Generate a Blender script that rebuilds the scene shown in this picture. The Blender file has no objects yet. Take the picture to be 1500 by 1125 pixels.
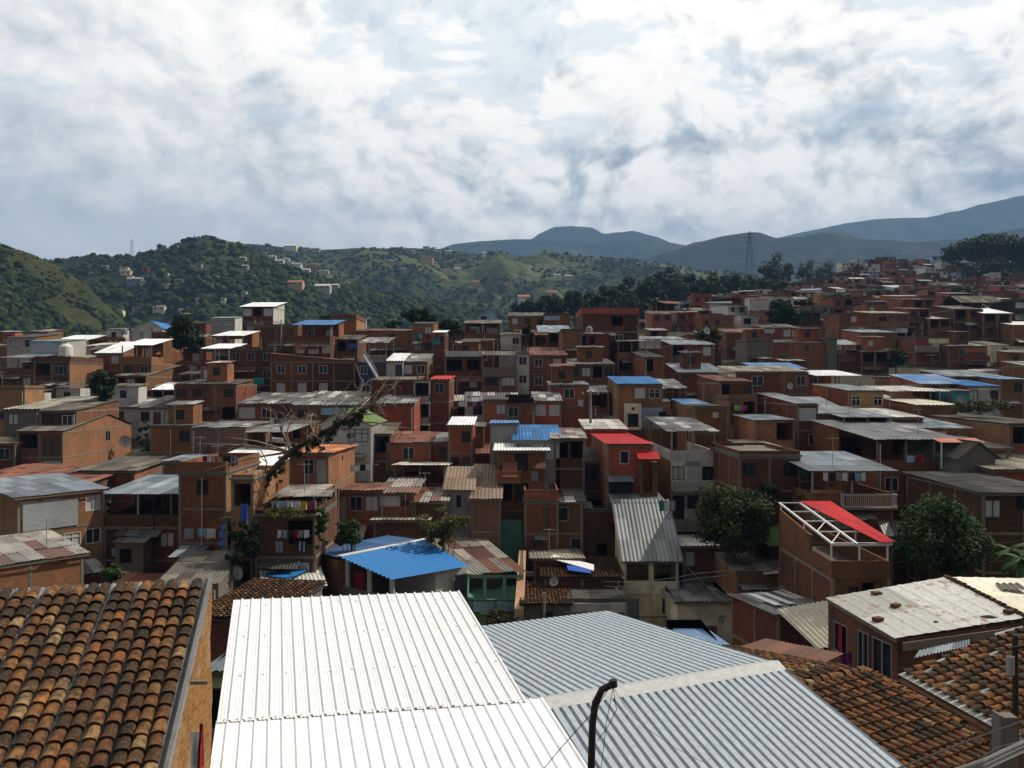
HAZE=1.55e-4; CLOUD=1.65; SUNE=5.0; EXPO=0.02
import bpy, math, random
import numpy as np
from mathutils import Vector, noise as mnoise
R = math.radians
F = 1150.0; CX = 750.0; CY = 562.5
rng = random.Random(11)
S = bpy.context.scene
COL = S.collection

def P(px, py, Y):
    return Vector(((px-CX)*Y/F, Y, (CY-py)*Y/F))
def proj(p):
    return (CX+p[0]/p[1]*F, CY-p[2]/p[1]*F)

# ------------------------------------------------------------- terrain
_TY = [0, 15, 30, 45, 58, 66, 75, 85, 100, 115, 130, 145, 165, 220, 300, 380, 450, 540, 700]
_TU = [-250, 300, 600, 800, 1000, 1250, 1750]
_base = [-9.5, -11.5, -14.5, -18, -19.5, -16.8, -13.8, -10.8, -6.8, -3.2, 1.0, 4.8]
_far = {-250: [4, -12, -25, -30, -30, -30, -30], 300: [5, -10, -25, -30, -30, -30, -30], 600: [8, 2, -16, -30, -30, -30, -30],
        800: [9, 14, 16, 8, -14, -30, -30], 1000: [9.5, 16.5, 28, 36, 34, 16, -30], 1250: [9.5, 16.8, 28.5, 42.5, 58, 82, 60], 1750: [9, 16.5, 28.5, 42.5, 59, 84, 80]}
def Zt(x, y):
    Y = max(0.01, min(699.9, y))
    u = CX + F*x/max(Y, 60)
    u = max(_TU[0], min(_TU[-1]-.01, u))
    k = 0
    while Y >= _TY[k+1]: k += 1
    t = (Y-_TY[k])/(_TY[k+1]-_TY[k])
    c = 0
    while u >= _TU[c+1]: c += 1
    s = (u-_TU[c])/(_TU[c+1]-_TU[c])
    def col(i):
        row = _base + _far[_TU[i]]
        return row[k]*(1-t)+row[k+1]*t
    return col(c)*(1-s)+col(c+1)*s

# ------------------------------------------------------------- mesh builder
class MB:
    def __init__(s): s.v = []; s.f = []; s.uv = []; s.r = []; s.m = []
    def face(s, pts, uv=None, r=None, m=0):
        b = len(s.v); pts = [Vector(p) for p in pts]; s.v += pts
        s.f.append(list(range(b, b+len(pts))))
        if uv is None:
            n = (pts[1]-pts[0]).cross(pts[-1]-pts[0])
            if n.length < 1e-9: n = Vector((0, 0, 1))
            n.normalize()
            if abs(n.z) < .93:
                t = Vector((0, 0, 1)).cross(n).normalized(); w = n.cross(t)
                uv = [(p.dot(t), p.dot(w)) for p in pts]
            else: uv = [(p.x, p.y) for p in pts]
        s.uv.append(uv); s.r.append(rng.random() if r is None else r); s.m.append(m)
    def box(s, x0, x1, y0, y1, z0, z1, r=None, m=0):
        r = rng.random() if r is None else r
        a = [(x0,y0,z0),(x1,y0,z0),(x1,y1,z0),(x0,y1,z0),(x0,y0,z1),(x1,y0,z1),(x1,y1,z1),(x0,y1,z1)]
        for q in ((0,3,2,1),(4,5,6,7),(0,1,5,4),(1,2,6,5),(2,3,7,6),(3,0,4,7)):
            s.face([a[i] for i in q], r=r, m=m)
    def hexa(s, a, r=None, m=0):
        r = rng.random() if r is None else r
        for q in ((0,3,2,1),(4,5,6,7),(0,1,5,4),(1,2,6,5),(2,3,7,6),(3,0,4,7)):
            s.face([a[i] for i in q], r=r, m=m)
    def bar(s, a, b, w, h=None, r=None, m=0):
        a = Vector(a); b = Vector(b); h = h or w; d = (b-a).normalized()
        up = Vector((0,0,1)) if abs(d.z) < .95 else Vector((1,0,0))
        x = d.cross(up).normalized()*w/2; y = x.cross(d).normalized()*h/2
        s.hexa([a-x-y, a+x-y, b+x-y, b-x-y, a-x+y, a+x+y, b+x+y, b-x+y], r, m)
    def tube(s, pts, rad, n=6, cap=True, r=None):
        pts = [Vector(p) for p in pts]; rad = rad if isinstance(rad, (list, tuple)) else [rad]*len(pts)
        rings = []; ref = None
        for i, p in enumerate(pts):
            d = (pts[min(i+1, len(pts)-1)]-pts[max(i-1, 0)]).normalized()
            if ref is None: ref = Vector((0,0,1)) if abs(d.z) < .9 else Vector((1,0,0))
            x = d.cross(ref).normalized(); y = x.cross(d).normalized(); ref = y
            rings.append([p+(x*math.cos(6.2832*k/n)+y*math.sin(6.2832*k/n))*rad[i] for k in range(n)])
        r = rng.random() if r is None else r
        L = 0
        for i in range(len(rings)-1):
            d = (pts[i+1]-pts[i]).length
            for k in range(n):
                k2 = (k+1) % n
                s.face([rings[i][k], rings[i+1][k], rings[i+1][k2], rings[i][k2]],
                       [(k/n, L), (k/n, L+d), ((k+1)/n, L+d), ((k+1)/n, L)], r)
            L += d
        if cap: s.face(rings[0], r=r); s.face(rings[-1][::-1], r=r)
    def build(s, name, mat, parent=None, smooth=False, loc=None):
        me = bpy.data.meshes.new(name)
        me.from_pydata(s.v, [], s.f)
        ul = me.uv_layers.new(name='UVMap')
        flat = [c for u in s.uv for p in u for c in p]
        ul.data.foreach_set('uv', flat)
        at = me.attributes.new('rnd', 'FLOAT', 'FACE'); at.data.foreach_set('value', s.r)
        mats = mat if isinstance(mat, list) else [mat]
        for m in mats: me.materials.append(m)
        if len(mats) > 1: me.polygons.foreach_set('material_index', s.m)
        if smooth: me.polygons.foreach_set('use_smooth', [True]*len(s.f))
        me.update()
        o = bpy.data.objects.new(name, me); COL.objects.link(o)
        if parent is not None: o.parent = parent
        if loc is not None: o.location = loc
        return o

LABELS = {}
def tag(o, label, cat, group=None, kind=None):
    if label: o['label'] = label; LABELS.setdefault(label, []).append(o)
    if cat: o['category'] = cat
    if group: o['group'] = group
    if kind: o['kind'] = kind
    return o
def empty(name, loc, rz=0):
    o = bpy.data.objects.new(name, None); COL.objects.link(o)
    o.location = loc; o.rotation_euler = (0, 0, rz); o.empty_display_size = .3
    return o

# ------------------------------------------------------------- materials
MATS = {}
class NT:
    def __init__(s, name):
        m = bpy.data.materials.new(name); m.use_nodes = True; s.m = m; s.t = m.node_tree
        s.b = s.t.nodes['Principled BSDF']; MATS[name] = m
    def n(s, typ, **kw):
        x = s.t.nodes.new('ShaderNode'+typ)
        for k, v in kw.items():
            if k.startswith('i_'):
                key = k[2:].replace('_', ' ')
                x.inputs[key].default_value = v
            else: setattr(x, k, v)
        return x
    def l(s, a, b): s.t.links.new(a, b)
    def val(s, x):
        return x
    def math(s, op, a, b=None, clamp=False):
        x = s.t.nodes.new('ShaderNodeMath'); x.operation = op; x.use_clamp = clamp
        for i, v in enumerate((a, b)):
            if v is None: continue
            if isinstance(v, (int, float)): x.inputs[i].default_value = v
            else: s.l(v, x.inputs[i])
        return x.outputs[0]
    def mix(s, fac, a, b, blend='MIX'):
        x = s.t.nodes.new('ShaderNodeMix'); x.data_type = 'RGBA'; x.blend_type = blend
        for sock, v in ((x.inputs['Factor'], fac), (x.inputs['A'], a), (x.inputs['B'], b)):
            pass
        ins = [x.inputs[0], x.inputs[6], x.inputs[7]]
        for sock, v in zip(ins, (fac, a, b)):
            if isinstance(v, (int, float)): sock.default_value = v
            elif isinstance(v, tuple): sock.default_value = (*v, 1) if len(v) == 3 else v
            else: s.l(v, sock)
        return x.outputs[2]
    def ramp(s, fac, stops, interp='LINEAR'):
        x = s.t.nodes.new('ShaderNodeValToRGB'); e = x.color_ramp; e.interpolation = interp
        while len(e.elements) < len(stops): e.elements.new(.5)
        for el, (p, c) in zip(e.elements, stops):
            el.position = p; el.color = (c, c, c, 1) if isinstance(c, (int, float)) else (*c, 1)
        s.l(fac, x.inputs[0]); return x.outputs[0]
    def noise(s, scale, detail=4, vec=None, rough=.55, dist=0, out=0):
        x = s.n('TexNoise'); x.inputs['Scale'].default_value = scale; x.inputs['Detail'].default_value = detail
        x.inputs['Roughness'].default_value = rough; x.inputs['Distortion'].default_value = dist
        if vec is not None: s.l(vec, x.inputs['Vector'])
        return x.outputs[out]
    def coord(s, w='Object'):
        return s.n('TexCoord').outputs[w]
    def pos(s): return s.n('NewGeometry').outputs['Position']
    def scale(s, vec, v):
        x = s.n('Mapping'); s.l(vec, x.inputs[0]); x.inputs['Scale'].default_value = v; return x.outputs[0]
    def attr(s, name='rnd'):
        return s.n('Attribute', attribute_name=name).outputs['Fac']
    def orand(s): return s.n('ObjectInfo').outputs['Random']
    def bump(s, h, dist=.02, strength=1):
        x = s.n('Bump'); x.inputs['Distance'].default_value = dist; x.inputs['Strength'].default_value = strength
        s.l(h, x.inputs['Height']); s.l(x.outputs[0], s.b.inputs['Normal'])
    def out(s, col, rough=.85, metal=0, spec=.3):
        if isinstance(col, tuple): s.b.inputs['Base Color'].default_value = (*col, 1)
        else: s.l(col, s.b.inputs['Base Color'])
        if isinstance(rough, (int, float)): s.b.inputs['Roughness'].default_value = rough
        else: s.l(rough, s.b.inputs['Roughness'])
        s.b.inputs['Metallic'].default_value = metal
        s.b.inputs['Specular IOR Level'].default_value = spec
        return s.m

def brick_mat(name, c1, c2, mortar, stain=(.035,.028,.024), bw=.31, bh=.115, ms=.014, amt=.55):
    k = NT(name); uv = k.n('UVMap').outputs[0]
    b = k.n('TexBrick'); k.l(uv, b.inputs['Vector'])
    b.inputs['Scale'].default_value = 1; b.inputs['Brick Width'].default_value = bw; b.inputs['Row Height'].default_value = bh
    b.inputs['Mortar Size'].default_value = ms; b.inputs['Mortar Smooth'].default_value = .2; b.inputs['Bias'].default_value = 0
    b.inputs['Color1'].default_value = (*c1, 1); b.inputs['Color2'].default_value = (*c2, 1); b.inputs['Mortar'].default_value = (*mortar, 1)
    pos = k.pos()
    v = k.noise(.45, 5, pos, .65)
    streak = k.noise(1.0, 4, k.scale(pos, (1.3, 1.3, .18)), .6)
    h = k.n('HueSaturation'); k.l(b.outputs['Color'], h.inputs['Color'])
    k.l(k.math('ADD', k.math('ADD', k.math('MULTIPLY', k.orand(), .75), .6), k.math('MULTIPLY', k.attr('tone'), .8)), h.inputs['Value'])
    k.l(k.math('ADD', k.math('MULTIPLY', k.math('FRACT', k.math('MULTIPLY', k.math('ADD', k.orand(), k.attr('tone')), 7.3)), .034), .487), h.inputs['Hue'])
    h.inputs['Saturation'].default_value = 1.0
    c = k.mix(k.math('MULTIPLY', k.ramp(v, [(.42, 0), (.72, 1)]), amt), h.outputs[0], stain)
    c = k.mix(k.math('MULTIPLY', k.ramp(streak, [(.55, 0), (.75, 1)]), .45), c, (.14,.09,.062))
    c = k.mix(k.math('MULTIPLY', k.noise(9, 3, pos), .5), c, k.mix(.5, c, (.02,.015,.012)))
    k.bump(b.outputs['Fac'], -.012, .8)
    return k.out(c, .92, 0, .15)

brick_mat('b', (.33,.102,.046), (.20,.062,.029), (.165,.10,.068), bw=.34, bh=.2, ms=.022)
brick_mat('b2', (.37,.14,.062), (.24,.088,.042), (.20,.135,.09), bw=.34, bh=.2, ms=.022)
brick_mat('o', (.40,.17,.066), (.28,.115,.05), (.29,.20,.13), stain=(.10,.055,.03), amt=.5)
brick_mat('bg', (.27,.075,.045), (.2,.06,.038), (.30,.26,.22), bw=.36, bh=.2, ms=.025, amt=.3)
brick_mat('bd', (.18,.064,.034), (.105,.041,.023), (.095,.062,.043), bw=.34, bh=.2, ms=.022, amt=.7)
brick_mat('br', (.38,.095,.042), (.27,.066,.032), (.22,.10,.06), bw=.34, bh=.2, ms=.018, amt=.4)

def plaster(name, c, dirt=(.10,.085,.07), amt=.5):
    k = NT(name); pos = k.pos()
    v = k.noise(.7, 6, pos, .65); st = k.noise(1.2, 5, k.scale(pos, (1.6, 1.6, .16)), .65)
    cc = k.mix(k.math('MULTIPLY', k.ramp(v, [(.45, 0), (.75, 1)]), amt), c, dirt)
    cc = k.mix(k.math('MULTIPLY', k.ramp(st, [(.52, 0), (.74, 1)]), amt*.9), cc, dirt)
    cc = k.mix(k.math('MULTIPLY', k.noise(14, 3, pos), .25), cc, k.mix(.5, cc, dirt))
    k.bump(k.noise(20, 4, pos), .01, .5)
    return k.out(cc, .88, 0, .2)
for nm, c in dict(c=(.15,.135,.115), w=(.76,.75,.71), y=(.74,.63,.36), yl=(.76,.68,.50), u=(.035,.055,.17), lb=(.30,.47,.62), g=(.14,.33,.25),
                  gl=(.42,.58,.45), pk=(.45,.36,.33), ye=(.45,.26,.09), pe=(.55,.34,.21), gy=(.26,.26,.25), lime=(.45,.6,.25), tq=(.06,.28,.32), wp=(.50,.49,.46),
                  gr=(.30,.27,.22), rd=(.22,.02,.02), vd=(.07,.14,.03), br_=(.1,.05,.03), or_=(.36,.12,.05)).items():
    plaster(nm, c)
plaster('cf', (.21,.172,.13), (.085,.07,.055), .6)

def roof_mat(name, c, c2, c3, thr=(.6, .85), rust=.3, spots=0, rustc=(.12,.045,.022), rough=.5, metal=0, moss=0., spec=.4):
    k = NT(name); a = k.attr(); pos = k.pos(); uv = k.n('UVMap').outputs[0]
    col = k.ramp(a, [(0, c), (thr[0], c2), (thr[1], c3)], 'CONSTANT')
    j = k.math('FRACT', k.math('MULTIPLY', a, 37.0))
    hs = k.n('HueSaturation'); k.l(col, hs.inputs['Color']); k.l(k.math('ADD', k.math('MULTIPLY', j, .62 if rust > .1 else .25), .64 if rust > .1 else .86), hs.inputs['Value'])
    col = hs.outputs[0]
    n1 = k.noise(.8, 6, pos, .68)
    st = k.noise(1.0, 5, k.scale(uv, (5.0, .5, 1)), .65)
    d = k.math('ADD', k.math('MULTIPLY', n1, .6), k.math('MULTIPLY', st, .4))
    lo = .74-.36*rust
    rf = k.ramp(d, [(lo, 0), (lo+.10, 1)])
    col = k.mix(k.math('MULTIPLY', rf, min(1, .45+rust)), col, rustc)
    fine = k.noise(6, 4, pos, .6)
    col = k.mix(k.math('MULTIPLY', k.ramp(fine, [(.4, 0), (.8, 1)]), .55 if rust > 0 else .16), col, k.mix(.6, col, (.03,.027,.024)))
    if spots:
        sp_ = k.noise(2.6, 7, k.scale(uv, (1.0, 1.0, 1)), .7); zone = k.noise(.35, 2, uv)
        col = k.mix(k.math('MULTIPLY', k.ramp(k.math('ADD', sp_, k.math('MULTIPLY', k.math('SUBTRACT', zone, .5), .45)), [(.575, 0), (.6, 1)]), spots), col, rustc)
        col = k.mix(k.math('MULTIPLY', k.ramp(k.noise(1.2, 4, k.scale(uv, (.15, 6, 1)), .6), [(.6, 0), (.72, 1)]), .35), col, (.22,.21,.19))
    if moss: col = k.mix(k.math('MULTIPLY', k.ramp(k.noise(.5, 6, pos, .7), [(.45, 0), (.65, 1)]), moss), col, (.03,.028,.022))
    k.bump(fine, .008, .4)
    return k.out(col, rough, metal, spec)
roof_mat('z', (.15,.153,.153), (.085,.087,.088), (.27,.27,.265), rust=.44, rustc=(.09,.042,.025), moss=.35)
roof_mat('zb', (.155,.19,.225), (.10,.125,.155), (.24,.28,.315), rust=.26, moss=.2)
roof_mat('zp', (.155,.155,.15), (.055,.053,.051), (.40,.385,.36), (.45,.80), rust=.55, rustc=(.10,.042,.022), moss=.4)
roof_mat('zr', (.26,.245,.215), (.155,.06,.032), (.40,.36,.30), (.5,.78), rust=.6, moss=.3)
roof_mat('f', (.125,.112,.092), (.085,.078,.067), (.19,.17,.138), rust=.14, rustc=(.05,.045,.04), rough=.9, moss=.5, spec=.15)
roof_mat('fd', (.075,.072,.068), (.055,.053,.05), (.12,.11,.10), rust=.2, rustc=(.03,.028,.026), rough=.9, moss=.4, spec=.15)
roof_mat('fl', (.30,.275,.215), (.23,.21,.17), (.40,.37,.29), rust=.15, rustc=(.12,.10,.08), rough=.9, moss=.15, spec=.15)
roof_mat('fb', (.25,.185,.14), (.21,.15,.115), (.29,.22,.17), rust=.1, rustc=(.06,.045,.035), rough=.9, moss=.2, spec=.15)
roof_mat('r', (.15,.05,.028), (.11,.036,.022), (.20,.08,.045), rust=.5, rustc=(.06,.025,.016), rough=.85)
roof_mat('R', (.46,.014,.016), (.40,.013,.015), (.50,.016,.018), rust=.08, rustc=(.2,.015,.015), rough=.6, spec=.15)
roof_mat('B', (.010,.135,.37), (.010,.12,.33), (.014,.155,.42), rust=.12, rustc=(.05,.10,.24), rough=.55, spec=.2)
roof_mat('Bp', (.05,.18,.42), (.16,.26,.40), (.07,.20,.45), rust=.12, rustc=(.2,.22,.22), rough=.5)
roof_mat('W', (.80,.81,.82), (.76,.77,.78), (.84,.84,.84), rust=.04, rustc=(.45,.42,.38), rough=.45)
roof_mat('Wc', (.80,.81,.82), (.80,.81,.82), (.80,.81,.82), rust=-.1, rustc=(.55,.53,.49), rough=.4, spots=.22)
roof_mat('Bl', (.15,.25,.42), (.14,.24,.40), (.17,.27,.44), rust=.05, rustc=(.2,.24,.3), rough=.5)
roof_mat('w', (.52,.51,.46), (.38,.37,.34), (.62,.60,.54), rust=.32, rustc=(.20,.13,.08), rough=.6, moss=.2)
roof_mat('wr', (.47,.475,.44), (.43,.435,.405), (.51,.51,.475), rust=.12, rustc=(.20,.10,.05), rough=.6, spots=.85)
roof_mat('wy', (.68,.64,.50), (.64,.60,.47), (.70,.67,.54), rust=.1, rustc=(.30,.20,.1), rough=.6, spots=.4)
roof_mat('G', (.10,.17,.035), (.085,.15,.03), (.12,.19,.04), rust=.06, rustc=(.06,.08,.03), rough=.7)
roof_mat('s', (.50,.16,.09), (.47,.15,.085), (.52,.17,.1), rust=.03, rough=.6)
roof_mat('gz', (.185,.205,.215), (.14,.16,.17), (.24,.26,.27), rust=.25, rustc=(.10,.09,.08), rough=.5, moss=.2)
roof_mat('gf', (.36,.41,.455), (.34,.39,.435), (.38,.43,.475), rust=.04, rustc=(.3,.31,.31), rough=.42)
roof_mat('oc', (.42,.15,.055), (.36,.13,.05), (.48,.18,.07), rust=.2, rustc=(.3,.25,.2), rough=.9)
roof_mat('cs', (.14,.128,.11), (.11,.10,.088), (.17,.157,.135), rust=.25, rustc=(.06,.055,.05), rough=.95, moss=.3, spec=.1)

def clay(name, dark=1.0):
    k = NT(name); a = k.attr(); pos = k.pos()
    col = k.ramp(a, [(0, (.022,.014,.010)), (.25, (.055,.028,.015)), (.45, (.125,.05,.020)), (.62, (.24,.085,.027)), (.8, (.22,.115,.045)), (.93, (.33,.12,.036)), (1, (.33,.21,.10))])
    n = k.noise(5.5, 6, pos, .7); n2 = k.noise(26, 4, pos, .7)
    col = k.mix(k.math('MULTIPLY', k.ramp(n, [(.38, 0), (.58, 1)]), .85), col, (.024,.018,.012))
    col = k.mix(k.math('MULTIPLY', k.ramp(n2, [(.5, 0), (.75, 1)]), .55), col, (.22,.16,.09))
    hs = k.n('HueSaturation'); k.l(col, hs.inputs['Color']); hs.inputs['Value'].default_value = dark
    k.bump(n2, .01, .8)
    return k.out(hs.outputs[0], .9, 0, .15)
clay('t', 1.0); clay('td', .62)

def simple(name, c, rough=.6, metal=0, spec=.4, var=.25, sc=6):
    k = NT(name); pos = k.pos()
    col = k.mix(k.math('MULTIPLY', k.noise(sc, 4, pos, .6), var*2), c, tuple(x*.45 for x in c))
    return k.out(col, rough, metal, spec)
simple('fw', (.62,.62,.60)); simple('fk', (.05,.045,.04)); simple('fa', (.32,.33,.34), .4, .4)
simple('wood', (.10,.055,.03)); simple('wood2', (.16,.12,.085)); simple('iron', (.03,.03,.032), .5, .3)
simple('white', (.8,.8,.78), .5); simple('steelw', (.74,.73,.72), .45); simple('pole', (.26,.245,.22), .9)
simple('rustpole', (.026,.017,.012), .85); simple('cable', (.02,.02,.02), .6); simple('cableg', (.16,.155,.14), .6)
simple('tank', (.68,.67,.63), .5); simple('interior', (.04,.034,.03), .9)
simple('bark', (.10,.075,.05), .95); simple('moss', (.075,.068,.018), .95, sc=3); simple('twig', (.24,.20,.15), .95)
simple('pylon', (.05,.055,.06), .6, .2); simple('dish', (.5,.5,.5), .5); simple('soil', (.12,.09,.06), .95)
k = NT('gl'); n = k.noise(1.3, 3, k.pos())
k.out(k.ramp(n, [(.35, (.008,.009,.011)), (.7, (.03,.034,.04))]), .15, 0, .22)
k = NT('cur'); k.out(k.mix(k.noise(2.2, 3, k.scale(k.pos(), (6, 6, .5))), (.62,.62,.61), (.24,.25,.27)), .35, 0, .5)
k = NT('tarp'); k.out(k.mix(k.noise(3, 3, k.pos()), (.02,.07,.36), (.04,.12,.5)), .5)
k = NT('bluepaint'); k.out(k.mix(k.noise(3, 4, k.pos()), (.08,.18,.55), (.14,.25,.6)), .8)
for nm, c in dict(k_white=(.7,.7,.7), k_red=(.28,.02,.025), k_blue=(.05,.1,.3), k_teal=(.03,.25,.2), k_pink=(.36,.06,.17), k_purple=(.17,.03,.14), k_yellow=(.55,.4,.05),
                  k_dark=(.03,.03,.04), k_grey=(.3,.3,.32), k_green=(.35,.65,.05), k_lblue=(.3,.45,.6)).items():
    k = NT(nm); k.out(k.mix(k.math('MULTIPLY', k.noise(4, 2, k.scale(k.pos(), (3, 3, .6))), .6), c, tuple(x*.4 for x in c)), .9, 0, .1)

def leafmat(name, c1, c2, c3):
    k = NT(name); a = k.attr()
    col = k.ramp(a, [(0, c1), (.5, c2), (1, c3)])
    big = k.noise(.22, 2, k.pos())
    col = k.mix(k.math('MULTIPLY', k.ramp(big, [(.4, 0), (.65, 1)]), .5), col, k.mix(.5, col, c1))
    k.out(col, .7, 0, .2)
    tr = k.n('BsdfTranslucent'); k.l(col, tr.inputs[0]); mx = k.n('MixShader'); mx.inputs[0].default_value = .25
    o = k.t.nodes['Material Output']; k.l(k.b.outputs[0], mx.inputs[1]); k.l(tr.outputs[0], mx.inputs[2]); k.l(mx.outputs[0], o.inputs[0])
leafmat('lf', (.018,.034,.009), (.035,.062,.014), (.06,.09,.02))
leafmat('lfd', (.010,.020,.008), (.018,.034,.011), (.03,.05,.015))
leafmat('lfy', (.05,.055,.015), (.09,.09,.025), (.13,.12,.035))
leafmat('lfg', (.02,.05,.010), (.04,.085,.014), (.075,.13,.025))
leafmat('lfo', (.03,.028,.010), (.055,.05,.016), (.08,.07,.025))
leafmat('lfr', (.012,.032,.007), (.026,.06,.011), (.06,.115,.02))
leafmat('lfm', (.018,.022,.007), (.036,.042,.012), (.065,.066,.02))
roof_mat('Bp2', (.06,.16,.36), (.05,.14,.32), (.08,.19,.40), rust=.2, rustc=(.12,.16,.22), rough=.5, spec=.3)
roof_mat('gc', (.44,.45,.44), (.42,.43,.42), (.46,.47,.46), rust=.15, rustc=(.25,.25,.24), rough=.5)
roof_mat('rz', (.13,.05,.026), (.085,.036,.022), (.24,.215,.185), (.5, .84), rust=.5, rustc=(.07,.03,.018), rough=.85, moss=.3)
leafmat('lfr2', (.016,.027,.007), (.036,.05,.012), (.07,.08,.022))
# ------------------------------------------------------------- roof sheets
def sheets(mb, a, b, c, d, near=True, pitch=.18, amp=.028, sw=.9, sl=2.4, jit=1.0, m=0, trapez=False):
    """corrugated sheets: a,b eave left/right, c,d top right/left (any frame)"""
    a, b, c, d = [Vector(p) for p in (a, b, c, d)]
    W = ((b-a).length+(c-d).length)/2; L = ((d-a).length+(c-b).length)/2
    n = (b-a).cross(d-a).normalized()
    if n.z < 0: n = -n
    ns = max(1, round(W/sw)); nl = max(1, round(L/sl))
    def pt(u, v): return (a*(1-u)+b*u)*(1-v)+(d*(1-u)+c*u)*v
    for j in range(nl):
        for i in range(ns):
            r = rng.random()
            u0, u1 = i/ns, (i+1)/ns
            ju = (rng.random()-.5)*.05*jit/max(W, 1); jv = (rng.random()-.5)*.16*jit/max(L, 1)
            u0 = u0+ju-(.004 if i else 0); u1 = min(1.02, u1+ju+.004)
            v0 = max(-.04, j/nl+jv-(.05/L if j else 0)); v1 = (j+1)/nl+(jv if j < nl-1 else 0)
            off = n*(.012+rng.random()*.03*jit+.01*(nl-j)); off1 = off-n*(.012*(nl > 1))
            tilt = (rng.random()-.5)*.03*jit
            wid = (u1-u0)*W
            if near:
                if trapez == 2: steps = [x for q in range(max(1, round(wid/pitch))) for x in ((q, 1), (q+.60, 1), (q+.65, 0), (q+.95, 0), (q+.9999, 1))]; tot = max(1, round(wid/pitch))
                elif trapez == 3: steps = [x for q in range(max(1, round(wid/pitch))) for x in ((q, 0), (q+.2, 0), (q+.225, .22), (q+.275, .22), (q+.30, 0), (q+.46, 0), (q+.485, .22), (q+.535, .22), (q+.56, 0), (q+.75, 0), (q+.80, 1), (q+.94, 1), (q+.9999, 0))]; tot = max(1, round(wid/pitch))
                elif trapez: steps = [x for q in range(max(1, round(wid/pitch))) for x in ((q, 0), (q+.62, 0), (q+.72, 1), (q+.9, 1), (q+.9999, 0))]; tot = max(1, round(wid/pitch))
                else:
                    tot = max(1, round(wid/pitch)); steps = [(q/6, .5-.5*math.cos(q/6*6.2832)) for q in range(tot*6+1)]
                lo = []; hi = []
                for q, h in steps:
                    u = u0+(u1-u0)*q/tot
                    lo.append((pt(u, v0)+off+n*(h*amp+tilt*(q/tot)), (u*W, v0*L)))
                    hi.append((pt(u, v1)+off1+n*(h*amp+tilt*(q/tot)), (u*W, v1*L)))
                for q in range(len(lo)-1):
                    mb.face([lo[q][0], lo[q+1][0], hi[q+1][0], hi[q][0]], [lo[q][1], lo[q+1][1], hi[q+1][1], hi[q][1]], r, m)
            else:
                q = [pt(u0, v0)+off, pt(u1, v0)+off+n*tilt, pt(u1, v1)+off1+n*tilt, pt(u0, v1)+off1]
                mb.face(q, [(u0*W, v0*L), (u1*W, v0*L), (u1*W, v1*L), (u0*W, v1*L)], r, m)
                mb.face([p-n*.03 for p in q[::-1]], None, r, m)
                for e in range(4):
                    mb.face([q[e]-n*.03, q[(e+1) % 4]-n*.03, q[(e+1) % 4], q[e]], None, r, m)

def tiles(mb, O, U, V, W, L, pu=.225, pv=.26, rad=.1, skip=None, clip=None, n=6, tl=None):
    O = Vector(O); U = Vector(U).normalized(); V = Vector(V).normalized(); N = U.cross(V).normalized()
    if N.z < 0: N = -N
    nc = int(W/pu); nr = int(L/pv); tl = tl or pv*1.28
    for i in range(nc):
        wob = 0
        for j in range(nr):
            wob += (rng.random()-.5)*.012
            cu = (i+.5)*pu+wob; cv = j*pv+(rng.random()-.5)*.03
            if clip and not clip(cu, cv): continue
            if skip and rng.random() < skip: continue
            r = min(1, max(0, rng.gauss(.5, .27))); ang = (rng.random()-.5)*.09
            r0 = rad*(1.08+rng.random()*.08); r1 = rad*.86
            d = V*math.cos(ang)+U*math.sin(ang); x = U*math.cos(ang)-V*math.sin(ang)
            p0 = O+U*cu+V*cv+N*.045; p1 = p0+d*tl-N*.04
            ra = []; rb = []; ri = []
            for k in range(n+1):
                t = math.pi*k/n
                ra.append(p0+(x*math.cos(t)*r0+N*math.sin(t)*r0*.85)); rb.append(p1+(x*math.cos(t)*r1+N*math.sin(t)*r1*.85))
                ri.append(p0+(x*math.cos(t)*(r0-.022)+N*math.sin(t)*(r0-.022)*.85))
            for k in range(n):
                mb.face([ra[k], ra[k+1], rb[k+1], rb[k]], None, r)
                mb.face([ri[k], ri[k+1], ra[k+1], ra[k]], None, r*.6)

# ------------------------------------------------------------- houses
FOOT = []       # (x, y, radius, px, py)
HOUSES = []
SH = 2.6
GRP = 'houses of the crowded hillside'
OPN = {'w': (1.15, 1.2, .95), 'W': (1.9, 1.25, .9), 's': (.6, .55, 1.5), 'd': (.95, 2.1, .02), 'D': (1.7, 2.1, .02), 'o': (1.8, 1.5, .85), 'O': (9, 1.65, .75),
       'g': (1.2, 1.25, .95), 'G': (2.0, 1.3, .9), 'x': (1.1, 1.15, .95), 'B': (1.7, 2.1, .02), 'l': (1.3, 1.1, .95)}

class House: pass

def wall_face(mb, fp, W, z0, z1, ops, inw, th=.16, m=0, split=None):
    us = sorted({0, W, *([split] if split else []), *[o[0] for o in ops], *[o[1] for o in ops]}); zs = sorted({z0, z1, *[o[2] for o in ops], *[o[3] for o in ops]})
    for i in range(len(us)-1):
        for j in range(len(zs)-1):
            um = (us[i]+us[i+1])/2; zm = (zs[j]+zs[j+1])/2
            if any(o[0] < um < o[1] and o[2] < zm < o[3] for o in ops): continue
            mb.face([fp(us[i], zs[j]), fp(us[i+1], zs[j]), fp(us[i+1], zs[j+1]), fp(us[i], zs[j+1])], m=(2 if split and um > split else m))
    for o in ops:
        q = [(o[0], o[2]), (o[1], o[2]), (o[1], o[3]), (o[0], o[3])]
        for e in range(4):
            A = Vector(fp(*q[e])); B = Vector(fp(*q[(e+1) % 4]))
            mb.face([A, A+inw*th, B+inw*th, B], m=m)

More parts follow.
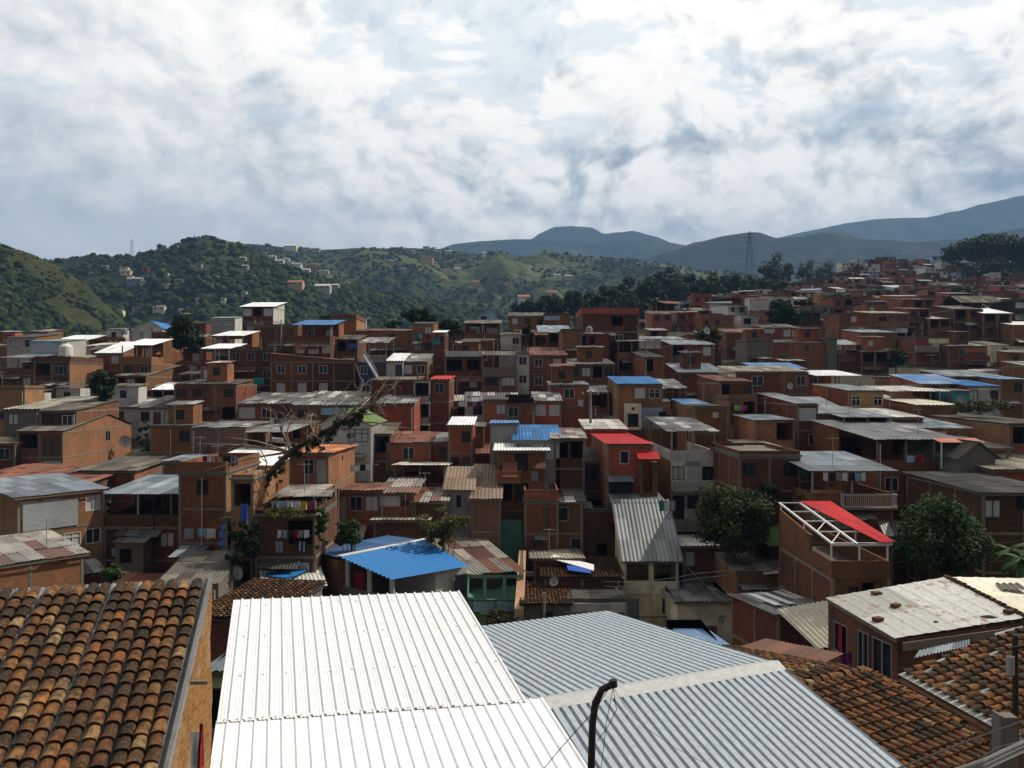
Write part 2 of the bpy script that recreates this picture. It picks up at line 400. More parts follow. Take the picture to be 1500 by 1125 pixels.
def add_window(root, fp, o, kind, inw, far, fm):
    u0, u1, z0, z1 = o; t = Vector(fp(u1, z0))-Vector(fp(u0, z0)); t.normalize()
    def Q(u, z, dd): return Vector(fp(u, z))+inw*dd
    if kind in 'oO': return
    glass = 'cur' if kind in 'gG' or (kind in 'wWlsx' and rng.random() < .22) else 'gl'
    if kind in 'dDB':
        mb = MB(); mb.face([Q(u0, z0, .1), Q(u1, z0, .1), Q(u1, z1, .1), Q(u0, z1, .1)])
        for e in ((u0+.04, u0+.04), (u1-.04, u1-.04)):
            mb.bar(Q(e[0], z0, .06), Q(e[0], z1, .06), .08)
        mb.bar(Q(u0, z1-.04, .06), Q(u1, z1-.04, .06), .08)
        if kind == 'd': mb.bar(Q(u1-.14, z0+1, .05), Q(u1-.14, z0+1.15, .05), .04)
        else: mb.bar(Q((u0+u1)/2, z0, .06), Q((u0+u1)/2, z1, .06), .07)
        mb.build('door', MATS[rng.choice(['wood', 'iron', 'wood', 'fa', 'fk']) if kind == 'd' else rng.choice(['gl', 'iron', 'wood'])], root); return
    if far:
        mb = MB(); mb.face([Q(u0, z0, .1), Q(u1, z0, .1), Q(u1, z1, .1), Q(u0, z1, .1)])
        mb.build('window', MATS[glass], root); return
    mb = MB(); w = .07
    for (a, b) in (((u0+w/2, z0), (u0+w/2, z1)), ((u1-w/2, z0), (u1-w/2, z1)), ((u0, z0+w/2), (u1, z0+w/2)), ((u0, z1-w/2), (u1, z1-w/2))):
        mb.bar(Q(a[0], a[1], .04), Q(b[0], b[1], .04), w, .06)
    nm = max(1, round((u1-u0)/.65))
    for q in range(1, nm):
        u = u0+(u1-u0)*q/nm; mb.bar(Q(u, z0, .04), Q(u, z1, .04), .05, .05)
    if kind in 'lG': mb.bar(Q(u0, z0+(z1-z0)*.66, .04), Q(u1, z0+(z1-z0)*.66, .04), .05, .05)
    f = mb.build('window', MATS[fm], root)
    mb = MB(); mb.face([Q(u0, z0, .09), Q(u1, z0, .09), Q(u1, z1, .09), Q(u0, z1, .09)]); mb.build('pane', MATS[glass], f)

def slots(spec, W, ztop, sh):
    """openings of one floor: list of (kind, (u0,u1,z0,z1))"""
    res = []
    if not spec: return res
    sl = W/len(spec); zf = ztop-sh
    for i, ch in enumerate(spec):
        if ch == '.': continue
        w, h, sill = OPN[ch]; w = min(w, sl*.82); h = min(h, sh-.25-sill if sill > .1 else sh-.35)
        c = (i+.5)*sl
        res.append((ch, (c-w/2, c+w/2, zf+sill, zf+sill+h)))
    return res

def house(x0, x1, ye, Y, dep, win='w', roof='f', yb=None, lab=None, nm=None, yaw=0, wall='b', side=None, rt='M', T=0, sw='', ov=.35, par=.5, frame=True,
          ridge=.5, base=None, fm=None, sh=SH, name='house', rail=None, tops=None, cat='house', group=GRP, rise=None, pitch=.18, floors_wall=None):
    yw = R(yaw); c, s = math.cos(yw), math.sin(yw)
    A = P(x0, 562.5, Y); kx = (x1-CX)/F
    w = (kx*A.y-A.x)/(c-kx*s)
    midY = A.y+w*s/2; midX = A.x+w*c/2
    ze = (CY-ye)/F*midY
    cor = [(A.x, A.y), (A.x+w*c, A.y+w*s), (A.x+w*c-dep*s, A.y+w*s+dep*c), (A.x-dep*s, A.y+dep*c)]
    zb = (min(Zt(*q) for q in cor)-.4) if base is None else base
    zb = min(zb, ze-2.4)
    H = ze-zb
    far = Y > 158; near = Y < 118
    root = empty(name, (A.x, A.y, zb), yw)
    h = House(); h.root = root; h.w = w; h.dep = dep; h.H = H; h.ze = ze; h.zb = zb; h.A = A; h.c = c; h.s = s; h.Y = Y
    h.px = (x0+x1)/2; h.py = ye; h.nm = nm; h.lab = lab; h.roof = roof; h.wall = wall; h.T = T
    def L(p):
        dx, dy = p[0]-A.x, p[1]-A.y
        return Vector((dx*c+dy*s, -dx*s+dy*c, p[2]-zb))
    h.L = L
    side = side or wall; fm = fm or rng.choice(['fw', 'fk', 'fa', 'fk', 'wood', 'fa'])
    spec = win.split('|') if win else []
    if rise is None:
        if yb is not None:
            Yb = Y+dep*c*(ridge if rt == 'G' else 1) if rt not in 'SLR' else midY
            rise = (CY-yb)/F*Yb-ze
            rise = max(-.3*dep, min(.55*dep, rise))
        else: rise = dep*.14
    if rt in 'LR' and yb is None: rise = w*.1
    if rt == 'F': rise = 0
    Hw = H-(sh if T else 0)
    inw = Vector((0, 1, 0))
    mb = MB()
    # front wall
    ops = []
    for k, sp in enumerate(spec):
        if T and k == 0: continue
        ops += slots(sp, w, H-k*sh, sh)
    ops = [o for o in ops if o[1][2] > .05]
    fpF = lambda u, z: (u, 0, z)
    split = None
    if w > 6.2 and wall[0] == 'b' and Y < 200:
        split = w*rng.choice([.4, .5, .6])
        for _, o in ops:
            if o[0]-.1 < split < o[1]+.1: split = o[1]+.15
    wall_face(mb, fpF, w, 0, Hw, [o[1] for o in ops], inw, split=split)
    # side walls
    sops = []
    for k, sp in enumerate(sw.split('|') if sw else []):
        sops += slots(sp, dep, Hw-k*sh, sh)
    fpL = lambda u, z: (0, dep-u, z); fpR = lambda u, z: (w, u, z)
    leftvis = A.x*c+A.y*s > 0
    if leftvis and x0 < 0: leftvis = False
    wall_face(mb, fpL, dep, 0, Hw, [o[1] for o in sops] if leftvis else [], Vector((1, 0, 0)), m=1)
    wall_face(mb, fpR, dep, 0, Hw, [] if leftvis else [o[1] for o in sops], Vector((-1, 0, 0)), m=1)
    mb.face([(w, dep, 0), (0, dep, 0), (0, dep, Hw), (w, dep, Hw)], m=1)
    nf = max(1, int(H/sh))
    for k in range(1, nf+1):
        zz = H-k*sh
        if zz > .1: mb.face([(0.02, .02, zz), (w-.02, .02, zz), (w-.02, dep-.02, zz), (.02, dep-.02, zz)], m=1)
    top = lambda u, v: H
    # gables up to roof
    if not T:
        if rt == 'M':
            for x in (0, w): mb.face([(x, 0, H), (x, dep, H), (x, dep, H+rise)], m=1)
            mb.face([(0, dep, H), (w, dep, H), (w, dep, H+rise), (0, dep, H+rise)], m=1)
        elif rt == 'G':
            for x in (0, w): mb.face([(x, 0, H), (x, dep, H), (x, dep*ridge, H+rise)], m=1)
        elif rt == 'S':
            for y in (0, dep): mb.face([(0, y, H), (w, y, H), (w*ridge, y, H+rise)], m=0)
        elif rt in 'LR':
            xh = 0 if rt == 'L' else w
            for y in (0, dep): mb.face([(0, y, H), (w, y, H), (xh, y, H+rise)], m=0)
            mb.face([(xh, 0, H), (xh, dep, H), (xh, dep, H+rise), (xh, 0, H+rise)], m=1)
    wb = mb.build('wall', [MATS[wall], MATS[side]]+([MATS[rng.choice([q for q in ('b', 'b2', 'bd', 'br') if q != wall])]] if split else []), root)
    for ch, o in ops: add_window(root, fpF, o, ch, inw, far, fm)
    for ch, o in sops:
        if leftvis: add_window(root, fpL, o, ch, Vector((1, 0, 0)), far, fm)
        else: add_window(root, fpR, o, ch, Vector((-1, 0, 0)), far, fm)
    # concrete frame
    if frame and wall[0] in 'bo' and Y < 200:
        mb = MB(); pr = .02; cw = .15+.07*rng.random()
        nsl = max(1, round(w/3.1)); us = [i*w/nsl for i in range(nsl+1)]
        blocked = lambda u: any(o[0]-.05 < u < o[1]+.05 for _, o in ops)
        for i, u in enumerate(us):
            if 0 < i < nsl and blocked(u): continue
            u0 = min(max(u-cw/2, -pr), w-cw+pr); mb.box(u0, u0+cw, -pr, .08, 0, Hw-.002)
        for k in range(0, nf+1):
            zz = Hw-k*sh
            if zz < .3: break
            bl = [o for _, o in ops if o[2] < zz-.1 and o[3] > zz-.28]
            if not bl: mb.box(-pr*1.5, w+pr*1.5, -pr*1.5, .06, zz-.19, zz-.003)
            nd = max(1, round(dep/3.3))
            for x, sg in ((0, -1), (w, 1)):
                xa, xb = (x-pr*1.3, x+.04) if sg < 0 else (x-.04, x+pr*1.3)
                mb.box(xa, xb, .1, dep, zz-.18, zz-.006)
        for x, sg in ((0, -1), (w, 1)):
            nd = max(1, round(dep/3.3))
            for q in range(1, nd+1):
                y = q*dep/nd
                xa, xb = (x-pr, x+.03) if sg < 0 else (x-.03, x+pr)
                vis = (sg < 0) == leftvis
                if vis and any(o[0]-.1 < (dep-y if leftvis else y) < o[1]+.1 for _, o in sops): continue
                mb.box(xa, xb, y-.14, y-.01, 0, Hw-.01)
        mb.build('concrete_frame', MATS['cf'], root)
    # terrace storey
    if T:
        z0 = H-sh; mb = MB(); th = .13
        side_y = dep*(.55 if T == 1 else 1)
        ph = .95
        if rail is None:
            mb.box(0, w, 0, th, z0+.002, z0+ph); mb.box(0, th, th, side_y, z0+.002, z0+ph); mb.box(w-th, w, th, side_y, z0+.002, z0+ph)
            mb.build('parapet', MATS[tops or wall], root)
        else:
            railing(root, [(0.03, .03, z0), (w-.03, .03, z0)], rail)
        if T == 1:
            mb = MB()
            fb = lambda u, z: (u, dep*.55, z)
            o2 = slots(spec[0] if spec and spec[0] else 'dw', w, H, sh)
            wall_face(mb, fb, w, z0+.003, H+rise*.5, [o[1] for o in o2], inw)
            for x in (0, w): mb.face([(x, dep*.55, z0), (x, dep, z0), (x, dep, H+(rise if rt == 'M' else 0)), (x, dep*.55, H+(rise*.55 if rt == 'M' else 0))])
            mb.build('upper_wall', MATS[wall], root)
            for ch, o in o2: add_window(root, fb, o, ch, inw, far, fm)
        npst = max(2, round(w/2.6)+1)
        for q in range(npst):
            x = .08+(w-.16)*q/(npst-1); mb = MB(); mb.box(x-.07, x+.07, .02, .16, z0+.01, H-.03); mb.build('post', MATS[rng.choice(['cf', 'wood2', 'fa'])], root)
        for x in (.08, w-.08):
            if T == 2:
                mb = MB(); mb.box(x-.07, x+.07, dep-.2, dep-.06, z0+.01, H+(rise if rt == 'M' else 0)-.05); mb.build('post', MATS['cf'], root)
    # roof
    if roof:
        mb = MB(); e = ov if Y < 72 else ov*.5
        if rt == 'F':
            mb.box(-.12, w+.12, -.15, dep+.1, H+.002, H+.16)
            mb.build('roof_slab', MATS['cs'], root)
            if Y < 150 and rng.random() < .6:
                for q in range(rng.randint(2, 4)):
                    x = rng.choice([.1, w*.33, w*.66, w-.1]); y = rng.choice([.1, dep*.5, dep-.1]); mb = MB(); hh = .5+.9*rng.random(); mb.box(x-.1, x+.1, y-.08, y+.12, H+.162, H+.16+hh)
                    for e in (-.06, .06): mb.bar((x+e, y, H+.16+hh), (x+e*1.6, y, H+.16+hh+.5), .03)
                    mb.build('column_stub', MATS['cf'], root)
            if par:
                mb = MB(); p = par; t = .13
                mb.box(0, w, 0, t, H+.161, H+.16+p); mb.box(0, t, t, dep, H+.161, H+.16+p); mb.box(w-t, w, t, dep, H+.161, H+.16+p); mb.box(t, w-t, dep-t, dep, H+.161, H+.16+p)
                mb.build('parapet', MATS[tops or wall], root)
        else:
            kw = dict(near=near, pitch=(pitch if pitch != .18 else .24) if Y < 60 else .3 if Y < 85 else .4, amp=.04 if Y < 60 else .055 if Y < 85 else .07, jit=2.3 if roof in ('zp', 'zr', 'r', 'td') else 1 if roof not in ('R', 'B', 'W', 'gz', 'G', 'Bl') else .25)
            if roof in ('t', 'td'):
                if rt == 'M':
                    V = Vector((0, dep, rise)); tiles(mb, (-e, -e, H+.02-e*rise/dep), (1, 0, 0), V, w+2*e, V.length+e, pu=.26, pv=.34, rad=.12)
                elif rt == 'G':
                    V = Vector((0, dep*ridge, rise)); tiles(mb, (-e, -e, H+.02-e*rise/dep/ridge), (1, 0, 0), V, w+2*e, V.length+e, pu=.26, pv=.34, rad=.12)
                    V = Vector((0, -dep*(1-ridge), rise)); tiles(mb, (-e, dep, H+.02), (1, 0, 0), V, w+2*e, V.length, pu=.26, pv=.34, rad=.12)
                kw['near'] = False
                b2 = MB()
                yr = dep if rt == 'M' else dep*ridge
                b2.face([(-e, -e, H-.03-e*rise/yr), (w+e, -e, H-.03-e*rise/yr), (w+e, yr, H-.03+rise), (-e, yr, H-.03+rise)])
                if rt == 'G': b2.face([(-e, yr, H-.03+rise), (w+e, yr, H-.03+rise), (w+e, dep, H-.03), (-e, dep, H-.03)])
                b2.build('roof_deck', MATS['interior'], root)
            elif rt == 'M':
                g = rise/dep
                sheets(mb, (-e, -e, H-e*g), (w+e, -e, H-e*g), (w+e, dep+.2, H+rise+.2*g), (-e, dep+.2, H+rise+.2*g), **kw)
            elif rt == 'G':
                g = rise/(dep*ridge); g2 = rise/(dep*(1-ridge)) if ridge < 1 else 0
                sheets(mb, (-e, -e, H-e*g), (w+e, -e, H-e*g), (w+e, dep*ridge, H+rise), (-e, dep*ridge, H+rise), **kw)
                sheets(mb, (w+e, dep+e, H-e*g2), (-e, dep+e, H-e*g2), (-e, dep*ridge, H+rise), (w+e, dep*ridge, H+rise), **kw)
                mb.bar((-e, dep*ridge, H+rise+.05), (w+e, dep*ridge, H+rise+.05), .3, .05)
            elif rt == 'S':
                wr = w*ridge; g = rise/max(wr, .1); g2 = rise/max(w-wr, .1)
                sheets(mb, (-e, dep+e, H-e*g), (-e, -e, H-e*g), (wr, -e, H+rise), (wr, dep+e, H+rise), **kw)
                sheets(mb, (w+e, -e, H-e*g2), (w+e, dep+e, H-e*g2), (wr, dep+e, H+rise), (wr, -e, H+rise), **kw)
                mb.bar((wr, -e, H+rise+.05), (wr, dep+e, H+rise+.05), .3, .05)
            elif rt in 'LR':
                g = rise/w
                zl, zr = (rise, 0) if rt == 'L' else (0, rise)
                gl = g if rt == 'L' else -g
                a_, b_ = (-e, H+zl+e*gl), (w+e, H+zr-e*gl)
                if rt == 'L': sheets(mb, (b_[0], -e, b_[1]), (b_[0], dep+e, b_[1]), (a_[0], dep+e, a_[1]), (a_[0], -e, a_[1]), **kw)
                else: sheets(mb, (a_[0], dep+e, a_[1]), (a_[0], -e, a_[1]), (b_[0], -e, b_[1]), (b_[0], dep+e, b_[1]), **kw)
            mb.build('roof', MATS[roof], root)
            if not T and near and rt == 'M' and roof not in ('t', 'td'):
                mb = MB(); mb.box(-e+.05, w+e-.05, -e+.02, -e+.08, H-e*rise/dep-.12, H-e*rise/dep-.02); mb.build('fascia', MATS['wood2'], root)
    h.rise = rise
    FOOT.append((midX-dep*s/2, midY+dep*c/2, math.hypot(w, dep)/2, w, dep, yw))
    if lab: tag(root, lab, cat, group)
    HOUSES.append(h)
    return h

def railing(root, pts, mat, hgt=.95, step=.14, name='railing'):
    mb = MB()
    for i in range(len(pts)-1):
        a = Vector(pts[i]); b = Vector(pts[i+1]); n = max(1, int((b-a).length/step))
        mb.bar(a+Vector((0, 0, hgt)), b+Vector((0, 0, hgt)), .05); mb.bar(a+Vector((0, 0, .1)), b+Vector((0, 0, .1)), .04)
        for k in range(n+1):
            p = a.lerp(b, k/n); mb.bar(p+Vector((0, 0, .1)), p+Vector((0, 0, hgt)), .025)
    return mb.build(name, MATS[mat], root)

def balcony(h, u0, u1, floor, d=.9, mat='cf', rail='iron', solid=None, z=None):
    z = h.H-(floor+1)*SH if z is None else z
    mb = MB(); mb.box(u0, u1, -d, -.001, z-.15, z); b = mb.build('balcony', MATS[mat], h.root)
    if solid:
        mb = MB(); t = .1
        mb.box(u0, u1, -d, -d+t, z+.001, z+.9); mb.box(u0, u0+t, -d+t, -.002, z+.001, z+.9); mb.box(u1-t, u1, -d+t, -.002, z+.001, z+.9)
        mb.build('balustrade', MATS[solid], b)
    else: railing(b, [(u0+.03, -.03, z), (u0+.03, -d+.03, z), (u1-.03, -d+.03, z), (u1-.03, -.03, z)], rail)

def awning(h, u0, u1, z, d, drop, mat, name='awning', v=0, near=True, posts=0):
    mb = MB(); sheets(mb, (u0, v-d, z-drop), (u1, v-d, z-drop), (u1, v-.01, z), (u0, v-.01, z), near=near, jit=.4)
    a = mb.build(name, MATS[mat], h.root)
    for q in range(posts):
        x = u0+.1+(u1-u0-.2)*q/max(1, posts-1); m2 = MB(); m2.box(x-.04, x+.04, v-d+.05, v-d+.13, z-drop-posts_h[0], z-drop); m2.build('post', MATS['steelw'], a)
posts_h = [2.2]

def cloth(pos, t, w, hgt, mat, lab, cat='laundry', group='laundry hung out to dry'):
    """one garment hanging from pos (top left corner) along direction t"""
    mb = MB(); t = Vector(t).normalized(); nn = Vector((-t.y, t.x, 0)); n = 6; pos = Vector((0, 0, 0))
    ph = rng.random()*6
    ra = []; rb = []; rc = []
    for k in range(n+1):
        u = k/n*w; wv = .05*math.sin(ph+k*2.1)
        ra.append(t*u); rb.append(t*(u*.96+.02*w)+nn*wv-Vector((0, 0, hgt*.5))); rc.append(t*u+nn*wv*1.6-Vector((0, 0, hgt*(1-.06*math.sin(ph+k)))))
    for k in range(n):
        mb.face([rb[k], rb[k+1], ra[k+1], ra[k]]); mb.face([rc[k], rc[k+1], rb[k+1], rb[k]])
    return mb, lab, cat, group, mat
def hang(px, py, Y, w, hgt, mat, lab, t=(1, 0, 0), cat='laundry', group='laundry hung out to dry', name='hanging_cloth'):
    mb, *_ = cloth((0, 0, 0), t, w, hgt, mat, lab)
    o = mb.build(name, MATS[mat], None, loc=P(px, py, Y)); tag(o, lab, cat, group); return o

def bld(name, mb, mat, h, lab=None):
    """world-space mesh builder parented to house h (converted to its frame)"""
    mb.v = [h.L(v) for v in mb.v]
    o = mb.build(name, MATS[mat], h.root)
    if lab: o['label'] = lab
    return o

def enrich(h, seed):
    """lean-tos, annexes, pipes, painted panels and antennas that break up a facade"""
    q = random.Random(seed); Y = h.Y; w = h.w; root = h.root; H_ = h.H
    if w < 2.5: return
    nearq = Y < 118
    fl = [k for k in range(1, int(H_/SH)+1) if H_-k*SH > .4]
    vis = [k for k in fl if k <= 3]
    if vis and q.random() < .7:
        k = q.choice(vis); u0 = q.random()*w*.4; u1 = min(w, u0+w*(.35+.4*q.random())); z = H_-(k-1)*SH-(.35 if k > 1 else 2.75) if k == 1 else H_-(k-1)*SH-.3
        if k == 1: z = H_-SH-.25
        dd = .9+.9*q.random(); mb = MB(); dr = dd*(.15+.3*q.random())
        sheets(mb, (u0, -dd, z-dr), (u1, -dd, z-dr), (u1, -.01, z), (u0, -.01, z), near=nearq, jit=1.8, pitch=.25, amp=.04)
        mb.build('awning', MATS[q.choice(['zp', 'r', 'zr', 'f', 'fd', 'z'])], root)
    if vis and q.random() < .5 and Y < 140:
        k = q.choice([2, 2, 3, 3]); zt = H_-(k-1)*SH-.5-.5*q.random()
        if zt > 1.5:
            u0 = q.random()*w*.5; u1 = min(w+.4, u0+1.8+1.8*q.random()); d_ = 1.2+1.5*q.random(); wm = q.choice(['b', 'bd', 'br', 'b2', 'c'])
            mb = MB(); uw = (u0+u1)/2
            f2 = lambda u, z: (u0+u, -d_, z)
            ops = [(.35, min(1.3, u1-u0-.3), zt-1.6, zt-.5)]
            wall_face(mb, f2, u1-u0, 0, zt, ops, Vector((0, 1, 0)))
            mb.face([(u0, -.01, 0), (u0, -d_, 0), (u0, -d_, zt), (u0, -.01, zt+.3)]); mb.face([(u1, -d_, 0), (u1, -.01, 0), (u1, -.01, zt+.3), (u1, -d_, zt)])
            a_ = mb.build('annex', MATS[wm], root)
            mb = MB(); sheets(mb, (u0-.2, -d_-.3, zt-.02), (u1+.2, -d_-.3, zt-.02), (u1+.2, -.02, zt+.32), (u0-.2, -.02, zt+.32), near=nearq, jit=1.8, pitch=.25, amp=.04); mb.build('annex_roof', MATS[q.choice(['zp', 'r', 'zr', 'f', 'fd', 'zb'])], a_)
    if q.random() < .45 and Y < 125:
        x = q.choice([.22, w-.22, w*.5]); mb = MB(); mb.tube([(x, -.09, .2), (x, -.09, H_-.3)], .05, 5); mb.build('drainpipe', MATS[q.choice(['wp', 'gy', 'iron'])], root)
    if vis and q.random() < .2:
        k = q.choice(vis); u0 = 0 if q.random() < .5 else w*.4; u1 = u0+w*.6; mb = MB(); z1 = H_-(k-1)*SH-.24; 
        mb.box(u0+.02, u1-.02, -.028, -.026, z1-.85 if True else 0, z1-2.2 if False else z1-.02); mb.build('painted_band', MATS[q.choice(['wp', 'lb', 'pe', 'gl', 'y', 'or_', 'c', 'wp'])], root)
    if Y > 66 and w > 4 and h.dep > 5 and h.roof in ('f', 'fd', 'zp', 'z', 'r', 'c', 'w', 'zb') and h.py > 492 and not h.T and q.random() < (.2 if h.nm else .42):
        x0 = q.random()*(w-3); ww = 2.2+1.6*q.random(); y0 = h.dep*.35; dd = 2.4; zb_ = H_-.2; zt = H_+max(0, h.rise)*.5+1.9+.5*q.random(); wm = q.choice(['b', 'b2', 'br', 'bd', 'b', 'b2', 'wp'])
        mb = MB(); f3 = lambda u, z: (x0+u, y0, z); o3 = (ww*.3, ww*.3+.9, zt-1.5, zt-.5)
        wall_face(mb, f3, ww, zb_, zt, [o3], Vector((0, 1, 0)))
        mb.face([(x0, y0+dd, zb_), (x0, y0, zb_), (x0, y0, zt), (x0, y0+dd, zt)]); mb.face([(x0+ww, y0, zb_), (x0+ww, y0+dd, zb_), (x0+ww, y0+dd, zt), (x0+ww, y0, zt)]); mb.face([(x0+ww, y0+dd, zb_), (x0, y0+dd, zb_), (x0, y0+dd, zt), (x0+ww, y0+dd, zt)])
        r_ = mb.build('rooftop_room', MATS[wm], root)
        mb = MB(); mb.face([f3(o3[0], o3[2]), f3(o3[1], o3[2]), f3(o3[1], o3[3]), f3(o3[0], o3[3])]); mb.v = [v+Vector((0, .12, 0)) for v in mb.v]; mb.build('window', MATS[q.choice(['gl', 'gl', 'cur'])], r_)
        mb = MB(); t_ = (q.random()-.5)*.6; sheets(mb, (x0-.25, y0-.3, zt+.02), (x0+ww+.25, y0-.3, zt+.02+t_*.3), (x0+ww+.25, y0+dd+.2, zt+.35+t_*.3), (x0-.25, y0+dd+.2, zt+.35), near=nearq, jit=2, pitch=.3, amp=.05); mb.build('roof', MATS[q.choice(['zp', 'r', 'zr', 'f', 'fd', 'z'])], r_)
    if q.random() < .3 and Y < 125:
        x = w*(.2+.6*q.random()); zz = H_+.1+max(0, h.rise)*.5; mb = MB(); mb.tube([(x, 1.5, zz-.3), (x, 1.5, zz+2.0)], .025, 4); mb.bar((x-.5, 1.5, zz+1.9), (x+.5, 1.5, zz+1.9), .03)
        for e in (-.4, -.15, .1, .35): mb.bar((x+e, 1.2, zz+1.9), (x+e, 1.8, zz+1.9), .02)
        mb.build('antenna', MATS['gy'], root)
    if vis and q.random() < .38:
        k = q.choice(vis); z = H_-k*SH
        if z > 1 and k > (1 if q.random() < .5 else 0):
            u0 = 0 if q.random() < .5 else w*.35; u1 = u0+w*.65; balcony(h, u0, u1, k-1, .8, 'cf', q.choice(['iron', 'fw', 'fa']), solid=q.choice([None, None, 'b', 'br', 'wp', 'b2']))
# ------------------------------------------------------------- the houses, left side
H = house
# --- left, far to near
H(10, 52, 494, 138, 8, 'ww|..', 'fd', 489, 'pale pink plastered house with dark low roof at the far left edge of town', wall='pk', side='o', sw='.')
H(43, 92, 500, 128, 7, 'GGG|...', 'zb', 497, 'house with long light blue glazed gallery under white sheet roofs', wall='lb', side='w', nm='blue glazed gallery house')
H(72, 120, 500, 146, 9, '...|ww', 'W', 491, 'brick house with wide white sheet roof behind the blue glazed gallery', side='o')
H(0, 52, 524, 120, 8, 'oo|.w', 'z', 518, 'brick house with low grey sheet roof over a dark open porch at far left', T=2)
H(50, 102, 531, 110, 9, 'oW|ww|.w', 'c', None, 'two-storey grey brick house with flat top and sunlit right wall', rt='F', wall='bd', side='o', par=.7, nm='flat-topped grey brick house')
H(100, 122, 525, 118, 6, '.|w', 'fl', 520, 'narrow sunlit brick house with pale roof edge', side='o', wall='b2')
H(140, 178, 517, 122, 8, '.w|..', 'W', 501, 'brick house with a pair of bright white sheet roofs', nm='pair of white sheet roofs')
H(178, 222, 506, 116, 7, 'O|dw', 'W', 497, 'small house with white canopy over brick roof terrace below the white gabled house', T=1, side='o', nm='white canopy terrace house')
H(192, 238, 481, 150, 7, 'lll|..', 'B', 466, 'white house with blue gable roof and three dark windows', wall='w', rt='S', ridge=.6, nm='white house with blue gable', fm='fw', rise=1.5)
H(222, 249, 490, 134, 7, '.|w', 'c', None, 'plain red brick block beside the white gabled house', rt='F', wall='br', par=.3)
H(308, 344, 466, 152, 6, 'GG|..', 'zb', 464, 'small white glazed rooftop room with ragged edges', wall='w', frame=False)
H(355, 400, 449, 140, 7, 'GoG|g.|ww|..', 'W', 443, 'tall brick tower house with white flat roof and sunlit white side wall', side='wp', ov=.9, fm='fw', nm='white-topped tower house', wall='b')
H(311, 356, 492, 124, 8, 'O|ww', 'W', 485, 'house with tilted white roof above an open top storey and sunlit brick end', T=1, side='o')
H(294, 336, 511, 114, 7, 'OO|gg|..', 'W', 504, 'house with white porch roof over a dark gallery and two curtained windows', T=2, fm='fw')
H(334, 402, 512, 116, 8, 'www|..w', 'c', None, 'brick house with three dark openings and planks on its flat roof', rt='F', par=.25, nm='brick house with planks on the roof')
H(372, 436, 478, 134, 7, '...|...', 'c', None, 'blank brick wall house between the tower house and the blue terrace', rt='F', par=.2)
H(431, 487, 476, 118, 8, 'ww|gGg|wWw|ww', 'B', 469, 'four-storey brick house with bright blue sheet roof over its top terrace', T=1, side='br', fm='fw', ov=.7, nm='blue-roofed terrace tower')
H(488, 522, 467, 136, 8, '..|w.|..', 'c', None, 'orange brick block rising behind the blue-roofed terrace', rt='F', wall='br', side='o', par=.6)
H(520, 606, 485, 132, 7, '..w.|...', 'r', 482, 'long low brick wall house with thin reddish roof')
H(604, 635, 474, 126, 7, '.w|ww|w.|..', 'f', 472, 'narrow brick tower house with small square windows beside dark trees', wall='b2', side='br', nm='narrow brick tower')
H(492, 524, 497, 120, 7, 'Oo|w.|..', 'fd', 491, 'brick house with dark blue cloth in its open upper storey')
hb = H(526, 566, 503, 108, 7, 'lll|w.d|w.', 'zp', 495, 'deep blue painted house with railed upper gallery and outside stair', wall='u', side='b2', T=2, rail='fw', nm='deep blue house', sw='.s')
H(566, 590, 529, 108, 7, '.d|..', 'W', 518, 'white walled lean-to with pale sheet roof beside the deep blue house', wall='w')
H(588, 626, 530, 109, 7, 'ww|..', 'zp', 519, 'brown house with patchy sheet roof right of the deep blue house', wall='b2', side='o')
H(634, 652, 487, 120, 6, '.w|..', 'W', 484, 'small house with curved white sheet roof and green tarpaulin', side='bd')
hl = H(396, 520, 530, 110, 9, 'www.|ggg.|....', 'r', None, 'long two-storey brick house with three windows in each row and sloping roof line', rt='L', rise=1.6, fm='fw', nm='long six-windowed brick house', ov=.15)
H(255, 346, 563, 99, 8, 'll.l|ww.o|..', 'fd', 556, 'dark roofed brick house with yellowish barred windows on two floors', fm='wood', nm='house with yellowish barred windows')
H(348, 432, 592, 94, 9, 'Gw.|...', 'zp', 576, 'low brick house under a large patchy grey sheet roof', fm='fw', nm='large patchy grey roof')
H(430, 530, 594, 92, 10, 'w.w.|....', 'zp', 574, 'low house under patchy sheets and scrap behind the bare mossy tree')
H(168, 214, 551, 113, 12, 'oGo|ww|..', 'f', 535, 'brick house with mossy fibre roof and partly plastered sunlit gable', side='o', nm='house with partly plastered gable')
H(222, 258, 571, 108, 5, 'oo|..', 'W', 561, 'lean-to with bright bluish white sheet roof beside the plastered gable', wall='bd')
H(146, 206, 597, 100, 8, '.d.|...', 'zp', 582, 'white walled low house under dark patched sheets', wall='wp', side='bd')
H(204, 256, 598, 99, 8, 'wdg|...', 'fd', 580, 'white boarded low house with dark tattered roof', wall='wp', side='bd')
H(6, 58, 600, 85, 9, 'w.|..', 'fl', 585, 'low house with pale yellowish fibre roof on the left', wall='c')
H(58, 112, 602, 84, 9, '.w|..', 'f', 586, 'low house with grey fibre roof and sunlit broken end wall', wall='bd', side='o')
H(-20, 36, 569, 95, 4, '..|..', 'c', None, 'sunlit orange brick yard wall with pale sheet panel above', rt='F', wall='o', par=.2, frame=True)
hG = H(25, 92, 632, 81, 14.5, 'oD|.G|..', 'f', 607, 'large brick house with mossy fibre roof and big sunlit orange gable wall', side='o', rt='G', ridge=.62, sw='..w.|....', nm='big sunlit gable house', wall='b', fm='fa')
H(-40, 22, 650, 80, 8, '.w|w.', 'f', 632, 'dark brick house with low grey roof cut by the left frame edge', wall='bd')
H(113, 197, 690, 70, 12, '...|...', 'f', 663, 'low house with broad grey fibre roof, white skylight and orange side wall', side='o', nm='broad grey fibre roof')
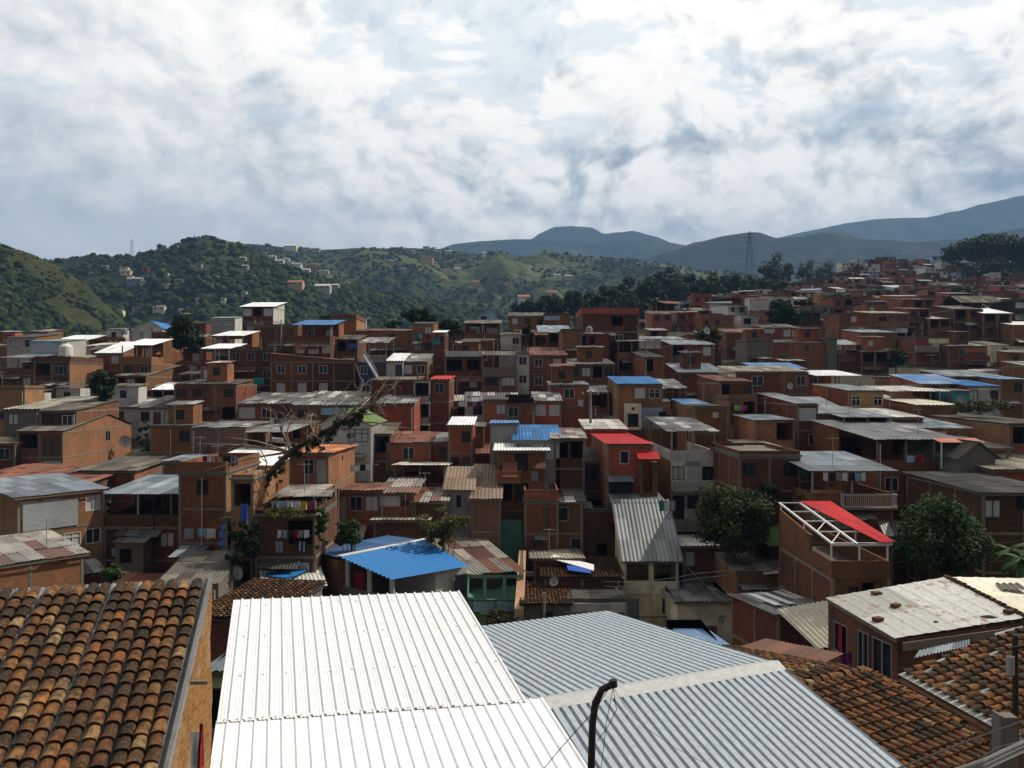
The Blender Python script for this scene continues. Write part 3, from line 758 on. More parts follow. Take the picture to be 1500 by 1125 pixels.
H(-60, 128, 708, 66, 9, '....|....', 'r', 681, 'house with wide rust red sheet roof at the left edge', wall='bd', nm='wide rust red roof')
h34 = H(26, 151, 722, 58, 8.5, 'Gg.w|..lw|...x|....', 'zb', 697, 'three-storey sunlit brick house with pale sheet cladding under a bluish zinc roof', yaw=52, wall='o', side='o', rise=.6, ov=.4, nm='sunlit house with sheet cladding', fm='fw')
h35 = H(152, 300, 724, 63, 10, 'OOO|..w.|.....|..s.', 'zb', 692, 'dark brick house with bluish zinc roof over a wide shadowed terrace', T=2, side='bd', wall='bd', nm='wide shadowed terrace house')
h36 = H(-40, 122, 822, 47, 7, '....|....', 'zr', 795, 'low sunlit brick shed with zinc roof patched in rust', yaw=48, wall='o', side='o', rise=.5, nm='rust-patched brick shed')
h37 = H(262, 331, 694, 60, 8, '.w.|...|.s..|....', 'c', None, 'brick house with cluttered flat roof terrace and laundry line', rt='F', side='o', par=.75, wall='b', nm='cluttered roof terrace')
H(238, 300, 676, 72, 9, '..|..', 'zb', 660, 'low house with pale bluish sheet roof behind the laundry terrace')
H(298, 402, 682, 68, 10, '...|...', 'W', 656, 'house under a large bright white sheet roof left of the bare tree', nm='large bright white roof')
h39 = H(339, 371, 703, 53, 5, 'o|.|o|.', 'c', None, 'narrow brick tower with framed dark opening and sunlit orange side', rt='F', side='o', par=.2, wall='b2', nm='narrow tower with framed opening')
H(220, 281, 624, 80, 7, '..w|...', 'fd', 619, 'plain dark red brick house with one small window', wall='br')
H(281, 360, 627, 78, 8, '..|..', 'zp', 618, 'brick house of pale jointed hollow blocks in a concrete frame', wall='bg', nm='pale jointed block house')
H(360, 420, 634, 77, 8, 'oo|..', 'z', 622, 'open shed with grey sheet roof beside the pale jointed block wall', T=2)
h42 = H(424, 481, 664, 60, 10, '.wd|...|...', 'oc', 652, 'brick house with orange tiled top and crumbling sunlit side wall', side='o', sw='.s.', nm='crumbling sunlit wall house', wall='b2', fm='fa')
h43 = H(374, 462, 757, 52, 6, '.O|.w', 'c', None, 'overgrown brick house with plants and laundry on its terrace', rt='F', par=.3, wall='bd', nm='overgrown terrace house')
H(403, 474, 727, 54.5, 5, 'OO|..', 'zr', 711, 'porch of grey and rusty striped sheets behind the overgrown terrace', T=2, wall='bd', nm='rusty striped porch')
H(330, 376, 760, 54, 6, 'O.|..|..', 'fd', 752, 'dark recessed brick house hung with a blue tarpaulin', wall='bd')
# --- centre
h44 = H(470, 543, 622, 76, 9, 'c'.replace('c', '.')+'G|..|.w', 'G', 600, 'white and grey house with green gable roof behind the bare tree', wall='wp', side='gy', rt='S', ridge=.45, rise=1.4, nm='green gabled house')
H(546, 572, 636, 78, 6, 'O|.', 'f', 620, 'small dark shed with grey corrugated roof beside the green gabled house', wall='bd')
H(543, 610, 557, 98, 8, '...|..', 'f', 552, 'plain brick house with pale sheet edge below the deep blue house')
H(548, 606, 592, 88, 8, '..|..|..', 'zp', 580, 'blank red brick house with tattered sheet roof', wall='br')
h47 = H(606, 630, 558, 95, 7, 'O|O|O|.', 'fd', None, 'narrow stack of three white-framed balconies on a brick house', rt='F', par=0, wall='wp', nm='stack of white balconies')
H(629, 658, 556, 95.5, 8, 'w|.|.|.', 'R', 551, 'tall plain brick house with dark red eaves beside the stacked balconies', wall='b2')
H(566, 631, 649, 78, 7, '.w.|...|.', 'r', 633, 'brick house with streaked rust red corrugated roof and porch screen', wall='br', nm='streaked rust red roof')
H(628, 657, 648, 78.5, 7, '.w|..', 'z', 634, 'brick house with bluish zinc roof joined to the streaked rusty roof', wall='b')
h49 = H(657, 692, 623, 76, 6, '.l|wd|..', 'W', 611, 'small red brick upper room with white corrugated roof on a brick house', wall='br', nm='small room with white roof')
H(652, 707, 524, 112, 7, 'Oo|Dw|..|w.', 'fd', None, 'house with white railed terrace and white balcony posts', rt='F', par=.8, tops='wp')
H(707, 757, 521, 111, 8, 'OOO|WW|..', 'f', 515, 'brick house with dark wooden gallery on top and wide windows below', T=2, tops='wood2', nm='wooden gallery house')
H(757, 775, 518, 112, 8, 'w|w|.', 'c', None, 'narrow white peeling concrete house', rt='F', wall='wp', par=.1, nm='white peeling house')
H(775, 830, 521, 113, 9, 'ww|ww|..', 'r', 510, 'two-storey brick house with dark rusty roof and a laundry window')
H(680, 733, 474, 134, 8, 'oG|..', 'f', 469, 'brick house with covered terrace and broad white window near the ridge', T=1, fm='fw', nm='broad white window house')
H(677, 723, 499, 124, 7, '.g.|...', 'fd', 496, 'brick house with one pale curtained window above the railed terrace')
H(733, 763, 490, 130, 7, '.w|..', 'f', 487, 'off-white plastered house with a dark window', wall='w', side='c')
H(763, 802, 491, 130, 7, 'oo|.W', 'r', 484, 'orange plastered house with railed front', wall='or_', side='b2', nm='orange plastered house')
H(789, 836, 487, 132, 8, '.og|..', 'zb', 477, 'house with bright bluish zinc roof over a small white porch', wall='b')
H(702, 728, 460, 166, 7, 'w.|..', 'B', 452, 'small blue and white gabled house against the dark trees', wall='lb', side='br', rt='S', rise=1.2, nm='small blue and white gabled house')
H(745, 800, 463, 160, 8, 'www|..', 'f', 458, 'low brick house with pale sheet roof by the tree line')
H(797, 836, 461, 156, 8, '..|..', 'c', None, 'plain brick block by the dark tree line', rt='F', par=.2)
h62 = H(851, 936, 461, 122, 10, '..o.|WGW.|OooO|....', 'c', None, 'massive four-storey brick block with flat parapet top', rt='F', par=.9, tops='br', nm='massive brick block', sw='', fm='fw')
H(823, 852, 484, 119, 8, '..|..|..', 'c', None, 'blank brick annex on the left of the massive brick block', rt='F', par=.1)
H(834, 900, 534, 107, 9, 'wgow|....', 'z', 526, 'brick house with long pale roof edge and uneven openings')
H(905, 946, 500, 118, 6, 'OO|oo|..', 'z', 497, 'small shaded house with porch right of the massive brick block', T=2)
H(944, 972, 524, 107, 13, 'O.|..', 'fd', 515, 'long brick house with blank left wall and porch at its front corner', nm='long blank-walled brick house')
H(806, 862, 564, 98, 7, '.W.|...', 'zb', 559, 'brick house with thin bluish white roof and barred white window', fm='fw', nm='barred white window house')
H(862, 892, 575, 97, 5, 'O|.', 'z', 566, 'narrow shed with two layered grey lean-to roofs')
H(708, 742, 586, 90, 7, '.w|..|.', 'fd', 580, 'plain red brick house with a single small window below the wooden gallery', wall='br')
H(742, 782, 590, 90, 7, 'w.|..', 'td', 578, 'brick house with dark sagging tile roof in the middle of town')
H(782, 822, 588, 91, 7, 'gg|..', 'zp', 575, 'brick house with two white curtained windows under striped zinc', wall='br', fm='fw', nm='two white curtained windows')
h67 = H(905, 970, 563, 92, 9, '.gl|.dw|..', 'B', 552, 'brick house with blue sheet roof, cream bay and pale blue ground floor', wall='b', nm='cream bay house', fm='fw', sw='.w|.w')
H(967, 1006, 570, 95, 8, 'Oo|wg|..', 'zp', 556, 'peach house with two railed balconies under patchy zinc', wall='pe', side='b', T=2, nm='peach balcony house', fm='fw')
H(984, 1046, 505, 121, 9, 'o.g|.WW|..', 'zb', 498, 'brick house with bluish roof edge, laundry opening and white corner bay', nm='white corner bay house', fm='fw')
H(995, 1062, 546, 108, 9, '...|..', 'zb', 533, 'low shed with long bluish grey roof strip', wall='bd')
h71 = H(1055, 1103, 560, 90, 11, 'o.w|Oo|..', 'r', 550, 'brick house with rusty roof and tall open stair bay', nm='open stair bay house')
H(1067, 1108, 585, 84, 6, 'dO|g.|o.', 'zp', None, 'small white terrace room with a lime green cloth above a two-storey brick front', rt='F', par=.3, wall='b2', nm='lime green cloth terrace', fm='fw')
H(1010, 1046, 595, 85, 9, '..|..', 'Bp', 585, 'low brick house with faded blue zinc roof', nm='faded blue zinc roof')
H(1017, 1067, 596, 80, 8, '..s.|....|....', 'fd', 592, 'plain tall brick house with one small white window', wall='b', fm='fw', nm='plain tall house with one window')
h74 = H(983, 1048, 633, 70, 11, 'OOO|W.W|DwD|...', 'zp', 612, 'white fronted house with streaked zinc roof over its open terrace', T=2, wall='w', side='b', tops='wp', nm='white fronted terrace house', fm='fk')
H(1078, 1184, 545, 95, 8, '.W..w|.....', 'fl', 537, 'long brick house with pale fibre roof dotted with skylights', side='yl', nm='skylight dotted roof', fm='wp')
H(1112, 1182, 541, 105, 7, '..|..', 'Bp', 532, 'house with long faded blue sheet roof behind the skylight dotted roof')
H(1198, 1262, 551, 100, 8, 'ooo|...', 'W', 543, 'brick terrace house with long white roof left of the grey lattice posts', T=2, nm='long white terrace roof')
H(1246, 1294, 573, 88, 11, 'l.l|...', 'gz', 563, 'yellow plastered house with two white windows and brick side', wall='ye', side='b', nm='yellow house', fm='fw', ov=.2)
h78 = H(1168, 1198, 592, 80, 13, 'G|.w|..', 'gz', 576, 'brick house with long smooth grey roof and barred white window', nm='long smooth grey roof', fm='fw')
H(1197, 1250, 606, 80, 9, '..|..', 'gz', 582, 'brick house with sunken terrace beside the long smooth grey roof')
H(1236, 1306, 612, 77, 10, 'oo|..', 'gz', 596, 'brick house with grey sheet roof over a cluttered laundry yard', T=2, nm='cluttered laundry yard house')
H(1106, 1164, 616, 75, 7, '.O|..', 'zb', 608, 'brick house with small bluish white roof set between taller walls', wall='b2')
H(1083, 1172, 669, 62, 9, 'w.w|...|...', 'c', None, 'brick house with two dark windows and low parapet above the olive tree', rt='F', par=.3, nm='two dark windows house', fm='fk', wall='b')
H(1098, 1140, 655, 70, 6, '..|..', 'fl', 645, 'pale fibre roofed room behind the two dark windows', wall='b')
h81 = H(1189, 1308, 690, 58, 9, 'OOO|.G..|....|', 'zb', 662, 'corner brick house with bluish zinc roof over a wide parapet terrace', T=2, nm='wide parapet terrace house', fm='fa')
h82 = H(1285, 1412, 645, 65, 14, 'OdO|wdO|....|....', 'z', 616, 'brick house with large grey roof over open terrace with hanging laundry', T=1, wall='b', nm='large grey terrace roof', fm='fw', ov=.2)
H(1330, 1424, 628, 74, 10, 'oOo|...', 'zb', 610, 'house with pale blue sheet roof behind the large grey terrace roof', T=2, nm='pale blue sheet roof')
H(1300, 1352, 612, 78, 8, '..|..', 'w', 599, 'low house with yellowish white patched roof')
H(1346, 1402, 594, 86, 9, '..|..', 'wy', 583, 'low brick house with pale tile scraps on its roof', wall='b2')
H(1419, 1464, 566, 95, 7, 'w.w|..', 'B', 557, 'white fronted house with two dark windows under a blue roof', wall='w', side='b', nm='white house under blue roof', fm='wood', ov=.3)
H(1350, 1420, 563, 98, 8, 'oo|..', 'Bp', 549, 'low house with long streaked blue roof left of the white front', wall='b')
H(1307, 1392, 574, 93, 8, 'OOOO|....', 'w', 566, 'wide open shed with pale flat sheet roof', T=2, nm='wide open shed', wall='bd')
H(1396, 1420, 573, 94, 6, 'd|.', 'z', 568, 'turquoise walled porch with brown door beside the white front', wall='tq')
H(1466, 1500, 556, 103, 8, '.w|..', 'Bp', 544, 'brick house under long light blue roof near the right edge', rise=.7)
H(1392, 1468, 552, 108, 8, '...|...', 'zb', 543, 'low house under long thin pale blue roof strip')
H(1478, 1560, 622, 72, 20, 'oO|ww|..', 'f', 604, 'long brick house with framed left wall and white lower front at right edge', wall='b', side='b2', nm='long framed left wall house')
H(1431, 1478, 657, 66, 7, 'ow|..', 'fd', 640, 'low dark roofed brick house right of the large grey terrace', nm='low dark roofed house')
H(1405, 1458, 668, 62, 9, '..|..', 'f', 662, 'small house with mossy gable roof behind the little porch', rt='S', rise=1.1, wall='c')
H(1457, 1560, 688, 60, 8, '..|..|..', 'fl', 668, 'brick house with broad off-white fibre roof at the right edge', wall='b')
H(1440, 1560, 722, 52, 10, 'w...|....|....', 'fd', 692, 'dark brick house with heavy dark fibre roof at the right edge', wall='bd', side='bd', nm='heavy dark fibre roof')
# --- upper right
H(1340, 1390, 494, 140, 9, '..w.|..w.|....', 'c', None, 'plain two-storey brick house in a pale concrete frame', rt='F', par=.15, nm='pale framed brick house')
H(1389, 1446, 507, 138, 8, '.w.w|ww..|...', 'zp', 502, 'brick house with ragged sheet roof line joined to the pale framed house', wall='b2')
H(1452, 1478, 506, 142, 7, '.w|..|..', 'f', 500, 'small cream house with a black window among brick fronts', wall='yl')
H(1397, 1440, 453, 166, 9, 'oo|.w|w.|w.|..', 'f', 448, 'tall weathered brick house with two open bays on top', wall='bd', nm='tall weathered house')
H(1440, 1482, 459, 164, 8, 'oo|wo|wo|wo', 'W', 452, 'tall brick house with ragged white sheet roof', wall='bd', nm='ragged white roof')
H(1482, 1530, 440, 172, 8, 'WW|GG|..|..', 'c', None, 'pale green house with white balcony at the right edge', rt='F', wall='gl', par=.1, nm='pale green house')
H(1484, 1540, 476, 160, 8, '..|ww|..', 'W', 471, 'brick house below the pale green balcony at the right edge')
H(1408, 1470, 443, 182, 9, 'OOO|..|..', 'f', 433, 'house with wide dark pavilion roof over an open top floor', rt='G', T=2, nm='dark pavilion roof')
H(1228, 1274, 460, 164, 8, '.w.|..w|...', 'c', None, 'plain brick house with pale pillar below the dark round tree', rt='F', par=.1)
H(1274, 1332, 459, 165, 8, 'OOO|.gw|...', 'fl', 456, 'brick house with open terrace below thin white roof line', T=2, nm='thin white roof line')
H(1330, 1362, 453, 168, 8, 'wo|WW|..', 'r', 451, 'brick house with stacked windows right of the open terrace', wall='b')
H(1361, 1392, 467, 166, 7, 'OO|..|..', 'w', 463, 'low open porch house with pale roof below the bluish wall')
H(1259, 1312, 487, 146, 8, '.w..|w...|...', 'zb', 483, 'orange brick house with bluish roof and broken openings', wall='br', nm='orange house with broken openings')
hs = H(1313, 1341, 479, 150, 8, 'oo|oo|oo', 'c', None, 'unfinished concrete frame house with open bays', rt='F', wall='c', par=0, nm='unfinished concrete frame')
H(1228, 1262, 505, 136, 7, 'OO|..|..', 'zb', 498, 'dark open porch with crumpled blue zinc roof', T=2, nm='crumpled blue zinc roof')
H(1262, 1302, 515, 134, 6, 'oo|..|..', 'fd', 512, 'low shadowed brick yard rooms with sheet doors', wall='bd')
H(1130, 1214, 502, 136, 8, '..s.|....|...', 'fd', 498, 'long low brick wall house with grey roof line', wall='b')
H(1213, 1226, 497, 135, 7, '.|.|.', 'c', None, 'narrow bare concrete slab wall beside the crumpled zinc porch', rt='F', wall='c', par=.2)
H(1118, 1146, 480, 150, 8, 'l.|..', 'fd', 476, 'small orange house with one tall white barred window', wall='br', fm='fw', nm='tall white barred window')
H(1147, 1172, 480, 150, 8, 'GG|..', 'f', 475, 'small brick house with a row of white window frames', fm='fw')
H(1172, 1210, 479, 151, 8, '..|..', 'c', None, 'blank red brick cube near the palm tree', rt='F', wall='br', par=.1)
H(1184, 1228, 470, 196, 8, 'GG.|..', 'w', 467, 'pale green low house with white balcony edge under the palm', wall='gl', nm='pale green low house')
H(1063, 1118, 487, 146, 8, '.w.|..|..', 'r', 482, 'low dark brick house right of the leafy bush', wall='b')
H(1094, 1132, 499, 136, 7, '..|w.|..', 'c', None, 'bare grey concrete house under construction clutter', rt='F', wall='c', par=.2)
H(935, 960, 472, 215, 7, 'w.|..|..', 'r', 468, 'small brick house at the foot of the dark tree ridge', wall='br')
H(975, 1003, 476, 205, 7, 'w.|..|..', 'r', 472, 'brick house with narrow windows left of the white patched house', wall='br')
H(952, 978, 484, 170, 7, 'o.|..|..', 'z', 481, 'low brick house with bright thin roof edge near the tree ridge')
H(998, 1026, 462, 240, 8, 'ww|w.|..', 'r', 457, 'white and pale blue patched house on the lower slope', wall='lb', nm='pale blue patched house')
H(938, 1002, 497, 140, 8, 'woo|w..|...', 'z', 493, 'shadowy brick house with a row of thin white posts', wall='bd', T=2)
# --- valley, centre and right
H(718, 758, 621, 74, 9, '..|..', 'Bp', 616, 'grey concrete house with striped blue and white roof edge', wall='gy', side='gy')
h80 = H(755, 820, 645, 71, 9, '.GG|...|...', 'B', 623, 'grey concrete house with bright blue roof and two wide white windows', wall='gy', side='gy', fm='fw', nm='grey house with blue roof')
H(812, 856, 643, 71, 8, 'oo|..', 'zr', 628, 'dark shed with grey and rusty striped roof beside the blue roof', wall='bd')
H(858, 918, 629, 82, 7, '...|..', 'w', 615, 'brick house with plain cream white sheet roof behind the red roof', wall='br', nm='cream white sheet roof')
hR = H(890, 956, 652, 68, 19, '.x..|....|....|....', 'R', 631, 'brick house with bright red corrugated roof and matching red awnings', wall='br', side='b2', nm='red-roofed house', fm='fw', ov=.15)
h20 = H(728, 800, 660, 69, 6, '.O.|OO.|.d..|....', 'W', 653, 'ruined looking brick house with white flat roof and torn rusty awning', wall='b', side='b2', rise=.35, nm='torn rusty awning house')
H(800, 880, 678, 74, 6, 'wdw|...', 'fd', 656, 'low dwelling with dark fibre roof between the torn awning and the red roof', wall='bd', nm='dark fibre roof dwelling')
h22 = H(690, 733, 731, 65, 9, '..|..|..', 'fb', 681, 'brick house with tall brownish corrugated roof and hollow block front', wall='bg', nm='brownish corrugated roof', ov=.2)
H(654, 690, 716, 66, 4.5, '.w.|...', 'fb', 685, 'grey concrete lean-to with window below the brownish corrugated roof', wall='gy', side='gy')
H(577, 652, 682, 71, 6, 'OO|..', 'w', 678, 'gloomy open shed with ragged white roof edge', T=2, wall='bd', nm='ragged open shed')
H(556, 606, 722, 64, 7, '.s|..|..', 'zr', 700, 'shack under yellowish grey and rusty lopsided sheets', wall='b2', nm='lopsided sheet shack')
H(487, 556, 719, 64, 6, 'dww|...|...', 'r', 708, 'brick row with dark door below heaped rusty scrap sheets', wall='b', nm='brick row under scrap sheets')
H(606, 652, 735, 64, 6, '..|..', 'zr', 715, 'lean-to of rust striped sheets left of the brownish roof', wall='bd')
H(547, 624, 762, 62, 5, '...|...', 'fl', 752, 'low brick house with mossy cream edged roof above the blue roof', wall='bd', nm='mossy cream edged roof')
H(768, 818, 735, 66, 7, '..d.|.s..|....', 'c', None, 'brick block with grey terrace pit and stained lower wall', rt='F', par=.85, wall='b', nm='stained brick block')
H(816, 853, 735, 66.4, 6, 'w.|.w|..', 'zp', 712, 'brick house with crumpled grey sheet roof beside the stained block', wall='b')
H(852, 912, 748, 67, 6, '..o|.o.|..', 'fd', 742, 'half ruined brick yard house with fallen poles', wall='bd')
H(960, 1020, 700, 70, 7, '..|..', 'zp', 685, 'small shed with crumpled grey roof right of the red-roofed house', wall='b')
H(1005, 1092, 697, 68, 6, '...|...', 'z', 684, 'low brick room with plain grey sheet roof below the white terrace', wall='b', nm='low plain grey roof room')
H(990, 1030, 745, 68, 6, '..|..', 'w', 732, 'small house with light grey sheets beside the olive tree', wall='b')
hY = H(914, 994, 818, 60.5, 5.2, 'oO|d.x|.dx|...', 'gz', 746, 'narrow three-storey cream house with tall steep grey corrugated roof', wall='y', side='y', rise=3.6, nm='cream three-storey house', fm='fk', ov=.3, pitch=.26)
hC = H(992, 1076, 881, 56, 8, '....|.dw.|....', 'z', 852, 'long cream tiled house front with striped grey roof', wall='yl', side='yl', nm='long cream house', fm='fk', pitch=.34)
hW = H(836, 912, 876, 57, 7, '.W.|...', 'fd', 838, 'low white house with dark corrugated roof and brown barred window', wall='wp', side='c', fm='wood', nm='low white house')
hT = H(768, 835, 884, 56, 5, '.l.|...', 't', 852, 'small house with red clay tile roof and patchy white gable edge', wall='c', side='c', nm='small red tiled house')
hV = H(682, 767, 842, 59, 9, 'oOO|.Ox|...', None, 786, 'green house with railed balcony under a bowed roof of old grey sheets', wall='g', side='g', nm='green balcony house', rise=2.6, fm='iron')
H(782, 850, 818, 62, 5, '...|..', 'fl', 803, 'collapsing shed with ribbed brown sheets and loose tiles', wall='bd', nm='collapsing tiled shed')
H(798, 908, 845, 59.5, 5, '...|..', 'td', 815, 'low dark roof of old tiles behind the white house', wall='bd')
h61 = H(1078, 1168, 838, 56, 9, '....|....|...', 'cs', 800, 'brick house with flat grey concrete roof cluttered with pipes', rt='M', wall='b', rise=.3, nm='flat grey concrete roof', ov=.1)
H(1000, 1062, 800, 62, 6, 'g..|...', 'w', 784, 'shaded brick house with yellow shutter window behind the cream house', wall='bd')
hF = H(1218, 1304, 847, 46, 9, '.Wo.|....|....', None, None, 'brick house with a white steel roof frame half covered in red sheets', wall='b', side='b', nm='white steel frame house', rise=0)
h50 = H(1140, 1214, 897, 46, 5, '....|....', 'zp', None, 'low brick house with dirty sheet roof and two white skylight strips', wall='b', side='b', nm='dirty roof with white strips', rise=-.15, yaw=16)
# ------------------------------------------------------------- additions to houses
# outside stair on the blue house
mb = MB(); a = hb.L(P(533, 520, 107.2)); b = hb.L(P(553, 553, 106.6))
mb.bar(a, b, .8, .15); mb.bar(a+Vector((0, -.4, .9)), b+Vector((0, -.4, .9)), .07)
for k in range(8): p = a.lerp(b, k/7)+Vector((0, -.4, 0)); mb.bar(p, p+Vector((0, 0, .9)), .04)
mb.build('staircase', MATS['fa'], hb.root)
# stacked balconies
for k in range(3): balcony(h47, 0, h47.w, k, .8, 'wp', 'fk')
# long six-windowed house: stair bay on its right end
mb = MB()
for k in range(10): mb.box(hl.w-2.3+k*.2, hl.w-2.1+k*.2, -.7, -.02, hl.H-5.2+k*.24, hl.H-5.02+k*.24)
mb.build('staircase', MATS['fa'], hl.root)
# cream bay + pale blue ground floor
u0 = h67.w*.14; u1 = h67.w*.5; z = h67.H
mb = MB(); mb.box(u0, u1, -.9, -.002, z-3.4, z-2.25); mb.box(u0, u1, -.9, -.002, z-5.3, z-4.95); mb.box(u0, u0+.3, -.9, -.002, z-4.95, z-3.4); mb.box(u1-.3, u1, -.9, -.002, z-4.95, z-3.4)
b = mb.build('bay', MATS['yl'], h67.root)
mb = MB(); mb.box(u0+.75, u1-.75, -.93, -.901, z-3.0, z-2.65); mb.build('panel', MATS['rd'], b)
mb = MB(); mb.box(u0+.3, u1-.3, -.7, -.6, z-4.95, z-3.4); mb.build('window', MATS['gl'], b)
mb = MB(); mb.box(u1+.02, h67.w+.04, -.04, -.006, z-5.2, z-2.75); mb.build('painted_front', MATS['lb'], h67.root)
for k in (0, 1):
    mb = MB(); x = u1+.7+k*1.5; mb.box(x, x+.9, -.07, -.041, z-4.4-.7*(1-k), z-3.2); mb.build('door' if k == 0 else 'window', MATS['fa' if k == 0 else 'gl'], h67.root)
# red house: awnings, bay, sheets
z = hR.H; w = hR.w
mb = MB(); mb.box(w*.68, w+.25, -1.0, -.05, z-5.0, z-4.0); mb.box(w*.68, w*.74, -1, -.05, z-4.0, z-1.4); mb.box(w*.95, w+.25, -1, -.05, z-4.0, z-1.4); mb.box(w*.68, w+.25, -1.0, -.05, z-8.5, z-5.05)
mb.build('corner_bay', MATS['b2'], hR.root)
awning(hR, w*.62, w+.4, z-.55, 1.4, .55, 'R'); awning(hR, .05, w*.55, z-5.6, 1.4, .8, 'R'); awning(hR, 0, w*.55, z-2.7, 1.2, .35, 'zb', 'shutter_roof')
mb = MB(); mb.box(.1, w*.55, -.2, -.05, z-4.6, z-3.2); mb.build('screen', MATS['gl'], hR.root)
# torn rusty awning
awning(h20, .5, h20.w*.42, h20.H-1.0, 1.3, 1.2, 'r'); awning(h20, h20.w*.72, h20.w*.98, h20.H-1.0, .8, .5, 'r')
balcony(h20, 0, h20.w*.48, 0, 1.1, 'cf', solid='br')
# white fronted terrace house balcony
balcony(h74, 0, h74.w, 1, .9, 'cf', 'fw')
# wide parapet terrace: balcony at side
awning(h81, h81.w*.8, h81.w+1.2, h81.H-3.7, 1.2, .9, 'zp')
# large grey terrace: salmon awning, lower porch
posts_h[0] = 2.1
awning(h82, h82.w*.62, h82.w+.9, h82.H+.15, 1.5, .25, 's', posts=2)
posts_h[0] = 2.0
awning(h82, h82.w*.82, h82.w+2.0, h82.H-2.9, 2.6, .4, 'gz', 'porch_roof', posts=2)
balcony(h82, .2, h82.w+.5, 1, 1.2, 'cf', solid='b2')
railing(h82.root, [(h82.w*.35, -1.28, h82.H-5.2), (h82.w*.72, -1.28, h82.H-5.2)], 'fa', hgt=1.15)
# cream three-storey: balcony and parapet
balcony(hY, 0, hY.w, 1, .9, 'y', 'iron')
mb = MB(); mb.box(-.04, hY.w+.04, -.06, -.01, hY.H-2.75, hY.H-1.75); mb.build('parapet_band', MATS['yl'], hY.root)
mb = MB(); sheets(mb, (-.4, 5.0, hY.H+3.5), (hY.w+.1, 5.0, hY.H+3.5), (hY.w-.2, 8.2, hY.H+4.1), (-.3, 8.2, hY.H+4.1), pitch=.26, amp=.035, jit=.3); mb.build('rear_roof', MATS['gz'], hY.root)
# white house parapet, green house balcony
mb = MB(); mb.box(-.1, hW.w+.1, -.5, -.02, hW.H-.9, hW.H-.25); mb.build('cornice', MATS['wp'], hW.root)
balcony(hV, .1, hV.w*.9, 0, 1.1, 'vd', 'iron')
for q in (.32, .72):
    mb = MB(); mb.box(hV.w*q-.75, hV.w*q+.75, -1.04, -1.0, hV.H-SH+.12, hV.H-SH+.85); mb.build('balcony_panel', MATS['gl_p'] if 'gl_p' in MATS else MATS['lb'], hV.root)
mb = MB()
mb.hexa([(-.7, -.5, hT.H-1.5), (-.05, -.45, hT.H-1.5), (.25, 7, hT.H+2.1), (-.3, 7, hT.H+2.1), (-.7, -.5, hT.H-.25), (-.05, -.45, hT.H-.2), (.25, 7, hT.H+2.3), (-.3, 7, hT.H+2.3)]); mb.build('verge_plaster', MATS['pe'], hT.root)
mb = MB(); mb.box(-.4, hT.w+.1, 6.6, 7.1, hT.H+hT.rise+.02, hT.H+hT.rise+.3); mb.build('ridge_cap', MATS['wp'], hT.root)
mb = MB(); sheets(mb, P(674, 844, 58), P(771, 838, 58.3), P(704, 783, 66.5), P(606, 789, 63), pitch=.3, amp=.06, jit=2); bld('roof', mb, 'zr', hV)
# loose blue and white sheets on the collapsing shed
def loose_sheet(a, b, c, d, mat, lab, cat='sheet', grp=None):
    mb = MB(); q = [Vector(x) for x in (a, b, c, d)]; o = q[0].copy(); q = [x-o for x in q]
    n = (q[1]-q[0]).cross(q[3]-q[0]).normalized()*.03
    mb.hexa([x-n for x in q]+[x+n for x in q]); ob = mb.build('roofing_sheet', MATS[mat], loc=o); tag(ob, lab, cat, grp); return ob
UPV = Vector((0, 0, .4))
loose_sheet(P(805, 825, 62.0)+UPV, P(870, 844, 59.6)+UPV, P(870, 835, 61.0)+UPV, P(812, 820, 62.8)+UPV, 'W', 'long white sheet lying on the collapsing tiled shed')
loose_sheet(P(832, 843, 59.8)+UPV, P(866, 848, 59.2)+UPV, P(864, 839, 60.3)+UPV, P(830, 836, 60.8)+UPV, 'tarp', 'blue panel lying under the long white sheet')
# bay rooms, flat concrete roof clutter
mb = MB(); mb.hexa([h61.L(P(*q)) for q in ((1120, 842, 55.4), (1142, 840, 55.4), (1130, 833, 57), (1112, 834, 57), (1120, 841, 55.4), (1142, 839, 55.4), (1130, 832, 57), (1112, 833, 57))]); mb.build('skylight', MATS['fl'], h61.root)
awning(h61, .2, h61.w+.4, h61.H-.9, .9, .15, 'z', 'eave_sheet')
for i in range(5):
    mb = MB(); a = P(1150+i*3, 790+i*2, 60-i*.3); b = P(1172+i*1.5, 822+i*5, 56.6); mb.bar((0, 0, 0), b-a, .09); o = mb.build('pipe', MATS['pole'], loc=a)
    tag(o, 'grey pipe leaning in the heap on the flat concrete roof', 'pipe', 'pipes heaped on the flat concrete roof')
mb = MB(); mb.face([Vector((0, 0, 0)), Vector((2.2, -.2, .1)), Vector((1.6, 2.4, 1.1)), Vector((-.4, 2.2, 1.0))]); o = mb.build('roofing_sheet', MATS['G'], loc=P(1125, 800, 58.4)); tag(o, 'green tinted sheet propped on the flat concrete roof', 'sheet')
mb = MB(); mb.face([Vector((0, 0, 0)), Vector((1.8, -.2, .1)), Vector((1.6, 2.0, 1.0)), Vector((-.2, 2.2, 1.1))]); o = mb.build('roofing_sheet', MATS['zb'], loc=P(1100, 796, 59)); tag(o, 'grey blue sheet propped on the flat concrete roof', 'sheet')
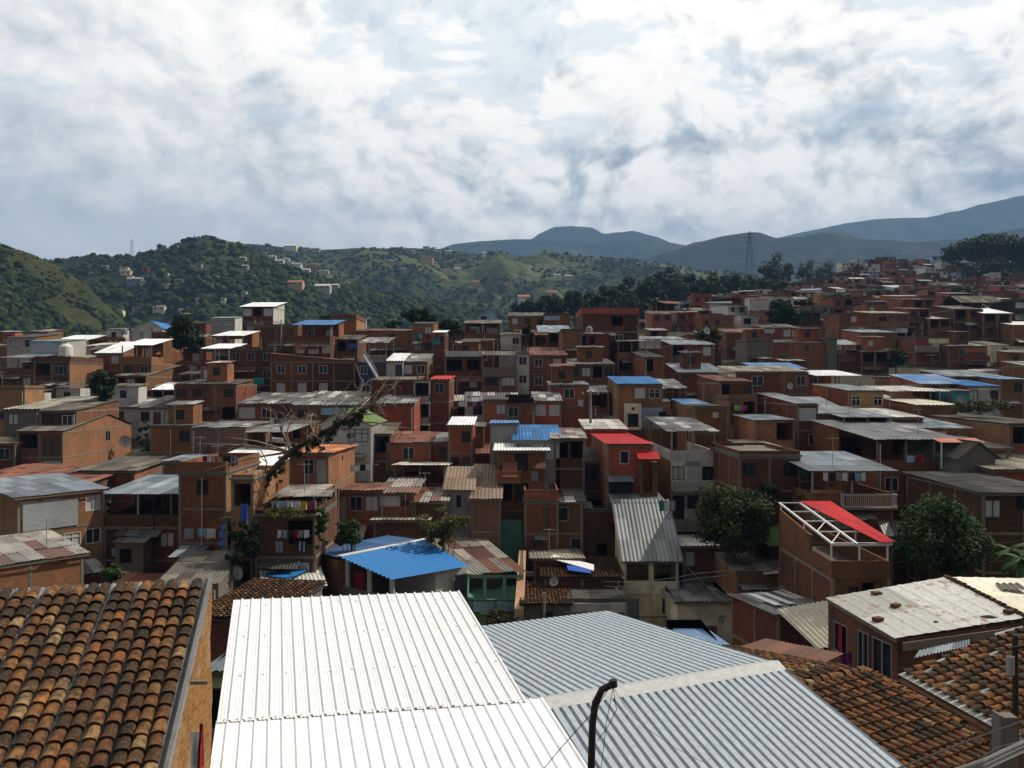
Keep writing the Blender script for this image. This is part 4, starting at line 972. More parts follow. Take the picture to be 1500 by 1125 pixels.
# white water tanks
def tank(px, py, Y, r, hh, lab, mat='tank'):
    root = empty('water_tank', P(px, py, Y)); mb = MB(); mb.tube([(0, 0, 0), (0, 0, hh*.75), (0, 0, hh*.9), (0, 0, hh)], [r, r*.97, r*.7, r*.35], 14); mb.build('body', MATS[mat], root, smooth=True)
    mb = MB(); mb.tube([(0, 0, hh), (0, 0, hh+.16)], r*.38, 10); mb.build('lid', MATS[mat], root); tag(root, lab, 'water tank', 'water tanks on roofs')
tank(1181, 857, 52, .36, .75, 'left white water tank with stubby lid beside the grey concrete roof')
tank(1189, 858, 51.6, .36, .7, 'right white water tank in the pair beside the grey concrete roof')
tank(97, 521, 112, .9, 1.7, 'round white tank beside the blue glazed gallery')
tank(182, 490, 148, .6, 1.2, 'small bluish tank left of the white gabled house', 'gz')
tank(863, 487, 117.5, .5, .9, 'dark tank on the terrace of the massive brick block', 'gy')
# white steel frame with red sheets
hq = hF; z0 = hF.ze
def fp(u, v, zz): return Vector((u*hF.w, v*hF.dep, hF.H+zz))
mb = MB(); t = .13
mb.box(0, hF.w, 0, t, hF.H+.002, hF.H+1.0); mb.box(hF.w-t, hF.w, t, hF.dep, hF.H+.002, hF.H+1.0); mb.box(0, t, t, hF.dep*.36, hF.H+.002, hF.H+1.0); mb.hexa([(0, hF.dep*.361, hF.H), (t, hF.dep*.361, hF.H), (t, hF.dep, hF.H), (0, hF.dep, hF.H), (0, hF.dep*.361, hF.H+1.9), (t, hF.dep*.361, hF.H+1.9), (t, hF.dep, hF.H+2.6), (0, hF.dep, hF.H+2.6)]); mb.build('parapet', MATS['b'], hF.root)
mb = MB(); mb.box(.02, hF.w-.02, .02, hF.dep-.02, hF.H-.2, hF.H); mb.build('terrace_floor', MATS['cs'], hF.root)
zt = 1.95
for (u, v) in ((.02, .02), (.5, .02), (.98, .02), (.02, .5), (.98, .5), (.02, .98)):
    mb = MB(); p = fp(u, v, 0.01); mb.bar(p, p+Vector((0, 0, zt+1.0*v+.05)), .08); mb.build('post', MATS['steelw'], hF.root)
fr = MB()
ridge_u = .42
def top(u, v): return fp(u, v, zt+1.0*v+.1)
for u in (0, ridge_u, 1): fr.bar(top(u, -.02), top(u, 1.0), .11)
for v in (0, .25, .5, .75, 1):
    fr.bar(top(0, v), top(ridge_u, v), .07); fr.bar(top(ridge_u, v), top(1, v), .07)
fr.bar(fp(0, 0, zt), fp(1, 0, zt), .10); fr.bar(top(ridge_u, 0), fp(.75, 0, zt), .07)
fr.bar(top(0, .25), top(ridge_u, .5), .05); fr.bar(top(0, .0), top(ridge_u, .25), .05)
fr.build('steel_frame', MATS['steelw'], hF.root)
mb = MB(); up = Vector((0, 0, .1))
sheets(mb, top(.80, -.03)+up, top(1.05, -.03)+up, top(1.05, 1.0)+up, top(.42, 1.0)+up, pitch=.25, amp=.03, jit=.5); mb.build('roof', MATS['R'], hF.root)
# striped sheet at the front of the dirty roof
mb = MB(); sheets(mb, h50.L(P(1197, 952, 43)), h50.L(P(1285, 938, 43.2)), h50.L(P(1222, 879, 46.2)), h50.L(P(1137, 894, 45.9)), pitch=.3, amp=.12, jit=0, sw=9, sl=9)
mb.build('lower_roof', MATS['wy'], h50.root)
for q in (.28, .55):
    mb = MB(); g = h50.rise/h50.dep
    mb.hexa([(h50.w*q-.2, 1.4, h50.H+1*g+.13), (h50.w*q+.25, 1.4, h50.H+1*g+.13), (h50.w*q+.25, 4.4, h50.H+4*g+.13), (h50.w*q-.2, 4.4, h50.H+4*g+.13), (h50.w*q-.2, 1.4, h50.H+1*g+.16), (h50.w*q+.25, 1.4, h50.H+1*g+.16), (h50.w*q+.25, 4.4, h50.H+4*g+.16), (h50.w*q-.2, 4.4, h50.H+4*g+.16)]); mb.build('skylight', MATS['W'], h50.root)
# sheet cladding and canopy on the sunlit three-storey house
mb = MB(); mb.box(.3, h34.w*.68, -.12, -.04, h34.H-2.6, h34.H-.5); mb.build('cladding', MATS['gz'], h34.root)
posts_h[0] = 2.4
awning(h34, -2.5, h34.w*.34, h34.H-2.7, 2.4, .3, 'w', 'canopy', posts=2)
# blue patch on wall, tarp
mb = MB()
for (cx_, cy_, rx, ry) in ((328, 773, 5, 5), (327, 783, 7, 7), (326, 796, 6, 5), (328, 803, 4, 4)):
    a = h37.L(P(cx_, cy_, 60)); pts = [(a.x+math.cos(t*.4)*rx/F*60*(.7+.5*rng.random()), -.033, a.z+math.sin(t*.4)*ry/F*60*(.8+.5*rng.random())) for t in range(16)]
    for q in range(16): mb.face([(a.x, -.033, a.z), pts[q], pts[(q+1) % 16]])
mb.build('paint_stain', MATS['bluepaint'], h37.root)
hang(352, 738, 51.2, .5, 1.6, 'tarp', 'blue tarpaulin hanging beside the narrow tower', cat='tarpaulin', group='tarpaulins', name='tarpaulin')
hang(510, 503, 119, 1.4, .9, 'k_blue', 'dark blue cloth hanging in the open upper storey', cat='tarpaulin', group='tarpaulins', name='tarpaulin')
hang(633, 497, 119, 1.0, .8, 'k_teal', 'green tarpaulin hanging under the curved white roof', cat='tarpaulin', group='tarpaulins', name='tarpaulin')
hang(371, 553, 103, 1.4, .9, 'k_teal', 'green tarpaulin hanging under the patched porch sheets', cat='tarpaulin', group='tarpaulins', name='tarpaulin')
hang(1173, 678, 61.5, .5, 1.1, 'k_teal', 'green cloth hanging at the corner of the two dark windows house', cat='tarpaulin', group='tarpaulins', name='tarpaulin')
# laundry
def line(x0, y0, x1, y1, Y, items, where, w=.5, hh=.8, cord=True):
    n = len(items); a = P(x0, y0, Y); b = P(x1, y1, Y)
    if cord:
        mb = MB(); mb.tube([(0, 0, 0), (b-a)*.5-Vector((0, 0, .06)), b-a], .012, 4); o = mb.build('clothesline', MATS['cable'], loc=a); tag(o, 'thin clothesline stretched '+where, 'clothesline')
    for i, m in enumerate(items):
        p = a.lerp(b, (i+.1)/n); mb, *_ = cloth((0, 0, 0), b-a, w*(.8+.4*rng.random()), hh, m, '')
        o = mb.build('hanging_cloth', MATS[m], loc=p-Vector((0, 0, .02))); tag(o, '%s cloth, %s from the left among the laundry %s' % (CN[m], ORD[i], where), 'laundry', 'laundry hung '+where)
CN = dict(k_white='white', k_red='red', k_blue='navy blue', k_teal='teal', k_pink='pink', k_purple='purple', k_yellow='yellow', k_dark='black', k_grey='grey', k_green='lime green', k_lblue='light blue')
ORD = ['first', 'second', 'third', 'fourth', 'fifth', 'sixth', 'seventh', 'eighth']
line(296, 668, 344, 668, 60.6, ['k_purple', 'k_white', 'k_pink', 'k_yellow', 'k_dark', 'k_dark', 'k_grey'], 'on the cluttered roof terrace', .5, .75)
line(396, 733, 462, 733, 51.6, ['k_grey', 'k_lblue', 'k_white', 'k_white', 'k_yellow', 'k_pink'], 'on the overgrown terrace', .45, .6)
line(406, 776, 452, 776, 50.6, ['k_white', 'k_lblue', 'k_dark', 'k_red', 'k_grey', 'k_white'], 'below the overgrown terrace', .3, .5)
line(1328, 667, 1350, 667, 63.3, ['k_lblue', 'k_lblue', 'k_red', 'k_red'], 'on the large grey terrace', .38, .55)
line(1075, 593, 1092, 593, 83.6, ['k_green', 'k_grey', 'k_pink'], 'on the small white terrace room', .55, .6)
line(1205, 692, 1270, 692, 57.7, ['k_white', 'k_dark', 'k_grey', 'k_white', 'k_dark', 'k_lblue', 'k_white'], 'under the wide parapet terrace roof', .4, .6)
line(664, 588, 704, 588, 94, ['k_purple', 'k_white', 'k_white', 'k_red', 'k_grey', 'k_purple'], 'right of the stacked balconies', .5, .6)
line(512, 682, 540, 679, 63, ['k_white', 'k_white', 'k_dark', 'k_white'], 'above the heaped scrap sheets', .45, .5)
line(965, 733, 985, 733, 60, ['k_teal', 'k_white', 'k_grey'], 'behind the steep grey roof', .5, .8)
line(998, 512, 1010, 512, 120.5, ['k_blue', 'k_white', 'k_blue'], 'in the corner bay opening', .4, .6)
# ---------------------------- blue roof house (custom)
hBl = H(573, 684, 868, 50.5, 9, '...d|....', None, None, 'white house with bright blue sheet roof, white ridge and pillared open corner', yaw=36, wall='w', side='w', rise=0, nm='bright blue roof house', frame=False)
A_ = P(497, 817, 52); B_ = P(623, 792, 57.6); C_ = P(572, 850, 49.2); D_ = P(686, 830, 52.9); E_ = P(455, 808, 55.7); F_ = P(570, 785, 61.4)
mb = MB(); sheets(mb, C_, A_, B_, D_, pitch=.42, amp=.085, jit=.15, sw=30, sl=30); bld('roof', mb, 'B', hBl)
mb = MB(); sheets(mb, F_, E_, A_, B_, pitch=.45, amp=.05, jit=.5, sw=.9); bld('roof', mb, 'Bp2', hBl)
mb = MB(); mb.bar(A_+Vector((0, 0, .12)), B_+Vector((0, 0, .12)), .42, .06); bld('ridge_cap', mb, 'W', hBl)
def gp(p, dz=0): return Vector((p.x, p.y, p.z+dz))
for t_ in (.06, .5, .93):
    p = A_.lerp(C_, t_)+Vector((.3, .35, -.1)); mb = MB(); mb.tube([p, p-Vector((0, 0, 2.6))], .17, 10); bld('pillar', mb, 'wp', hBl)
mb = MB(); a = gp(A_, -2.0); b = gp(C_, -1.4)
mb.bar(gp(A_, -2.3)+Vector((.2, .2, 0)), gp(C_, -1.6)+Vector((.1, .2, 0)), .15, .8); bld('balustrade', mb, 'c', hBl)
mb = MB(); q0 = P(460, 868, 55); q1 = P(492, 900, 51.5)
mb.hexa([gp(E_, -6)+Vector((.4, 0, 0)), gp(A_, -6)+Vector((-.1, .1, 0)), gp(A_, -6)+Vector((3.6, 4, 0)), gp(E_, -6)+Vector((4, 4.4, 0)), gp(E_, -.15)+Vector((.4, 0, 0)), gp(A_, -.2)+Vector((-.1, .1, 0)), gp(A_, -.2)+Vector((3.6, 4, 0)), gp(E_, -.2)+Vector((4, 4.4, 0))]); bld('rear_wall', mb, 'b', hBl)
mb = MB(); mb.hexa([gp(C_, -3.2), gp(D_, -3.2), gp(B_, -3.2), gp(A_, -3.2), gp(C_, -3), gp(D_, -3), gp(B_, -3), gp(A_, -3)]); bld('terrace_floor', mb, 'cs', hBl)
mb = MB(); q = [C_.lerp(D_, .55), C_.lerp(D_, .97), B_.lerp(A_, .1), B_.lerp(A_, .5)]; q = [x+Vector((0, .6, 0)) for x in q]
mb.hexa([gp(x, -2.9) for x in q]+[gp(x, -.12-.0*i) for i, x in enumerate(q)]); bld('corner_room', mb, 'w', hBl)
mb = MB(); a = C_.lerp(D_, .78)+Vector((.25, .25, 0)); d_ = (D_-C_).normalized(); mb.hexa([gp(a, -2.6), gp(a+d_*.9, -2.6), gp(a+d_*.9+Vector((-.1, .3, 0)), -2.6), gp(a+Vector((-.1, .3, 0)), -2.6), gp(a, -.5), gp(a+d_*.9, -.5), gp(a+d_*.9+Vector((-.1, .3, 0)), -.5), gp(a+Vector((-.1, .3, 0)), -.5)]); bld('door', mb, 'gl', hBl)
o = hang(520, 838, 51.5, .6, 1.4, 'k_red', 'red cloth hanging in the pillared corner under the blue roof')
# blue tinted lean-to left of it, grey lean-to
hL1 = H(392, 470, 860, 49, 6, '....|..', 'w', 828, 'low shed with white and grey sheet roof left of the bright blue roof', wall='wp', side='c', yaw=20, rise=.8, nm='low shed beside the blue roof')
mb = MB(); sheets(mb, P(386, 844, 51), P(424, 849, 49.6), P(462, 830, 53), P(430, 822, 55), pitch=.2, amp=.04, jit=.4); o = mb.build('roofing_sheet', MATS['B'], None); tag(o, 'glossy blue plastic roof sheet above the low white shed', 'sheet')
hL2 = H(326, 398, 846, 54, 7, '...|..', 'z', 826, 'long low dwelling with dull grey sheet roof behind the clay tiles', wall='gy', side='gy', yaw=14, rise=.9)
H(292, 400, 904, 36.5, 6.5, '...|..', 'td', None, 'house with old reddish brown clay tile roof behind the white roof', rise=.05, wall='b', side='c', yaw=-6, nm='old clay tile roof behind the white roof')
H(225, 320, 858, 46, 7, '...|..', 'cs', 838, 'low house with flat grey cement roof behind the big tile roof', rise=.5, wall='c', side='c', ov=.05, yaw=8)
hgr = H(300, 352, 985, 23, 7, 'w|.', 'zb', 912, 'lime green house with plain grey roof in the gap beside the tiles', wall='lime', side='lime', rise=-.65, frame=False, ov=.15)
H(1000, 1056, 944, 38, 4, '...|..', 'Bl', 926, 'small light blue roof peeking over the grey corrugated house', wall='gy', rise=-.5, nm='small light blue roof')
# ------------------------------------------------------------- foreground roofs
GF = 'near houses below the viewpoint'
def fhouse(name, loc, lab):
    root = empty(name, loc); tag(root, lab, 'house', GF); return root
def fb(name, mb, mat, root, smooth=False):
    o = Vector(root.location); mb.v = [Vector(v)-o for v in mb.v]; return mb.build(name, mat if isinstance(mat, list) else MATS[mat], root, smooth)
# 1. clay tile roof, left
A = P(305, 850, 14.5); dv = Vector((-.235, 1, .393)); V = dv.normalized()
U = Vector((1, .235, 0)).normalized(); Nn = U.cross(V).normalized()
r1 = fhouse('house', (-9, 12, -13), 'house with weathered orange and brown clay tile roof filling the lower left corner')
L1 = 5.6; W1 = 6.3
O1 = A-U*W1-V*L1
mb = MB(); tiles(mb, O1+U*(W1-.05-27*.222), U, V, 27*.222+.01, L1-.05, .222, .262, .095, n=7, tl=.36); fb('roof_tiles', mb, 't', r1, False)
mb = MB(); sheets(mb, O1-Nn*.06, O1+U*W1-Nn*.06, A+V*.09-Nn*.06, A-U*W1+V*.09-Nn*.06, pitch=.111, amp=.03, jit=.2, sw=1, sl=9); fb('under_sheet', mb, 'gz', r1)
mb = MB(); e0 = O1+U*W1; mb.hexa([e0-Nn*.1+U*.0, e0-Nn*.1+U*.06, A+V*.2-Nn*.1+U*.06, A+V*.2-Nn*.1, e0+Nn*.03, e0+Nn*.03+U*.06, A+V*.2+Nn*.03+U*.06, A+V*.2+Nn*.03]); fb('flashing', mb, 'z', r1)
# rough brick side wall
k = NT('roughbrick'); pos = k.pos()
uvr = k.n('UVMap').outputs[0]
sy = k.scale(uvr, (1.3, 11, 1)); nz = k.noise(2.2, 6, sy, .7); n2 = k.noise(1.4, 5, pos, .65)
col = k.mix(k.ramp(nz, [(.38, 0), (.62, 1)]), (.13,.058,.02), (.38,.19,.065))
col = k.mix(k.math('MULTIPLY', k.ramp(n2, [(.5, 0), (.66, 1)]), .7), col, (.34,.27,.17))
col = k.mix(k.ramp(k.noise(9, 5, pos, .7), [(.58, 0), (.72, .8)]), col, (.06,.035,.018))
k.bump(nz, .05, 1.0); k.out(col, .95, 0, .1)
mb = MB(); nz_ = 26; ny = 40
wl = []
top0 = e0-Nn*.08+U*.02; top1 = A+V*.1-Nn*.08+U*.02
for j in range(ny+1):
    t = j/ny; p = top0.lerp(top1, t); row = []
    for i in range(nz_+1):
        dz = 7.0*i/nz_; q = p-Vector((0, 0, dz)); nn = mnoise.noise((q.x*2, q.y*2.2, q.z*6))*.05+mnoise.noise((q.y*7, q.z*14, 3))*.03
        row.append((q+U*(nn+.035*dz*0+.02), (t*5.6, -dz+p.z)))
    wl.append(row)
for j in range(ny):
    for i in range(nz_):
        a, b, c, d = wl[j][i], wl[j][i+1], wl[j+1][i+1], wl[j+1][i]
        mb.face([a[0], b[0], c[0], d[0]], [a[1], b[1], c[1], d[1]])
fb('wall', mb, 'roughbrick', r1, True)
mb = MB(); q0 = O1-Vector((0, 0, .3)); mb.hexa([A-U*W1-Vector((0, 0, 9)), A-Vector((0, 0, 9))-U*.1, A+V*.05-Vector((0, 0, .25))-U*.1, A-U*W1-Vector((0, 0, .25)), A-U*W1-Vector((0, -.2, 9)), A-Vector((0, -.2, 9))-U*.1, A+V*.05-Vector((0, -.2, .25))-U*.1, A-U*W1-Vector((0, -.2, .25))]); fb('rear_wall', mb, 'b', r1)
mb = MB(); p = top0.lerp(top1, .56)-Vector((0, 0, .12)); mb.bar(p-V*.02, p+U*.28-Vector((0, 0, .03)), .07, .05); fb('bracket', mb, 'wood2', r1)
p = P(283, 1083, 10.9)
o = hang(279, 1072, 10.6, .16, .5, 'k_white', 'white and grey cloth hanging by the rough orange wall', name='hanging_cloth')
o = hang(292, 1060, 10.6, .05, .62, 'k_red', 'narrow dark red cloth hanging beside the white cloth at the wall')
# 2. white ribbed roof
r2 = fhouse('house', (-4.5, 18, -12.5), 'house with large brilliant white ribbed metal roof in the middle foreground')
FL = P(342, 880, 22); FR = P(672, 867.5, 23.9)
b2d = Vector((-.312, 1, .08))
def onray(px, py, p0, dirn):
    pass
ML = FL-Vector((-.30, 1, .128))*6.15; MR = FR-Vector((-.30, 1, .119))*6.41
BL = FL-Vector((-.30, 1, .128))*12.5; BR = FR-Vector((-.30, 1, .119))*12.8
pr = proj(ML), proj(MR), proj(BL), proj(BR); print('white roof', pr)
mb = MB(); sheets(mb, ML, MR, FR, FL, pitch=.27, amp=.04, jit=0, sw=40, sl=40, trapez=3)
uw = (MR-ML).normalized()
lo = Vector((0, 0, -.022))
sheets(mb, BL-uw*.02+lo, BR+uw*.42+lo, MR+uw*.42+lo+(FR-MR)*.02, ML-uw*.02+lo+(FL-ML)*.02, pitch=.27, amp=.04, jit=0, sw=40, sl=40, trapez=3)
for q in range(26):
    p = ML.lerp(MR, (q+.5)/26); mb.box(p.x-.02, p.x+.02, p.y+.06, p.y+.1, p.z+.01, p.z+.06)
    if q % 2:
        for s_ in (.3, .62, .93): p2 = ML.lerp(MR, (q+.5)/26).lerp(FL.lerp(FR, (q+.5)/26), s_); mb.box(p2.x-.02, p2.x+.02, p2.y-.02, p2.y+.02, p2.z+.01, p2.z+.055)
fb('roof', mb, 'Wc', r2)
mb = MB()
dn = Vector((0, 0, -6)); th = Vector((0, 0, -.12)); i1 = uw*.25
mb.hexa([BL+i1+dn, BR-i1+dn, FR-i1*1.2-Vector((0, .3, 0))+dn, FL+i1-Vector((0, .3, 0))+dn, BL+i1+th, BR-i1+th, FR-i1*1.2-Vector((0, .3, 0))+th, FL+i1-Vector((0, .3, 0))+th]); fb('wall', mb, 'gy', r2)
mb = MB(); p = ML-uw*.12+Vector((0, 0, -.12)); mb.tube([p, p-Vector((-.3, 1, .3))*.5-Vector((0, 0, .6)), p-Vector((-.3, 1, .3))*.6-Vector((0, 0, 5))], .13, 12); fb('downpipe', mb, 'gz', r2, True)
# 3. grey corrugated two-slope roof
r3 = fhouse('house', (4, 19, -13), 'house with grey corrugated double pitched metal roof and pale ridge cap in the centre foreground')
RL = P(808, 1031, 18.75); RR = P(1138, 977, 21.1)
rl = (RL-RR).normalized(); RL2 = RL+rl*2.2
ER = P(890, 898.5, 30); EL = ER+(RL-RR)+rl*2.2
FRr = P(1318, 1125, 17); dd = (FRr-RR); FRr = RR+dd*1.75; FLl = RL2+dd*1.75
mb = MB()
sheets(mb, EL, ER, RR, RL2, pitch=.235, amp=.085, jit=0, sw=60, sl=60, trapez=2); sheets(mb, FLl, FRr, RR, RL2, pitch=.235, amp=.085, jit=0, sw=60, sl=60, trapez=2)
fb('roof', mb, 'gf', r3)
mb = MB(); u_ = Vector((0, 0, .17)); da = dd.normalized()*.36; ea = (ER-RR).normalized()*.36; ex = -rl*.05
mb.face([RL2+da+u_*.6, RR+da+u_*.62+ex, RR+u_+ex, RL2+u_]); mb.face([RL2+u_, RR+u_+ex, RR+ea+u_*.6+ex, RL2+ea+u_*.6]); mb.face([RL2+da-u_*.2, RR+da-u_*.2+ex, RR+da+u_*.62+ex, RL2+da+u_*.6]); fb('ridge_cap', mb, 'gc', r3)
mb = MB(); g_ = Vector((0, 0, -.02)); mb.bar(EL+Vector((-.05, .12, -.05)), ER+Vector((-.05, .12, -.05)), .22, .14); fb('gutter', mb, 'z', r3)
mb = MB(); i_ = rl*.25; ii = Vector((0, -.25, 0))
def wallq(pts, dz, t): return [p+Vector((0, 0, dz)) for p in pts]
q = [FLl-i_*0, FRr+i_, RR+i_, RL2]; mb.hexa(wallq(q, -7, 0)+wallq(q, -.12, 0)); q = [RL2, RR+i_, ER+i_+ii, EL+ii]; mb.hexa(wallq(q, -7, 0)+wallq(q, -.12, 0)); fb('wall', mb, 'c', r3)
# 4. clay tile roof with hip, lower right
r4 = fhouse('house', (10, 20, -13), 'house with dark orange clay tile roof and tile ridge at the lower right')
AP = P(1265, 983, 23); VE = P(1480, 1105, 19.3)
vd = (VE-AP); vdn = vd.normalized(); ru = Vector((-vd.y, vd.x, 0)).normalized()*-1
if ru.x > 0: ru = -ru
RLf = AP+ru*7
lowR = AP+vd*1.7; V4 = -vdn; U4 = -ru
mb = MB(); O4 = RLf+vd*1.7; L4 = vd.length*1.7; tiles(mb, O4, U4, V4, 7.0, L4-.05, .29, .34, .108, n=7, tl=.46)
bd = Vector((-.46*1, .887, -.17)).normalized()
O4b = AP+bd*5.2
tiles(mb, O4b, ru, -bd, 5.2, 5.1, .28, .34, .108, n=6, tl=.46); fb('roof_tiles', mb, 't', r4)
mb = MB()
def ridge_tiles(mb, a, b, rad=.15, st=.3):
    a = Vector(a); b = Vector(b); n = max(1, int((b-a).length/st)); d = (b-a).normalized(); x = d.cross(Vector((0, 0, 1))).normalized(); y = x.cross(d)
    for i in range(n):
        p = a.lerp(b, i/n)+x*(rng.random()-.5)*.05+y*(rng.random()*.04); r = min(1, max(0, rng.gauss(.65, .2))); q = p+d*st*1.25-y*.02
        A_ = [p+(x*math.cos(math.pi*k/7)+y*math.sin(math.pi*k/7))*rad*1.1 for k in range(8)]; B_ = [q+(x*math.cos(math.pi*k/7)+y*math.sin(math.pi*k/7))*rad*.9 for k in range(8)]
        for k in range(7): mb.face([A_[k], A_[k+1], B_[k+1], B_[k]], None, r)
ridge_tiles(mb, AP+vd*1.7, AP); ridge_tiles(mb, RLf, AP); ridge_tiles(mb, AP+vd*1.7+U4*.24-Vector((0, 0, .1)), AP+U4*.24-Vector((0, 0, .1)))
fb('ridge_tiles', mb, 't', r4)
mb = MB(); z_ = Vector((0, 0, -.06)); mb.face([O4+z_, lowR+z_, AP+z_, RLf+z_]); mb.face([O4b+z_, AP+z_, AP+ru*5.2+z_, O4b+ru*5.2+z_]); fb('roof_deck', mb, 'interior', r4)
mb = MB(); sheets(mb, P(1056, 958, 28), P(1180, 985, 24.5), P(1235, 958, 27.4), P(1120, 936, 30.7), pitch=.2, amp=.03, jit=1); fb('roof_sheets', mb, 'rz', r4)
mb = MB(); q = [O4, lowR, AP, RLf]; c4 = sum(q, Vector())/4; q = [c4+(p-c4)*.95 for p in q]; mb.hexa([p-Vector((0, 0, 6)) for p in q]+[p-Vector((0, 0, .2)) for p in q]); q = [O4b, AP, AP+ru*5.2, O4b+ru*5.2]; c4 = sum(q, Vector())/4; q = [c4+(p-c4)*.95 for p in q]; mb.hexa([p-Vector((0, 0, 6)) for p in q]+[p-Vector((0, 0, .2)) for p in q]); fb('wall', mb, 'b', r4)
# 5. second clay tile roof with white gaps
r5 = fhouse('house', (13, 21, -13), 'house with broken clay tile roof showing white sheet through gaps at the right edge')
E1 = P(1306, 990, 23); E2 = P(1462, 1078, 19.3); ev = (E2-E1); up = Vector((.99*5.6, .147*5.6, 1.55)); 
T1 = E1+up
mb = MB(); Vv = up.normalized(); Uu = ev.normalized()
tiles(mb, E1, Uu, Vv, ev.length*1.25, up.length, .28, .32, .115, skip=.06, n=6, tl=.4, clip=lambda cu, cv: cv > .2*abs(math.sin(cu*3))+(.08 if cu > 1.5 else 0)); fb('roof_tiles', mb, 't', r5)
mb = MB(); z_ = Vector((0, 0, -.03)); e_ = Vv*.22; mb.face([E1+z_+e_, E1+ev*1.25+z_+e_, E1+ev*1.25+up+z_, T1+z_]); fb('under_sheet', mb, 'w', r5)
mb = MB(); sheets(mb, P(1338, 966, 24.5), P(1420, 948, 26), P(1420, 938, 26.6), P(1345, 955, 25.2), pitch=.18, amp=.04, jit=.2); fb('roof_sheets', mb, 'zb', r5)
mb = MB(); sheets(mb, P(1455, 930, 25), P(1482, 948, 23.6), P(1530, 935, 24.5), P(1500, 918, 26), pitch=.18, amp=.05, jit=.2); fb('eave_sheet', mb, 'zb', r5)
mb = MB(); q = [E1, E1+ev*1.25, E1+ev*1.25+up, T1]; c4 = sum(q, Vector())/4; q = [c4+(p-c4)*.96 for p in q]; mb.hexa([p-Vector((0, 0, 5)) for p in q]+[p-Vector((0, 0, .12)) for p in q]); fb('wall', mb, 'bd', r5)
# 6. white peeling flat roof house, right
r6 = fhouse('house', (18, 35, -14), 'brick house with peeling white roof weighted by loose bricks at the right')
Ff = P(1310, 936, 32); Lf = P(1209, 876, 36.4); M1 = P(1386, 845.5, 37.9); M2 = P(1504, 906, 33.5)
mb = MB(); sheets(mb, Ff, M2, M1, Lf, pitch=.9, amp=.02, jit=.25, sw=3.1, sl=2.6, near=True, trapez=True); fb('roof', mb, 'wr', r6)
ex = Vector((5.5, 1.3, -.4)); mb = MB(); sheets(mb, M2, M2+ex, M1+ex, M1, pitch=.9, amp=.02, jit=.25, sw=3.1, sl=2.6, trapez=True); fb('roof', mb, 'wy', r6)
mb = MB(); ridge_tiles(mb, M2+Vector((0, 0, .02)), M1, .13, .28); fb('ridge_tiles', mb, 'td', r6)
def quadwall(mb, a, b, zb, ops, m=0):
    a = Vector(a); b = Vector(b); W = math.hypot(b.x-a.x, b.y-a.y); d = Vector((b.x-a.x, b.y-a.y, 0))/W
    def f(u, z): return Vector((a.x, a.y, 0))+d*u+Vector((0, 0, z))
    zt = min(a.z, b.z)-.05
    inw = Vector((0, 0, 1)).cross(d)
    wall_face(mb, f, W, zb, zt, ops, inw, .2, m)
    mb.face([f(0, zt), f(W, zt), f(W, b.z-.03), f(0, a.z-.03)], m=m)
    return f, inw, W
in_ = (M1-Lf).normalized()*.15
mb = MB(); zb6 = -16.5; zt6 = Ff.z-.1
f6, in6, W6 = quadwall(mb, Lf+in_, Ff+in_, zb6, [(.35, 1.35, zt6-1.75, zt6-.35), (2.0, 2.75, zt6-2.5, zt6-.25), (2.95, 4.2, zt6-2.5, zt6-.25)])
quadwall(mb, Ff+in_, M2+Vector((3, .7, 0)), zb6, [])
quadwall(mb, M1, Lf+in_, zb6, [])
fb('wall', mb, 'b2', r6)
for (a, b, nm_) in ((.35, 1.35, 'window'), (2.0, 2.75, 'window'), (2.95, 4.2, 'door')):
    mb = MB(); h0 = zt6-1.75 if a < 1 else zt6-2.5; h1 = zt6-.35 if a < 1 else zt6-.25
    for u in (a+.04, b-.04, (a+b)/2): mb.bar(f6(u, h0)+in6*.05, f6(u, h1)+in6*.05, .07)
    mb.bar(f6(a, h1-.04)+in6*.05, f6(b, h1-.04)+in6*.05, .07); mb.bar(f6(a, h0+.04)+in6*.05, f6(b, h0+.04)+in6*.05, .07); w_ = fb(nm_, mb, 'fa', r6)
    mb = MB(); mb.face([f6(a, h0)+in6*.12, f6(b, h0)+in6*.12, f6(b, h1)+in6*.12, f6(a, h1)+in6*.12]); mb.v = [v-Vector(r6.location) for v in mb.v]; mb.build('pane', MATS['gl'], w_)
mb = MB(); mb.box(0, .01, 0, .01, 0, .01)
for (u0, u1, m_, zz0, zz1) in ((.75, 1.0, 'k_red', -1.7, -.4), (2.8, 2.93, 'k_red', -2.4, -.3)):
    mb = MB(); mb.hexa([f6(u0, zt6+zz0)+in6*.0, f6(u1, zt6+zz0), f6(u1, zt6+zz0)+in6*.04, f6(u0, zt6+zz0)+in6*.04, f6(u0, zt6+zz1), f6(u1, zt6+zz1), f6(u1, zt6+zz1)+in6*.04, f6(u0, zt6+zz1)+in6*.04]); fb('curtain', mb, m_, r6)
mb = MB(); mb.bar(Ff+in_+Vector((.2, -.02, -.35)), M2+Vector((3, .68, -.35)), .06, .35); mb.bar(Lf+in_*.8+Vector((0, 0, -.12)), Ff+in_*.8+Vector((0, 0, -.12)), .08, .16)
for t_ in (.32, .75): p = (Ff+in_).lerp(M2, t_)+Vector((0, -.03, -.5)); mb.bar(p, p-Vector((0, 0, 5)), .22, .06)
fb('concrete_frame', mb, 'cf', r6)
hang(1230, 956, 34.3, .55, .5, 'k_purple', 'purple cloth hung on the window sill of the peeling white roof house')
BR_ = [(1284, 873, 'brick lying near the upper left edge of the peeling white roof'), (1312, 891, 'brick lying in the middle of the peeling white roof'), (1286, 911, 'brick lying near the front left corner of the peeling white roof'),
       (1478, 900, 'brick near the tile ridge end of the peeling white roof')]
def on_plane(px, py, p0, n):
    d = Vector(((px-CX)/F, 1, (CY-py)/F)); t = n.dot(p0)/n.dot(d); return d*t
